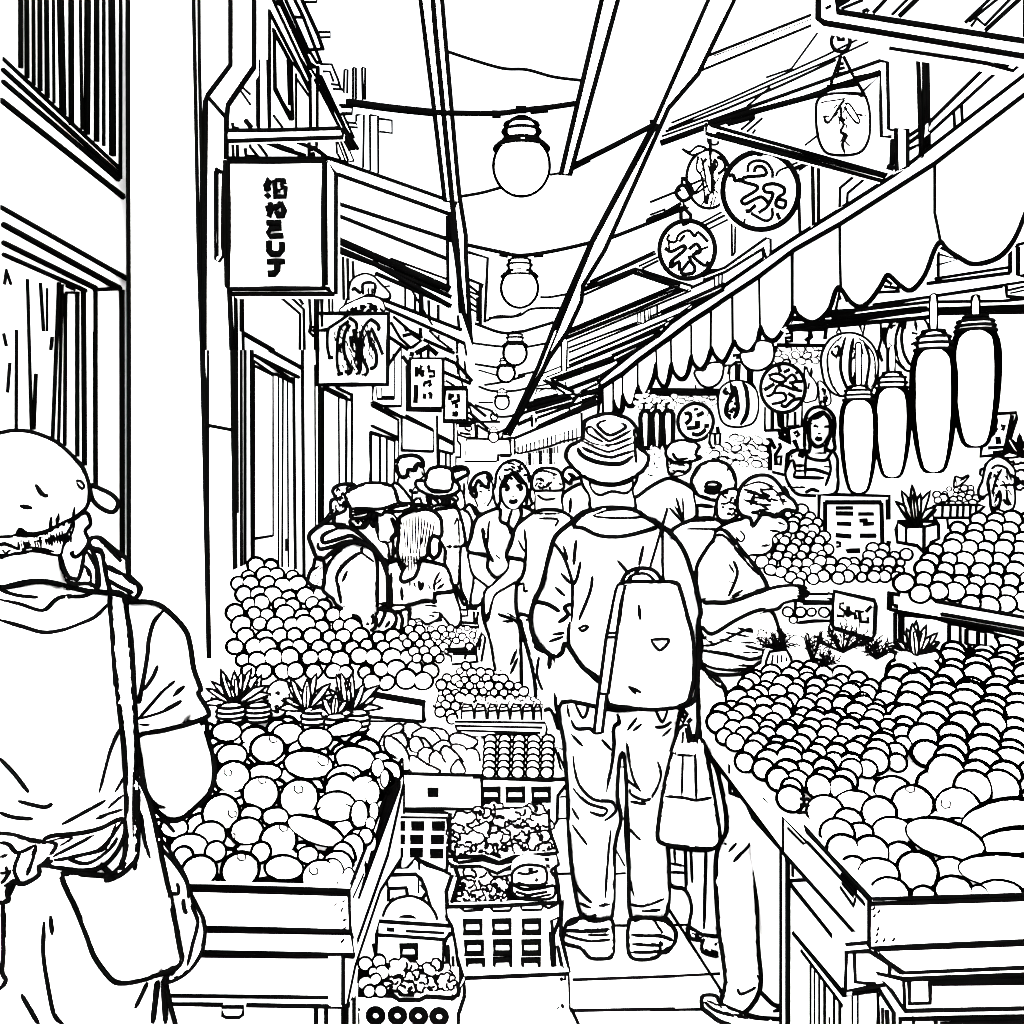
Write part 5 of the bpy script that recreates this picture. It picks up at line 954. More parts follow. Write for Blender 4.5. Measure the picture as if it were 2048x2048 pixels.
# ---- the man in the straw hat, centre
person("man in a brimmed straw hat seen from behind, long shirt, rolled trousers, hand in pocket", 3.27,
    [("W:1095,880 1100,915 1113,935 1120,965 1195,965 1192,925 1202,900 1200,850 1150,830 1100,850", .0, .1, 6),
     ("W:1060,1010 1120,985 1240,990 1290,1060 1300,1300 1270,1340 1060,1330 1050,1200", .02, .11, 0),
     ("W:1050,1020 1015,1120 1010,1190 1050,1230 1080,1200 1075,1050", .0, .05, 0), ("W:1265,1020 1300,1080 1310,1200 1280,1300 1250,1200", .0, .05, 0),
     ("W:1070,1320 1160,1320 1155,1500 1150,1700 1145,1770 1100,1770 1095,1680 1080,1500", .02, .08, 0), ("W:1185,1320 1265,1320 1255,1500 1250,1700 1245,1770 1200,1770 1195,1650 1190,1500", .02, .08, 0)],
    [("hair", "E:1600,730 1640,740 1720,750 1800,735 1835,720 1825,770 1790,790 1720,780 1660,800 1620,780", -.1, .03, 5, [("E:%d,745 %d,%d" % (x, x + 3, 770 + (x * 7) % 18), 3) for x in range(1620, 1830, 14)]),
     ("shirt", "W:1112,962 1075,988 1048,1012 1036,1048 1022,1105 1003,1150 1003,1190 1018,1218 1042,1238 1060,1232 1068,1215 1100,1260 1150,1300 1150,1330 1250,1335 1303,1328 1316,1290 1318,1180 1322,1150 1305,1080 1288,1035 1262,1005 1228,985 1195,962", -.02, .13, 8,
        [("E:1390,1050 1450,1130 1490,1230 1505,1310 1500,1500", 7), ("E:1455,1080 1480,1160", 6), ("E:1525,1048 1512,1188", 8), ("E:1550,1165 1530,1260 1505,1300", 7), ("E:1440,1230 1495,1290", 7), ("E:1410,1310 1465,1358", 6), ("E:1615,1245 1600,1340 1540,1490", 7), ("E:1300,1390 1370,1405 1435,1445", 8),
         ("E:1505,1400 1460,1420 1480,1460 1425,1505", 8), ("E:1462,1560 1395,1570", 7), ("E:1455,1580 1375,1610", 7), ("E:1535,1530 1560,1550 1590,1530 1575,1520 1540,1535", 5), ("E:1490,1500 1485,1620 1560,1740 1650,1840", 8), ("E:1750,1160 1820,1240", 6), ("E:1895,1080 1870,1190", 7), ("E:1570,1750 1650,1800", 6)]),
     ("collar", "W:1082,992 1108,968 1140,958 1192,960 1212,972 1240,992 1212,1003 1170,1012 1130,1010 1100,996", -.1, .05, 7, [("W:1120,972 1150,962 1195,964 1212,975 1170,978 1130,976 1118,972", 5)]),
     ("hat", "W:1068,862 1075,842 1098,830 1102,805 1108,792 1140,782 1175,786 1195,800 1204,820 1202,840 1222,860 1217,882 1195,900 1165,912 1130,910 1100,898 1080,880", -.05, .14, 7,
        [("L:915,1460 850,1490 845,1520 940,1590 1060,1540 1075,1510 1040,1490", 6), ("L:790,1520 755,1525 765,1580 890,1650", 5), ("L:790,1520 910,1630 970,1630 1120,1550", 6), ("L:710,1610 800,1660 950,1695", 3), ("L:700,1640 860,1715 960,1730 1140,1655", 5), ("L:700,1690 850,1760 950,1780 1000,1770 1140,1725", 7), ("L:670,1700 690,1750 780,1800 900,1830 1040,1830 1140,1770", 9), ("L:710,1580 715,1500 740,1450", 6), ("L:1145,1540 1155,1700 1165,1830", 7), ("L:900,1670 960,1675 1130,1610", 5)]),
     ("trousers", "W:1060,1325 1064,1400 1070,1480 1075,1600 1085,1680 1098,1728 1125,1735 1155,1728 1160,1600 1172,1545 1165,1500 1170,1430 1178,1430 1182,1500 1180,1560 1186,1640 1190,1728 1225,1732 1258,1724 1262,1620 1254,1560 1252,1500 1268,1440 1276,1380 1275,1330 1165,1340", .0, .09, 7,
        [("H:1370,450 1400,600 1480,690 1580,705 1600,760 1540,810", 7), ("H:1370,630 1450,710 1550,745 1530,780 1460,760", 6), ("H:1365,740 1405,805", 6), ("H:1365,830 1450,945", 6), ("H:1575,860 1560,1000 1545,1240", 6), ("H:1665,370 1700,560 1745,650", 7), ("H:1835,480 1850,570 1790,690 1700,670 1685,630", 6), ("H:1650,570 1740,640", 5), ("H:1690,705 1775,718", 7),
         ("H:1610,220 1620,270 1590,300 1590,420 1550,650", 9), ("H:1360,255 1390,300 1460,300 1490,322 1540,318", 7), ("H:1380,165 1425,245 1450,175 1385,170", 6), ("H:1825,200 1860,265 1890,195", 6), ("H:1670,310 1725,240", 6), ("H:1700,315 1750,275", 6), ("H:1820,292 1870,290 1910,265", 6), ("H:1860,345 1910,300", 5), ("H:1360,330 1425,400", 6), ("H:1525,360 1580,420", 6), ("H:1340,170 1350,240", 6),
         ("H:1680,850 1745,918", 6), ("H:1370,1130 1410,1200 1475,1265", 7), ("H:1410,1265 1470,1290", 8), ("H:1510,1278 1570,1270", 7), ("H:1690,1270 1760,1280 1870,1240", 6), ("H:1750,1308 1850,1300", 7), ("H:1660,620 1680,850 1680,1100 1710,1230", 6)], {'R': 26}),
     ("shoe", "W:1064,1762 1072,1740 1095,1733 1125,1738 1150,1733 1157,1750 1156,1800 1140,1808 1112,1806 1095,1788 1066,1780", -.02, .08, 7, [("H:1325,1415 1450,1418 1575,1412", 8), ("H:1325,1440 1450,1470 1575,1465", 6), ("H:1450,1440 1570,1440", 5), ("H:1420,1330 1385,1370 1340,1385", 8), ("H:1430,1340 1460,1345 1500,1330", 6), ("H:1330,1380 1350,1360", 5)]),
     ("shoe", "W:1186,1745 1195,1733 1230,1732 1255,1738 1270,1752 1275,1770 1268,1785 1250,1795 1235,1807 1205,1810 1187,1798", -.02, .08, 7, [("H:1690,1440 1850,1445 1920,1470", 7), ("H:1695,1490 1850,1495 1845,1475", 6), ("H:1800,1340 1840,1400 1865,1430", 6), ("H:1690,1535 1830,1530 1850,1500", 6)])], [], .014)
# the bag slung on his back
e = empty("shoulder_bag", PY(3.02)(pts("W:1230,1337")[0]), "flat trapezoid bag with one small triangle mark, slung on the straw-hatted man's back", "bag")
puff("bag_body", "W:1170,1112 1178,1100 1225,1099 1272,1100 1282,1112 1295,1160 1305,1200 1308,1260 1302,1308 1290,1328 1240,1337 1190,1334 1155,1330 1146,1318 1152,1250 1160,1180", 3.03, .05, 8, [("I:0,180 85,180 45,228 5,185", 6), ("E:1870,1405 1878,1490", 8), ("E:1810,1855 1885,1890", 7), ("E:1815,1860 1855,1900", 6), ("E:1790,1300 1780,1400 1755,1550 1690,1900", 6)], e)
plate("strap", "E:1742,1330 1755,1295 1795,1298 1770,1400 1745,1590 1700,1900 H:1555,110 1530,320 1485,320 1510,110 E:1650,1890 1690,1590", PY(2.97), .01, 6, [("E:1695,1560 1745,1560", 5), ("E:1695,1585 1745,1585", 5), ("E:1650,1895 1700,1898", 5)], parent=e)
g = Geo(); g.line("E:1820,1290 1830,1250 1880,1205 1932,1200 I:80,-420", PY(3.0), 5); g.line("W:1172,1100 1182,1082 1200,1073 1225,1073 1240,1082 1250,1099", PY(3.0), 7, smooth=True); g.line("W:1182,1100 1192,1086 1215,1082 1230,1090 1236,1099", PY(3.0), 5, smooth=True)
build(g, "handle", e)
g = Geo(); g.line("W:1250,1000 1250,1060 1252,1098", PY(3.1), 5); g.line("W:1000,1000 1000,1000", PY(3.2), 1); build(g, "cord", e)
# white tote
e = empty("tote_bag", PY(3.14)(pts("W:1300,1598")[0]), "white knotted cloth tote hanging beside the straw-hatted man's right leg", "bag")
puff("tote_body", "W:1283,1395 1300,1392 1322,1393 1335,1440 1345,1500 1356,1570 1354,1592 1340,1600 1300,1597 1252,1590 1242,1578 1246,1540 1256,1480 1270,1420", 3.14, .05, 8, [("I:70,895 150,900 210,912 280,900", 6), ("I:150,705 145,890", 5), ("I:205,700 210,905", 6), ("I:115,705 200,710", 5)], e)
plate("handle", "I:95,690 130,590 150,570 175,570 210,700 200,705 170,640 150,700 125,700", PY(3.12), .02, 6, [("I:150,600 145,690", 5), ("I:165,580 185,690", 8), ("I:135,480 170,520 150,560 130,530 140,500", 6), ("I:190,540 170,560", 6), ("I:220,560 205,700", 7), ("I:150,540 150,500", 5)], parent=e)

# ---- woman bending over the right table
wt = TYf(1500, 3.46, 2056, 2.84)
person("woman with tied-back hair leaning to the right stall, arm reaching out, sash at waist", 3.46,
    [("W:1350,1008 1370,990 1420,975 1470,975 1486,988 1484,1002 1466,1006 1455,1016 1458,1032 1440,1046 1412,1046 1398,1064 1370,1050", -.03, .08, 7),
     ("W:1330,1060 1380,1030 1430,1100 1440,1180 1400,1240 1400,1300 1330,1300 1322,1150", .02, .09, 0),
     ("Q:250,1560 420,1560 560,1515 640,1486 690,1478 765,1476 808,1487 768,1497 820,1507 770,1515 815,1527 764,1533 798,1547 745,1552 690,1563 660,1595 600,1605 460,1645 330,1720 270,1735", -.06, .04, 6),
     ("I:250,320 430,330 470,900 480,1300 495,1750 420,1800 320,1750 310,1200 330,900", .02, .06, 0),
     ("I:240,1810 300,1800 340,1850 430,1890 560,1912 600,1920 560,1925 380,1925 300,1900 250,1860", -.02, .04, 0)],
    [("hair_bun", "Q:345,1090 345,1040 370,995 420,975 455,985 475,1040 465,1100 420,1135 375,1140 350,1120", -.05, .05, 5, scatter("Q:360,1000 450,990 450,1110 370,1120", 22, 12, 7, 1.2, 1.5, 4)),
     ("hair", "Q:450,1060 465,975 510,925 560,905 620,910 665,950 700,1000 745,1040 760,1090 700,1085 650,1120 590,1100 560,1130 530,1170 520,1130 470,1110", -.06, .05, 6, [("Q:485,965 560,940 640,965", 4), ("Q:500,990 580,1010 625,1045", 5), ("Q:480,1030 540,1050 590,1060", 4), ("Q:600,950 660,1000 690,1060", 4), ("Q:540,1000 520,1060", 8), ("Q:600,1100 700,1110", 7), ("Q:690,960 720,1020", 8)] + scatter("Q:480,960 680,970 700,1080 500,1100", 22, 20, 8, .3, .5, 4)),
     ("shirt", "Q:345,1195 385,1190 430,1235 500,1325 560,1395 605,1480 550,1510 410,1560 330,1562 255,1552 240,1450 245,1370 290,1290 330,1235", -.02, .1, 7, [("Q:340,1215 380,1220 440,1280 500,1360 560,1420", 6), ("Q:430,1345 450,1400 440,1450 405,1530", 6), ("Q:405,1360 435,1410", 5), ("Q:405,1455 430,1458", 5), ("Q:420,1530 480,1498", 5), ("Q:410,1540 470,1520", 4)]),
     ("sash", "Q:265,1690 270,1790 270,1880 330,1932 470,1932 540,1890 600,1850 585,1825 640,1780 700,1790 690,1770 660,1680 630,1610 560,1602 440,1655 320,1725", -.01, .08, 6, [("Q:280,1785 345,1775 500,1700 530,1720", 5), ("Q:450,1692 530,1715", 5), ("Q:380,1715 510,1738", 4), ("Q:290,1750 340,1785", 5), ("Q:350,1750 425,1765", 4), ("Q:470,1768 540,1768", 4), ("Q:490,1785 590,1810", 5), ("Q:275,1810 400,1830 520,1855 600,1830", 7), ("Q:480,1820 560,1820", 4), ("Q:455,1885 540,1888", 5), ("Q:270,1870 330,1900 460,1910 560,1880", 6)]),
     ("trousers", "I:215,300 340,400 345,520 400,700 470,900 470,1100 480,1300 490,1560 500,1780 400,1900 320,1850 345,1740 315,1500 300,1300 305,1150 345,1060 345,960 320,830 300,760 230,620 220,450", .0, .08, 8,
       [("I:250,320 290,375 340,402", 5), ("I:395,1108 358,1150", 6), ("I:465,1100 380,1195", 6), ("I:340,1110 350,1115", 7), ("I:490,1240 485,1300", 5), ("I:485,1710 500,1740 490,1790", 6), ("I:400,1770 415,1795 480,1765", 6)]),
     ("shoe", "I:235,1830 245,1805 300,1805 320,1840 400,1875 500,1905 610,1915 625,1950 440,1950 330,1925 270,1885 240,1860", -.04, .05, 8, [("I:250,1830 300,1870 400,1895 500,1915", 6), ("I:260,1825 330,1860", 5), ("I:315,1780 330,1800", 6), ("I:560,1875 620,1860", 6), ("I:320,1800 330,1840", 6), ("I:500,1780 560,1840 600,1850", 8)])], [("W:1452,1000 1470,1002", 6), ("W:1436,1030 1452,1028", 5), ("W:1465,985 1480,990", 5), ("W:1395,1000 1405,1012 1398,1022 1388,1012", 4), ("Q:535,1115 535,1175", 8), ("Q:590,1108 700,1105", 9), ("Q:370,1140 430,1150 480,1135", 9)], .014, wt)

# ---- person behind with the adjustable cap
person("person in a cap with a half-moon strap opening, back turned, standing beyond the straw-hatted man", 3.9,
    [("Q:230,1000 240,1060 250,1130 325,1125 335,1050 400,1000 430,900 350,860 250,880", .02, .09, 5), ("Q:130,1200 330,1190 400,1300 420,1500 400,1900 230,1900 200,1500", .03, .09, 0), ("W:1275,1200 1345,1200 1345,1650 1285,1650", .03, .07, 0),
     ("I:85,1120 170,1130 200,1250 240,1400 300,1560 320,1650 250,1620 180,1480 90,1350", .02, .06, 0), ("I:180,1100 320,1100 320,1550 250,1560", .05, .06, 0)],
    [("cap", "Q:215,945 225,905 260,855 330,832 395,848 432,895 442,955 425,1005 385,1025 350,1035 290,1022 240,998", -.04, .1, 7, [("Q:285,958 300,942 340,940 365,958 355,965 290,965 285,958", 6), ("Q:280,985 360,988", 14), ("Q:285,972 365,975", 8), ("Q:240,860 245,890", 7), ("Q:400,850 400,885", 8)]),
     ("shirt", "Q:110,1195 180,1150 240,1130 330,1128 385,1170 400,1250 430,1400 430,1900 250,1900 230,1700 260,1600 250,1550 220,1480 190,1350 150,1250", .0, .09, 6, [("Q:180,1145 330,1140", 5), ("Q:180,1185 380,1185", 6), ("Q:240,1060 325,1068", 7), ("Q:245,1060 250,1120", 5)]),
     ("trousers", "I:85,1130 160,1135 250,1140 300,1130 320,1200 310,1500 300,1570 245,1535 180,1500 190,1400 160,1320 95,1300 80,1200", .0, .06, 6, [("I:110,1130 115,1200", 5), ("I:160,1130 165,1330", 6), ("I:185,1130 192,1290", 5), ("I:255,1130 245,1500", 6), ("I:95,1200 160,1215", 5), ("I:90,1240 165,1245", 5)]),
     ("shoe", "I:175,1490 240,1525 320,1540 325,1600 300,1620 240,1600 235,1555 185,1540", -.03, .05, 7, [("I:190,1520 240,1550", 8), ("I:250,1530 240,1590", 5), ("I:240,1590 320,1615", 9)]),
     ("shoe", "I:0,1440 60,1440 100,1480 120,1530 80,1600 30,1600 0,1580", .0, .05, 7, [("I:10,1450 60,1500", 7), ("I:0,1530 100,1545", 7), ("I:40,1400 90,1480", 6)])], (), .014, TYf(1500, 3.9, 1911, 3.24))

# ---- people of the crowd
person("person in a small peaked cap with rounded shoulders, behind the straw-hatted man", 5.0,
    [("M:190,1560 210,1690 330,1680 380,1620 390,1560 300,1540", .02, .09, 5), ("E:1560,960 1650,900 1932,1100 1800,1932 1600,1900", .03, .1, 0)],
    [("cap", "M:155,1475 170,1420 230,1372 310,1360 400,1372 475,1412 455,1445 440,1500 495,1520 430,1550 360,1565 290,1575 210,1550 165,1515", -.05, .1, 6, [("M:218,1475 240,1515 280,1540 370,1525", 6), ("M:450,1430 425,1500", 8)]),
     ("hair", "M:165,1530 210,1575 290,1585 370,1575 390,1620 350,1665 260,1650 190,1690", -.06, .06, 5, [("M:190,1580 200,1660", 12), ("M:320,1600 360,1640", 10), ("M:215,1640 330,1645", 8), ("M:270,1600 340,1600", 5)]),
     ("shirt", "Q:-60,1010 0,965 100,920 210,965 235,1010 245,1110 180,1160 110,1195 0,1130 -40,1200 -100,1300 -200,1100", .0, .1, 6, [("Q:135,1020 175,1160", 5), ("Q:100,1072 175,1155", 5), ("Q:168,1020 175,1150", 4), ("Q:120,912 210,955", 4), ("Q:125,1060 160,1120", 4)])])
person("grey-haired man seen from behind, short sleeves, forearm reaching left, beside the straw-hatted man", 4.6,
    [("E:1288,700 1310,665 1365,652 1425,665 1448,710 1450,770 1440,820 1440,900 1310,900 1300,800 1286,760", .0, .09, 5), ("E:1230,960 1500,940 1500,1500 1230,1480", .02, .09, 0),
     ("E:1160,1150 1235,1165 1228,1250 1140,1310 1070,1360 1040,1480 1020,1480 1020,1340 1060,1300 1110,1250 1150,1210", -.03, .035, 5),
     ("E:1230,1470 1450,1470 1470,1932 1420,2600 1330,2600 1280,1932", .02, .07, 0)],
    [("hair", "E:1285,700 1310,662 1365,650 1425,663 1450,710 1450,770 1360,775 1288,770", -.05, .06, 5, scatter("E:1310,690 1430,690 1430,760 1310,760", 24, 7, 12, .8, 1.5, 4) + [("E:1310,800 1350,825 1410,820", 4), ("E:1300,690 1340,670 1420,690", 5)]),
     ("shirt", "E:1310,890 1370,880 1440,888 1510,935 1500,960 1410,1030 1330,1300 1290,1380 1275,1480 1200,1465 1195,1300 1225,1250 1238,1165 1142,1140 1165,1070 1190,980 1235,935", .0, .09, 6, [("E:1240,990 1250,1100 1235,1240", 6), ("E:1205,1050 1245,1120", 5), ("E:1150,1140 1230,1160", 6), ("E:1310,905 1430,905", 4), ("E:1320,930 1420,935 1405,975", 5), ("E:1195,1300 1235,1290 1240,1330 1260,1325", 5)]),
     ("trousers", "E:1205,1465 1275,1485 1300,1640 1400,1700 1410,1932 1430,2100 H:1250,200 1200,200 1160,150 E:1300,1932 1290,1800 1250,1640 1220,1560", .0, .07, 6, [("E:1215,1480 1260,1640 1305,1850 1300,1932", 8), ("E:1320,1690 1310,1790 1340,1880", 6), ("E:1380,1670 1375,1760", 9), ("E:1410,1690 1415,1760", 8), ("E:1430,1620 1400,1900", 7)])])
person("young woman facing the camera, parted hair, open collared shirt, hands held together", 5.0,
    [("E:1112,780 1118,735 1150,700 1180,690 1230,715 1250,770 1240,820 1205,865 1175,875 1140,860 1118,825", -.02, .08, 6), ("E:1140,850 1220,850 1240,930 1200,1020 1150,1000 1120,920", .03, .06, 0), ("E:1020,960 1200,940 1200,1500 1040,1500", .04, .08, 0),
     ("E:935,1115 1030,1135 1035,1200 1085,1265 1060,1320 1030,1300 990,1270 955,1240 938,1180", -.03, .035, 5), ("E:1020,1480 1200,1480 1220,1900 1180,2500 1100,2500 1080,1800", .04, .07, 0)],
    [("hair", "E:1078,740 1085,680 1120,630 1175,608 1225,625 1262,680 1278,740 1268,800 1282,850 1250,860 1255,790 1245,740 1180,675 1115,735 1105,800 1100,860 1080,850 1065,780", -.03, .06, 5, [("E:1160,690 1120,760", 5), ("E:1180,680 1200,710 1245,740", 9), ("E:1150,700 1170,710", 10)] + scatter("E:1090,700 1130,635 1180,620 1230,640 1260,700 1180,670 1110,730", 16, 12, 13, 1.2, 1.2, 4)),
     ("shirt", "E:1100,872 1105,940 1150,965 1170,1010 1220,920 1222,862 1300,900 1240,930 1190,980 1165,1060 1140,1140 1160,1200 1090,1260 1035,1200 1032,1135 925,1110 945,1030 965,950 995,912", -.02, .09, 6, [("E:1045,940 1035,1080", 6), ("E:1005,980 1030,1090 1070,1170", 9), ("E:1080,1130 1105,1152", 6), ("E:1135,960 1180,1030", 5), ("E:1170,880 1150,960 1195,990 1225,900", 5), ("E:940,1115 1030,1140", 5)]),
     ("trousers", "E:1015,1345 1060,1320 1110,1320 1195,1290 1200,1480 1215,1560 1222,1890 1190,1900 1120,1810 1085,1790 1050,1600 1010,1470", .0, .08, 6, [("E:1090,1455 1180,1490 1205,1520", 6), ("E:1105,1470 1150,1470", 5), ("E:1115,1495 1175,1500", 5), ("E:1195,1650 1160,1740", 6), ("E:1200,1700 1160,1790", 6), ("E:1105,1765 1135,1780", 6), ("E:1060,1390 1050,1440 1020,1480", 5), ("E:1140,1450 1190,1480", 4)])],
    [("E:1128,758 1140,748 1150,765 1135,775", 8), ("E:1192,755 1205,750 1222,762 1205,770", 8), ("E:1170,808 1182,808", 6), ("E:1155,830 1175,838 1200,828", 8), ("E:1130,735 1150,728", 4), ("E:1195,730 1220,735", 4)], .012)
person("man with swept dark hair facing the camera, half hidden left of the young woman", 5.8,
    [("E:960,790 965,730 1000,695 1045,705 1062,760 1055,820 1030,860 1010,872 985,860", .0, .07, 5), ("E:970,860 1050,860 1100,900 1050,1400 950,1400 930,1000", .04, .08, 0), ("E:940,1400 1020,1400 1020,2300 950,2300", .05, .06, 0)],
    [("hair", "E:935,770 950,720 985,685 1035,678 1058,710 1040,730 1040,760 1010,745 985,720 965,750 975,800 960,810", -.04, .05, 6, [("E:945,750 950,800", 12), ("E:1030,690 1045,740", 9), ("E:1000,750 1040,755", 6)]),
     ("shirt", "E:985,915 940,850 905,880 930,900 950,960 930,1100 960,1250 940,1400 1000,1400 1090,1250 1080,900 1090,870", .02, .08, 5, [("E:960,860 1000,905 1080,870", 6), ("E:950,850 990,900", 4)])],
    [("E:990,752 1020,750", 8), ("E:990,778 1005,785", 6), ("E:1035,775 1048,775", 5), ("E:1012,822 1020,822", 6), ("E:1000,842 1025,842", 6), ("E:990,865 1030,865", 5)], .014)
person("person in a small round-brimmed hat seen from behind in the crowd at the left", 5.4,
    [("E:710,790 830,790 830,850 720,860", .02, .07, 0), ("E:760,890 850,880 880,960 880,1350 780,1350", .03, .09, 0), ("E:780,1340 880,1340 880,2200 800,2200", .03, .07, 0)],
    [("hair", "E:700,800 760,820 850,800 870,830 820,860 760,850 720,870", -.03, .05, 5, scatter("E:710,805 850,805 850,845 720,850", 18, 12, 14, 1, .8, 5) + [("E:700,805 720,860", 5), ("E:740,820 850,820", 9)]),
     ("shirt", "E:745,885 800,878 860,874 885,920 905,1000 912,1075 885,1100 885,1300 920,1390 900,1400 860,1300 840,1300 800,1180 800,1095 770,1040 775,950", .0, .09, 6, [("E:850,965 870,935 875,1080", 5), ("E:800,1085 885,1085", 7), ("E:810,1100 805,1180", 7), ("E:880,1100 870,1300", 7), ("E:720,870 800,845 860,860", 5)]),
     ("hat", "E:638,740 650,720 690,722 700,690 722,655 780,645 835,660 842,715 868,735 880,760 868,785 820,805 760,812 700,795 655,770", -.04, .09, 6, [("E:692,720 695,750 740,772 832,770 838,700", 6), ("E:700,760 740,785 825,782", 4)])])
person("man turning his head at the back left, short dark hair", 6.5,
    [("K:845,1560 870,1510 915,1500 950,1455 1010,1410 1055,1440 1060,1510 1010,1545 990,1600 960,1640 955,1720 900,1650", .0, .08, 5), ("K:840,1580 960,1700 1000,1900 1000,2600 850,2600 800,1700", .03, .09, 0), ("K:850,2500 1000,2500 1000,3600 880,3600", .03, .08, 0)],
    [("hair", "K:832,1400 860,1350 930,1335 1000,1340 1050,1375 1055,1435 1010,1400 990,1460 930,1455 915,1510 870,1520 838,1470", -.03, .06, 7, [("K:1000,1400 975,1470", 10)]),
     ("shirt", "K:790,1600 845,1580 960,1720 950,1750 1050,1760 1050,2600 820,2600 800,1800", .0, .09, 5)],
    [("K:935,1510 950,1530", 9), ("K:1040,1470 1045,1500", 9), ("K:940,1620 960,1650 1020,1650", 6)])
person("woman in a wide soft hat bending over the left stand, towel over shoulders", 4.45,
    [("N:490,190 660,160 740,150 740,260 760,400 840,420 850,590 700,420 560,290 495,250", .0, .06, 5), ("N:300,560 560,450 720,560 740,1000 700,1200 560,1180 400,1000", .03, .08, 0),
     ("N:650,1210 750,1110 780,1040 1040,1030 1055,1160 1040,1270 960,1290 800,1310 730,1290", -.03, .04, 6), ("N:400,1000 740,1000 740,1300 700,2600 420,2600", .1, .06, 0)],
    [("shirt", "N:290,590 250,680 225,800 225,880 310,950 350,1010 420,1060 500,1110 570,1140 600,1230 720,1240 745,1040 750,700 740,570 700,480 600,430 520,415 430,440", -.01, .09, 6,
        [("N:400,1000 375,850 360,740 420,630 530,540 600,510", 8), ("N:600,460 602,515 710,595", 5), ("N:410,790 460,680", 6), ("N:400,620 370,720 360,780", 5), ("N:650,1175 750,1085", 8), ("N:740,1050 735,900 740,760", 8)]),
     ("towel", "N:330,150 270,190 200,240 130,290 85,350 110,440 150,540 180,570 230,570 330,490 450,425 580,410 700,470 780,560 870,820 880,1010 850,1010 840,700 830,620 700,450 600,350 480,265 380,260 330,220", -.05, .04, 7,
        [("N:370,270 240,330 215,370 240,410 400,365 500,345 620,420 720,500", 8), ("N:175,410 190,470 300,450 450,400 560,395", 8), ("N:230,230 450,235", 7), ("N:760,1000 870,1000", 7), ("N:640,410 740,530 830,640", 6)]),
     ("hair", "N:75,780 95,700 130,640 150,560 230,585 225,830 150,835 110,820", -.0, .03, 6, [("N:120,690 190,630", 4), ("N:165,700 210,650", 4), ("N:110,760 160,720", 4), ("N:165,810 210,760", 4), ("N:120,820 140,760", 4)]),
     ("curly_hair", "K:280,1640 310,1600 380,1580 470,1590 410,1650 395,1720 390,1800 340,1830 280,1840 262,1780 270,1720 305,1700", .0, .04, 6, scatter("K:300,1620 400,1600 390,1800 290,1820", 26, 9, 15, 1, 1.6, 4)),
     ("hat", "K:398,1660 470,1612 580,1575 720,1578 800,1612 830,1680 855,1740 980,1755 1090,1770 1000,1810 N:1100,50 1110,65 1000,105 830,112 780,145 690,120 640,165 500,175 490,110 K:430,1780 405,1730", -.05, .09, 7,
        [("K:430,1790 580,1790 700,1790 840,1745", 7), ("K:730,1810 850,1770 960,1762 1000,1780 940,1810 740,1815", 5), ("N:500,115 650,105 690,100", 5), ("N:500,145 680,105", 6)]),
     ("face_shade", "N:490,190 640,165 660,200 640,260 560,275 520,250", -.07, .01, 4, scatter("N:510,190 630,180 630,240 540,240", 12, 7, 16, .5, 1, 4) + [("N:540,262 620,258 650,210", 9), ("N:500,240 530,240", 5), ("N:670,130 680,200 720,265", 8), ("N:720,140 710,180 740,230 750,330", 7)]),
     ("cuff", "N:760,1060 850,1045 930,1080 1000,1060 1045,1060 1050,1160 1040,1270 980,1275 880,1290 740,1290 800,1280 900,1230 930,1160 900,1080", -.07, .02, 5, [("N:800,1060 820,1100 760,1230", 6), ("N:750,1100 690,1200", 6), ("N:870,1165 820,1230", 6), ("N:935,1060 985,1140 970,1270", 7), ("N:860,1040 930,1120 920,1190 850,1270 730,1280", 6), ("N:790,1310 900,1310", 8)])], [], .014)
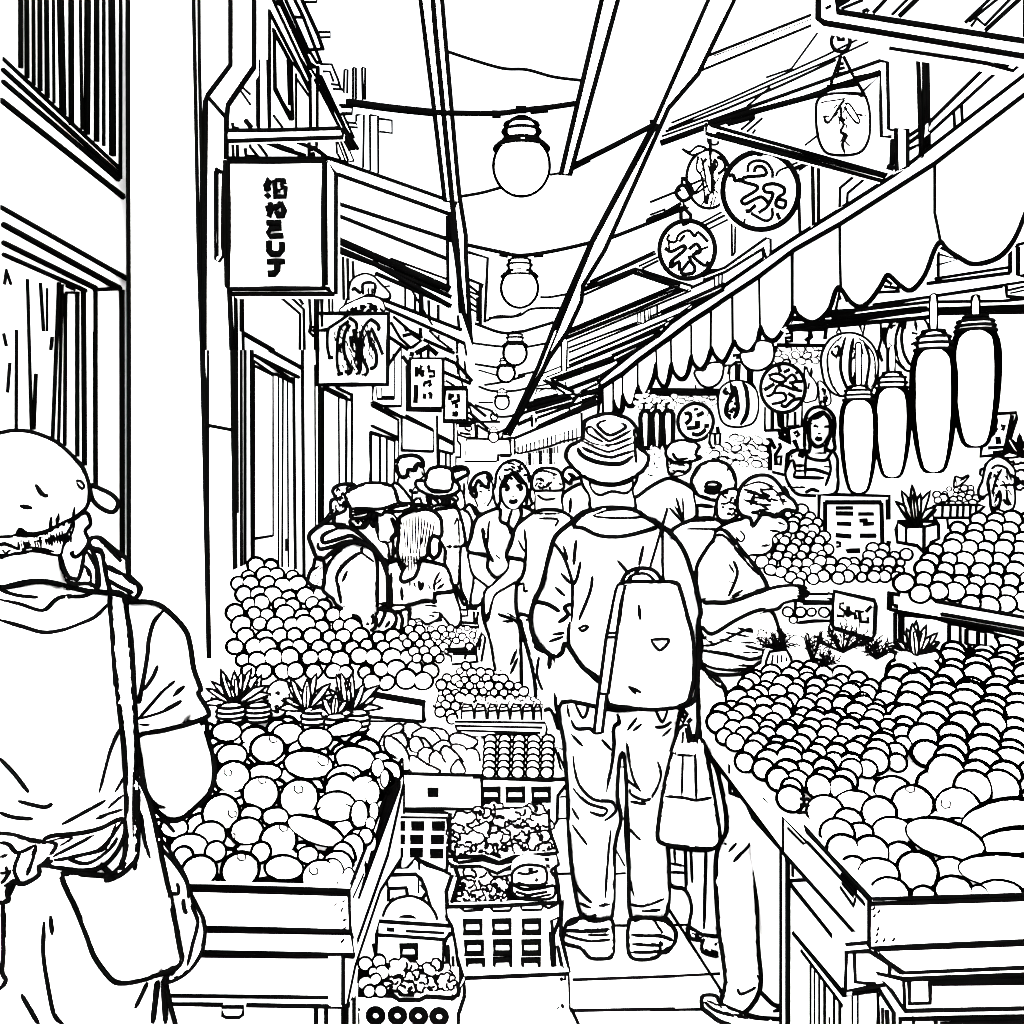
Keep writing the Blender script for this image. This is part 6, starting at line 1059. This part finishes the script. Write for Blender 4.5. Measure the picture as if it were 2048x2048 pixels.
person("woman with long straight hair reaching into crates beside the wide soft hat", 4.5,
    [("N:745,260 742,160 860,130 930,185 920,310 880,340 875,400 790,410 760,380", .02, .06, 5), ("N:880,640 1260,620 1280,1000 1260,1500 900,1500", .04, .07, 0), ("N:1300,870 1320,980 1350,1080 1400,1140 1430,1185 1460,1215 1500,1228 1540,1205 1552,1150 1550,1080 1515,970 1480,860 1420,700 1330,700", -.03, .04, 6),
     ("N:1050,1030 1280,980 1330,1010 1340,1110 1370,1130 1330,1150 1370,1160 1300,1170 1220,1200 1160,1145 1060,1140", -.03, .03, 5), ("N:900,1450 1250,1450 1250,2700 950,2700", .08, .06, 0)],
    [("shirt", "N:845,615 900,590 950,585 1000,650 1150,610 1170,580 1280,600 1400,640 1445,720 1465,800 1480,880 1320,900 1300,960 1300,985 1200,975 1080,1010 1000,1025 885,1020 875,830 838,700", -.01, .08, 7,
        [("N:883,705 885,900 885,1010", 8), ("N:980,840 990,970", 8), ("N:1060,790 1062,830", 6), ("N:1100,800 1115,840", 6), ("N:1145,780 1165,860 1190,790", 7), ("N:1240,815 1260,865", 5), ("N:1355,700 1310,790 1300,870", 7), ("N:1385,740 1310,820", 5), ("N:1395,805 1330,860", 6), ("N:1325,905 1360,908", 7), ("N:865,810 855,1000", 8)]),
     ("hair", "N:955,330 945,240 960,170 1050,115 1150,90 1270,98 1335,145 1365,200 1370,330 1335,360 1285,350 1240,440 1225,540 1165,570 1150,640 1110,740 1060,770 1000,795 970,760 990,690 1015,640 960,590 940,480", -.05, .06, 6,
        [("N:%d,%d %d,%d" % (x, 130 + abs(x - 1150) * .5, x - (x - 1080) * .25, 420 + (x * 37) % 120), 3) for x in range(1000, 1310, 30)] + [("N:%d,%d %d,%d" % (x, 420 + (x * 13) % 60, x + 8, 640 + (x * 17) % 60), 3) for x in range(985, 1160, 28)] + [("N:940,190 975,280", 6), ("N:950,160 985,240", 5), ("N:1355,330 1365,350", 11), ("N:1250,420 1250,520 1300,560 1350,500 1345,400", 8), ("N:880,170 935,300 870,390", 9), ("N:950,590 1000,700", 8), ("N:900,430 900,560", 8), ("N:850,470 870,580 930,560", 6)])], [("N:1200,1020 1330,1025", 4), ("N:1260,1080 1345,1085", 4), ("N:1240,1110 1340,1130", 4)], .012)
person("stall keeper with bobbed hair and striped top, facing the lane from the right stall", 5.6,
    [("M:1538,1170 1560,1120 1640,1090 1720,1110 1742,1180 1738,1270 1700,1345 1630,1400 1575,1370 1542,1290", -.02, .07, 5), ("M:1570,1340 1700,1340 1720,1520 1560,1500", .03, .05, 0), ("M:1400,1540 1760,1540 1780,2600 1450,2600", .03, .08, 0),
     ("M:1340,1580 1390,1560 1390,1700 1500,1780 1560,1740 1700,1840 1700,1880 1560,1790 1480,1830 1330,1740", -.05, .03, 4), ("M:1450,2500 1760,2500 1740,3900 1500,3900", .05, .07, 0)],
    [("hair", "M:1492,1410 1495,1200 1510,1110 1560,1050 1640,1032 1720,1060 1775,1130 1785,1220 1775,1330 1785,1440 1740,1460 1700,1420 1745,1290 1740,1170 1680,1090 1600,1110 1540,1170 1535,1300 1545,1430 1520,1470", -.03, .05, 6, [("M:1515,1130 1512,1300", 9), ("M:1560,1140 1620,1130 1670,1100", 7), ("M:1765,1150 1765,1300", 8), ("M:1530,1340 1540,1480", 6), ("M:1730,1340 1690,1480", 7)]),
     ("shirt", "M:1345,1480 1430,1450 1500,1460 1530,1520 1620,1545 1710,1540 1760,1460 1808,1530 1812,1640 1790,1870 1520,1890 1400,1860 1310,1700", .0, .08, 5, [("M:1505,1500 1500,1700", 5), ("M:1500,1640 1600,1640 1725,1680", 6), ("M:1400,1600 1500,1600", 6), ("M:1400,1650 1500,1650", 5), ("M:1395,1560 1400,1710", 6), ("M:1380,1710 1680,1720", 6), ("M:1730,1540 1740,1650 1690,1800", 6), ("M:1680,1610 1730,1612", 6), ("M:1370,1500 1380,1560", 6), ("M:1330,1800 1500,1810", 5), ("M:1500,1860 1560,1830 1640,1850", 6)])],
    [("M:1580,1215 1630,1225", 8), ("M:1680,1225 1720,1222", 9), ("M:1620,1290 1650,1290", 6), ("M:1600,1325 1630,1345 1660,1330", 8), ("M:1560,1195 1610,1200", 4), ("M:1590,1480 1700,1480", 4), ("M:1545,1340 1600,1420 1680,1400", 6)], .012)
person("head of a passer-by just left of the straw hat, mostly hidden", 6.2,
    [("E:1455,680 1480,650 1530,660 1550,720 1540,800 1500,840 1460,780", .0, .07, 5), ("E:1450,800 1560,830 1600,1400 1460,1400", .03, .08, 0), ("E:1460,1390 1590,1390 1590,2200 1480,2200", .03, .07, 0)],
    [("shirt", "E:1500,760 1450,800 1440,870 1440,930 1520,950 1620,890 1600,800 1560,740", -.01, .08, 6, [("E:1495,815 1490,900", 7)]), ("hair", "E:1450,690 1478,650 1530,655 1545,700 1500,715 1490,740", -.03, .05, 6, [("E:1480,680 1520,700", 9)])])
person("distant passer-by between the round-brimmed hat and the man with swept hair", 8.0,
    [("E:850,690 870,660 910,660 925,690 920,740 890,760 860,740", .0, .07, 4), ("E:830,760 930,760 950,1300 840,1300", .03, .09, 0), ("E:850,1250 940,1250 940,1500 860,1500", .03, .08, 0)],
    [("hair", "E:838,660 870,645 915,650 930,680 900,700 860,720 845,700", -.03, .05, 6, [("E:850,670 910,665", 9)]), ("shirt", "E:870,760 900,790 910,860 880,880 850,820 860,780", .0, .06, 4, [("E:905,735 908,800", 5)])])
# ================================================================ THINGS HUNG AT THE BACK OF THE STALLS
# square poster of vegetables and paper signs on the left
e = plate("poster", "K:150,115 760,118 750,725 150,728", PY(5.3), .02, 8, [("K:185,110 190,230", 5), ("K:165,260 210,265 245,250", 4)], label="square white poster with hanging radish drawings on the left wall", cat="poster")
g = Geo()
for s_, w_ in (("K:410,130 340,180 280,220 240,260 235,400 260,510", 6), ("K:420,150 480,190 490,250", 7), ("K:610,165 570,200 530,280 510,420 500,600", 6), ("K:600,160 660,200 680,240 660,255", 8), ("K:610,240 660,340 710,470", 7), ("K:590,260 600,360 650,440 650,560 600,590", 8), ("K:420,180 340,250 320,400 320,560 345,640", 6),
               ("K:430,210 380,300 380,460 440,600 400,640", 7), ("K:460,250 490,380 490,520", 9), ("K:490,440 520,560 500,640", 8), ("K:540,330 530,470 580,600 550,650", 7), ("K:260,480 262,510", 13), ("K:340,620 348,650", 14), ("K:405,600 408,630", 13), ("K:495,620 500,640", 12), ("K:550,630 555,645", 13), ("K:435,310 445,400", 8), ("K:445,400 465,440 500,440", 5)):
    g.line(s_, PY(5.29), w_ * .8, smooth=True)
for q, ww in scatter("K:250,240 420,170 600,180 660,420 640,560 330,560", 70, 12, 17, 1.4, .5, 3): g.line(q, PY(5.29), ww * .8)
build(g, "drawing", e)
g = Geo(); g.line("J:750,1565 745,1775", PY(5.28), 4); g.line("K:95,230 140,235 145,290 110,310 85,280 95,230", PY(5.25), 5); g.line("K:115,250 140,270", PY(5.25), 10); g.line("K:160,262 245,245", PY(5.25), 4); build(g, "hook", label="small latch hook at the left edge of the vegetable poster", cat="hook")
p = plate("paper_sign", "K:945,500 1228,500 1228,925 945,925", PY(7.0), .02, 7, [("K:1000,570 1002,660", 7), ("K:1020,600 1060,660", 7), ("K:1045,560 1030,600 1070,620", 6), ("K:1090,570 1120,580", 7), ("K:1095,610 1150,610 1155,655 1105,655", 6), ("K:1130,695 1070,710 1065,745", 6), ("K:1110,720 1125,740", 8), ("K:1070,800 1065,850", 7), ("K:1105,790 1125,810 1120,850", 7), ("K:998,725 990,885", 9), ("K:925,560 925,945 1220,945", 9), ("K:880,480 940,560", 7), ("K:990,460 1100,400 1180,470", 9), ("K:1100,400 1100,490", 5), ("K:940,460 980,470", 8), ("K:1030,440 1040,490", 5)],
          label="larger white paper sign with a few brush marks, middle of the left row", cat="sign")
plate("paper_sign", "K:1245,770 1435,770 1435,1030 1235,1030", PY(8.5), .02, 6, [("K:1290,800 1285,860", 7), ("K:1310,805 1315,840", 5), ("K:1355,805 1365,860 1300,885", 7), ("K:1345,890 1345,930", 6), ("K:1325,955 1320,990 1345,990 1350,970 1330,965", 7), ("K:1230,755 1440,755", 7), ("K:1225,1045 1440,1045", 6)],
      label="smaller white paper sign below and right of the larger one", cat="sign")
plate("paper_sign", "K:1340,1060 1505,1060 1505,1175 1430,1180 1360,1160", PY(10), .02, 4, [("K:1360,1080 1470,1080 1470,1120", 5), ("K:1410,1100 1460,1130", 4), ("K:1370,1140 1470,1155", 4), ("K:1510,1070 1515,1160", 7)], label="tiny wall sign under the smaller paper sign", cat="sign")
# box sign with writing
e = empty("light_box_sign", PY(4.6)(pts("J:440,1560")[0]), "large boxy white sign with a column of black characters fixed on the pillar", "sign")
g = Geo(); face_plate(g, "J:125,680 755,675 755,1520 125,1525", PY(4.55), .02, False, 9)
for s_, w_ in (("J:100,670 110,1500 140,1540", 9), ("J:110,655 750,655 760,640", 6), ("J:140,1560 830,1560", 7), ("J:125,1520 140,1545", 6)): g.line(s_, PY(4.56), w_)
build(g, "front_panel", e)
plate("side_panel", "J:765,650 838,755 836,1560 790,1520 755,1510", PY(4.58), .12, 6, [("J:770,680 775,1500", 6), ("J:840,760 838,1560", 7)], parent=e)
plate("bottom_panel", "J:125,1525 770,1520 830,1560 140,1560", PY(4.59), .12, 5, parent=e)
g = Geo(); fn = PY(4.535)
for s_, w_ in (("J:375,800 395,810 375,835 385,870", 13), ("J:375,895 380,910 395,890", 11), ("J:430,800 500,800 500,825", 7), ("J:430,800 435,890 425,910 500,910 505,850 470,850", 9), ("J:470,820 490,830", 7), ("J:450,870 470,870", 6), ("J:370,990 440,980 480,960 495,1000 480,1040 455,1040 445,1010", 11), ("J:400,950 405,1000 390,1045", 11), ("J:465,945 465,980", 9),
               ("J:375,1085 470,1085 470,1120 400,1125 385,1150 400,1175 490,1170", 10), ("J:392,1205 392,1270 410,1290 460,1290 480,1265 480,1215", 13), ("J:378,1345 500,1342", 10), ("J:448,1350 448,1400 430,1422 385,1425", 13)):
    g.line(s_, fn, w_)
build(g, "lettering", e)
plate("bracket", "J:118,470 420,468 860,455 885,470 885,515 400,530 118,540", PY(4.5), .05, 7, parent=e)
plate("side_handle", "J:35,740 55,735 90,755 85,850 80,1230 90,1300 60,1345 35,1330", PY(4.57), .04, 5, [("J:52,750 52,1310", 4), ("J:35,725 80,750", 7)], parent=e)
g = Geo()
for s_, w_ in (("J:150,545 155,650", 5), ("J:180,545 185,650", 6), ("J:265,545 268,580 320,645", 5), ("J:310,545 380,640", 5), ("J:235,590 240,640 330,650", 7), ("J:370,545 480,590 640,640", 7), ("J:400,545 560,600", 4), ("J:580,545 640,570 710,590", 6), ("J:660,545 660,640", 6), ("J:710,545 710,590 650,600", 6), ("J:670,630 700,625", 7), ("J:840,540 845,620 870,660", 4), ("J:870,540 920,670", 4), ("J:850,540 900,670", 3),
               ("J:690,585 780,650 920,690", 7), ("J:150,420 155,450 190,460", 6), ("J:235,400 275,450", 9), ("J:200,200 270,300", 4), ("J:215,180 270,230", 4), ("J:110,380 115,470", 6), ("J:885,450 960,600 930,600 885,520", 5), ("J:860,300 950,310 945,360 870,360", 5), ("J:890,370 960,520", 4)):
    g.line(s_, PY(4.62), w_)
build(g, "fixings", e)
g = Geo()
for s_, w_ in (("J:205,1560 205,1810", 5), ("J:160,1560 165,1780 170,1932", 8), ("J:460,1570 600,1690 600,1932", 5), ("J:530,1570 625,1660 630,1932", 5), ("J:215,1820 410,1932", 7), ("J:660,1570 670,1760 660,1810 690,1840", 5), ("J:710,1560 710,1932", 11), ("J:740,1560 745,1700", 5), ("J:790,1560 795,1690", 4), ("J:815,1570 815,1680", 4), ("J:580,1570 620,1630", 5), ("J:885,1310 890,1600", 5), ("J:915,1320 920,1600", 5), ("J:950,1340 955,1450", 5)):
    g.line(s_, PY(5.5), w_)
build(g, "wall_trim", bl)
# curled horn-like planter above the poster
puff("hanging_planter", "J:930,1520 955,1460 1020,1430 1080,1440 1130,1490 1170,1530 1195,1560 1190,1590 1140,1590 1060,1560 980,1600 890,1670 920,1590", 5.6, .06, 5, [("J:945,1530 970,1525 1005,1555", 6), ("J:1020,1560 1020,1490 1095,1490 1095,1560", 6), ("J:1055,1500 1055,1560", 4), ("J:1080,1500 1080,1560", 4), ("J:1160,1510 1200,1505", 6), ("J:1110,1570 1170,1600", 5)],
     label="rounded hanging planter above the vegetable poster", cat="planter")
puff("foliage", "J:880,1680 900,1640 960,1610 1040,1580 1120,1590 1150,1620 1140,1680", 5.5, .04, 4, scatter("J:900,1670 960,1620 1130,1600 1140,1670", 24, 15, 18, 1.2, 1.2, 4), label="tangled leaves under the hanging planter", cat="leaves")

# right: bowls, gourds, patterned discs
def bowl(s_, Y, lab): puff("bowl_lamp", s_, Y, .08, 6, label=lab, cat="lamp", group="white bowl lamps behind the valance")
bowl("M:880,520 890,580 920,630 980,665 1060,670 1120,645 1170,600 1190,520 1180,440 1150,410 1040,410 1000,500", 4.9, "larger white bowl-shaped lamp tucked behind the scalloped valance")
bowl("M:440,690 460,760 510,820 580,835 650,800 690,730 690,620 570,625 530,690", 5.4, "smaller white bowl-shaped lamp tucked behind the scalloped valance")
disc("hanging_sign", (1285, 850), 215, 235, 4.7, 6, [("M:1140,730 1220,710 1290,740 1310,780 1230,790 1150,750", 5), ("M:1320,760 1370,720 1410,760 1400,790 1340,800", 5), ("M:1100,870 1200,810", 7), ("M:1120,930 1180,910 1230,830 1300,830 1370,860 1470,880", 5), ("M:1200,900 1290,900 1310,960 1250,990 1170,1005", 5), ("M:1260,1010 1310,1030 1380,970 1460,950", 6), ("M:1330,900 1400,940", 6), ("M:1240,640 1260,700", 7), ("M:1290,700 1350,670", 6), ("M:1260,790 1280,820", 6), ("M:1370,830 1430,860", 5), ("M:1360,820 1400,790 1470,790", 6), ("M:1400,710 1440,690", 5)],
     "big round disc patterned like cut fruit segments, hung at the back of the right stall", "sign", 'M')
disc("hanging_sign", (440, 1178), 170, 178, 5.3, 6, [("M:330,1100 380,1095 390,1150 340,1200", 7), ("M:440,1040 445,1070", 9), ("M:450,1120 520,1085", 8), ("M:455,1165 455,1240", 10), ("M:350,1240 450,1230 470,1200", 7), ("M:520,1215 570,1215", 8), ("M:400,1290 470,1300 540,1250", 7), ("M:550,1105 560,1110", 8)], "small round disc with dark dabs under the black bar of the right stall", "sign", 'M')
def gourd(name, s_, Y, T, st, lab, cat, w_=6): puff(name, s_, Y, T, w_, st, label=lab, cat=cat)
gourd("pumpkin", "Q:890,340 895,270 930,210 985,180 1050,175 1110,200 1155,250 1175,320 1170,400 1150,450 1100,480 1040,470 1030,490 960,485 910,430", 3.9, .15, [("Q:990,190 930,260 920,340 940,430 980,490", 5), ("Q:1010,190 990,270 985,360 1010,440 1040,480", 5), ("Q:1050,200 1035,290 1035,400 1060,440", 6), ("Q:1100,210 1130,300 1120,400 1110,460", 6), ("Q:1080,200 1150,280 1160,400 1140,450", 5), ("Q:950,250 975,240 970,290 945,280 940,260", 5), ("Q:1060,370 1075,450", 14), ("Q:1065,220 1090,260 1050,300", 7), ("Q:960,310 975,250", 4), ("Q:1085,330 1070,420", 9)] + scatter("Q:1040,210 1100,220 1100,320 1040,330", 14, 9, 19, 1.2, 1.4, 4),
      "large ribbed round pumpkin with a dark split, left of the long lanterns", "pumpkin")
gourd("pumpkin", "Q:1225,240 1230,160 1265,105 1320,85 1390,90 1430,130 1430,200 1390,280 1345,360 1300,340 1260,290", 3.6, .12, [("Q:1300,100 1270,200 1285,300 1330,370", 5), ("Q:1325,90 1300,180 1310,270 1345,340", 5), ("Q:1350,170 1380,175", 8), ("Q:1370,110 1375,160", 6), ("Q:1240,225 1270,235", 7), ("Q:1345,230 1390,215", 6), ("Q:1290,110 1310,150 1320,110", 5)] + scatter("Q:1240,100 1300,90 1290,130 1240,150", 10, 9, 20, 1, 1.4, 4),
      "second ribbed pumpkin half hidden behind the long lanterns", "pumpkin")
gourd("melon", "M:665,1000 680,880 730,820 800,790 900,790 980,830 1030,900 1040,1010 1030,1100 990,1180 900,1215 820,1220 740,1200 690,1140", 5.0, .14, [("M:740,850 720,890 760,910", 8), ("M:780,810 800,900 770,960 745,1020 740,1090 780,1150", 9), ("M:820,830 840,960 845,1060 810,1140", 8), ("M:900,800 930,880 940,1000 930,1100 880,1200", 9), ("M:920,850 960,1000", 6), ("M:990,800 1030,900", 6)] + scatter("M:750,860 830,850 840,1120 750,1120", 24, 8, 21, 1.4, 1.4, 4),
      "tall melon with rough dark stripes hanging beside the round patterned disc", "melon", 5)
plate("hanging_jar", "M:770,650 830,600 900,600 990,680 990,800 770,780", PY(5.1), .1, 5, [("M:830,610 830,780", 5), ("M:860,620 855,780", 6), ("M:890,600 960,690", 6), ("M:960,690 965,790", 12), ("M:700,640 770,630 760,720", 6), ("M:800,540 845,530 840,570", 6)], label="short jar with a dark right side above the rough-striped melon", cat="jar")
# bottles on the far shelf
for i, (x0, x1) in enumerate(((1205, 1290), (1308, 1385), (1398, 1490))):
    plate("bottle", "L:%d,1670 %d,1440 %d,1400 %d,1380 %d,1380 %d,1410 %d,1660 %d,1700 %d,1700" % (x0 + 12, x0, x0 + 10, x0 + 22, x1 - 22, x1 - 5, x1 - 8, x1 - 20, x0 + 22), PY(6.2), .08, 9, [("L:%d,1380 %d,1320 %d,1310" % (x0 + 30, x0 + 30, x1 - 30), 5)], label=["leftmost pale bottle", "middle pale bottle", "rightmost pale bottle"][i] + " of three on the shelf right of the straw hat", cat="bottle")
def lumps(region, n, r, Y, seed, name, lab, cat, group):
    rnd = random.Random(seed); P = pts(region); xs = [p[0] for p in P]; ys = [p[1] for p in P]; out = []; k = 0
    while len(out) < n and k < 4000:
        k += 1; x, y = rnd.uniform(min(xs), max(xs)), rnd.uniform(min(ys), max(ys))
        if inside_poly(P, x, y) and all((x - a) ** 2 + (y - b) ** 2 > (r * 1.25) ** 2 for a, b in out): out.append((x, y))
    for i, (x, y) in enumerate(sorted(out, key=lambda q: q[1])):
        c = PY(Y - .002 * i)((x, y)); q = r * rnd.uniform(.75, 1.2) * Y / F; fruit(name, lab, cat, group, c, (q * 1.1, q * .6, q * .8), (rnd.uniform(-.6, .6), rnd.uniform(-.8, .8), 0), .6, i % 4)
lumps("M:710,1400 800,1320 1010,1300 1120,1370 1150,1590 900,1600 780,1590 590,1560 560,1440", 46, 10, 5.2, 23, "vegetable", "small lumpy vegetable in the jumbled heap left of the stall keeper", "vegetable", "vegetables heaped left of the stall keeper")
lumps("L:1180,1250 1500,1240 1500,1380 1210,1400 1170,1330", 24, 9, 6.4, 24, "bundle", "small dark bundle hanging above the pale bottles", "bundle", "bundles above the bottles")
lumps("L:1560,1240 1880,1240 1860,1340 1760,1350 1560,1330", 18, 7, 6.5, 25, "bundle", "small bundle hanging from the black bar above the little round disc", "bundle", "bundles on the black bar")
lumps("M:1220,450 1660,450 1660,600 1380,620 1220,600", 22, 9, 5.5, 26, "bundle", "small bundle strung above the large patterned disc", "bundle", "bundles above the patterned disc")
lumps("L:1200,1720 1370,1720 1370,1932 1240,1932 1280,1830", 14, 8, 6.0, 27, "vegetable", "small lumpy vegetable on the shelf below the pale bottles", "vegetable", "vegetables below the bottles")
e = plate("cup", "M:580,1290 680,1290 670,1420 600,1430 575,1380", PY(5.25), .05, 5, [("M:625,1290 630,1400", 5), ("M:650,1220 660,1290", 6)], label="narrow white cup right of the small round disc", cat="cup")
plate("crate_stack", "M:1110,1030 1470,1010 1465,1220 1260,1260 1110,1260", PY(5.6), .2, 5, [("M:1180,1060 1180,1250", 6), ("M:1240,1090 1250,1210 1320,1260", 7), ("M:1280,1090 1285,1230", 5), ("M:1330,1100 1325,1220 1440,1215", 5), ("M:1400,1080 1400,1210", 5), ("M:1110,1262 1250,1255", 5)], label="slatted white crate under the large patterned disc", cat="crate")
g = Geo()
for s_, w_ in (("M:1240,1290 1330,1270 1340,1390 1300,1340 1250,1310", 12), ("M:1390,1290 1420,1270 1440,1300 1410,1320", 6), ("M:1390,1350 1430,1440 1330,1490 1320,1620", 8), ("M:1140,1330 1160,1500 1160,1650", 7), ("M:1160,1340 1210,1440", 6), ("M:1250,1380 1260,1420 1210,1500 1220,1590", 6), ("M:1200,1520 1270,1510 1260,1590 1200,1580", 6), ("M:1440,1480 1490,1500", 12), ("M:1180,1660 1300,1690", 5)):
    g.line(s_, PY(5.45), w_)
build(g, "flower_sprigs", label="dark drooping flower sprigs just left of the stall keeper", cat="flowers")
gourd("papaya", "M:1500,640 1530,720 1580,780 1610,850 1600,950 1560,970 1490,975 1510,860 1500,760", 5.2, .05, [("M:1540,800 1530,860", 6), ("M:1560,650 1560,740", 5)], "long pale papaya hanging right of the large patterned disc", "papaya", 4)
gourd("bitter_gourd", "M:1630,790 1680,820 1730,900 1735,1000 1650,1010 1640,900", 5.0, .04, scatter("M:1650,830 1700,850 1720,980 1660,980", 16, 8, 29, 1.5, .5, 4), "narrow speckled gourd hanging above the stall keeper's head", "gourd", 4)
for s_, w_ in (("M:1310,320 1370,320 1370,400 1310,400 1310,365 1350,365", 6), ("M:1540,290 1560,360 1520,390 1500,370", 7), ("M:1545,300 1530,420", 5), ("M:1820,260 1850,320 1800,320 1830,260", 4), ("M:1810,360 1860,340 1880,380 1830,400", 6), ("Q:1085,130 1100,180 1110,120 1190,110 1195,200 1180,260 1200,320", 5), ("Q:1210,140 1215,230", 6), ("Q:1230,250 1230,370", 6), ("Q:1250,280 1250,370", 4)):
    g = Geo(); g.line(s_, PY(4.9), w_); build(g, "hanging_hook", label="small iron hook in the row under the right stall's beam", cat="hook", group="iron hooks under the beam")
plate("hat_stand_sign", "E:920,490 1165,495 1170,575 1090,580 1085,615 910,615", PY(24), .1, 4, label="blank white signboard under the farthest bulb", cat="sign")
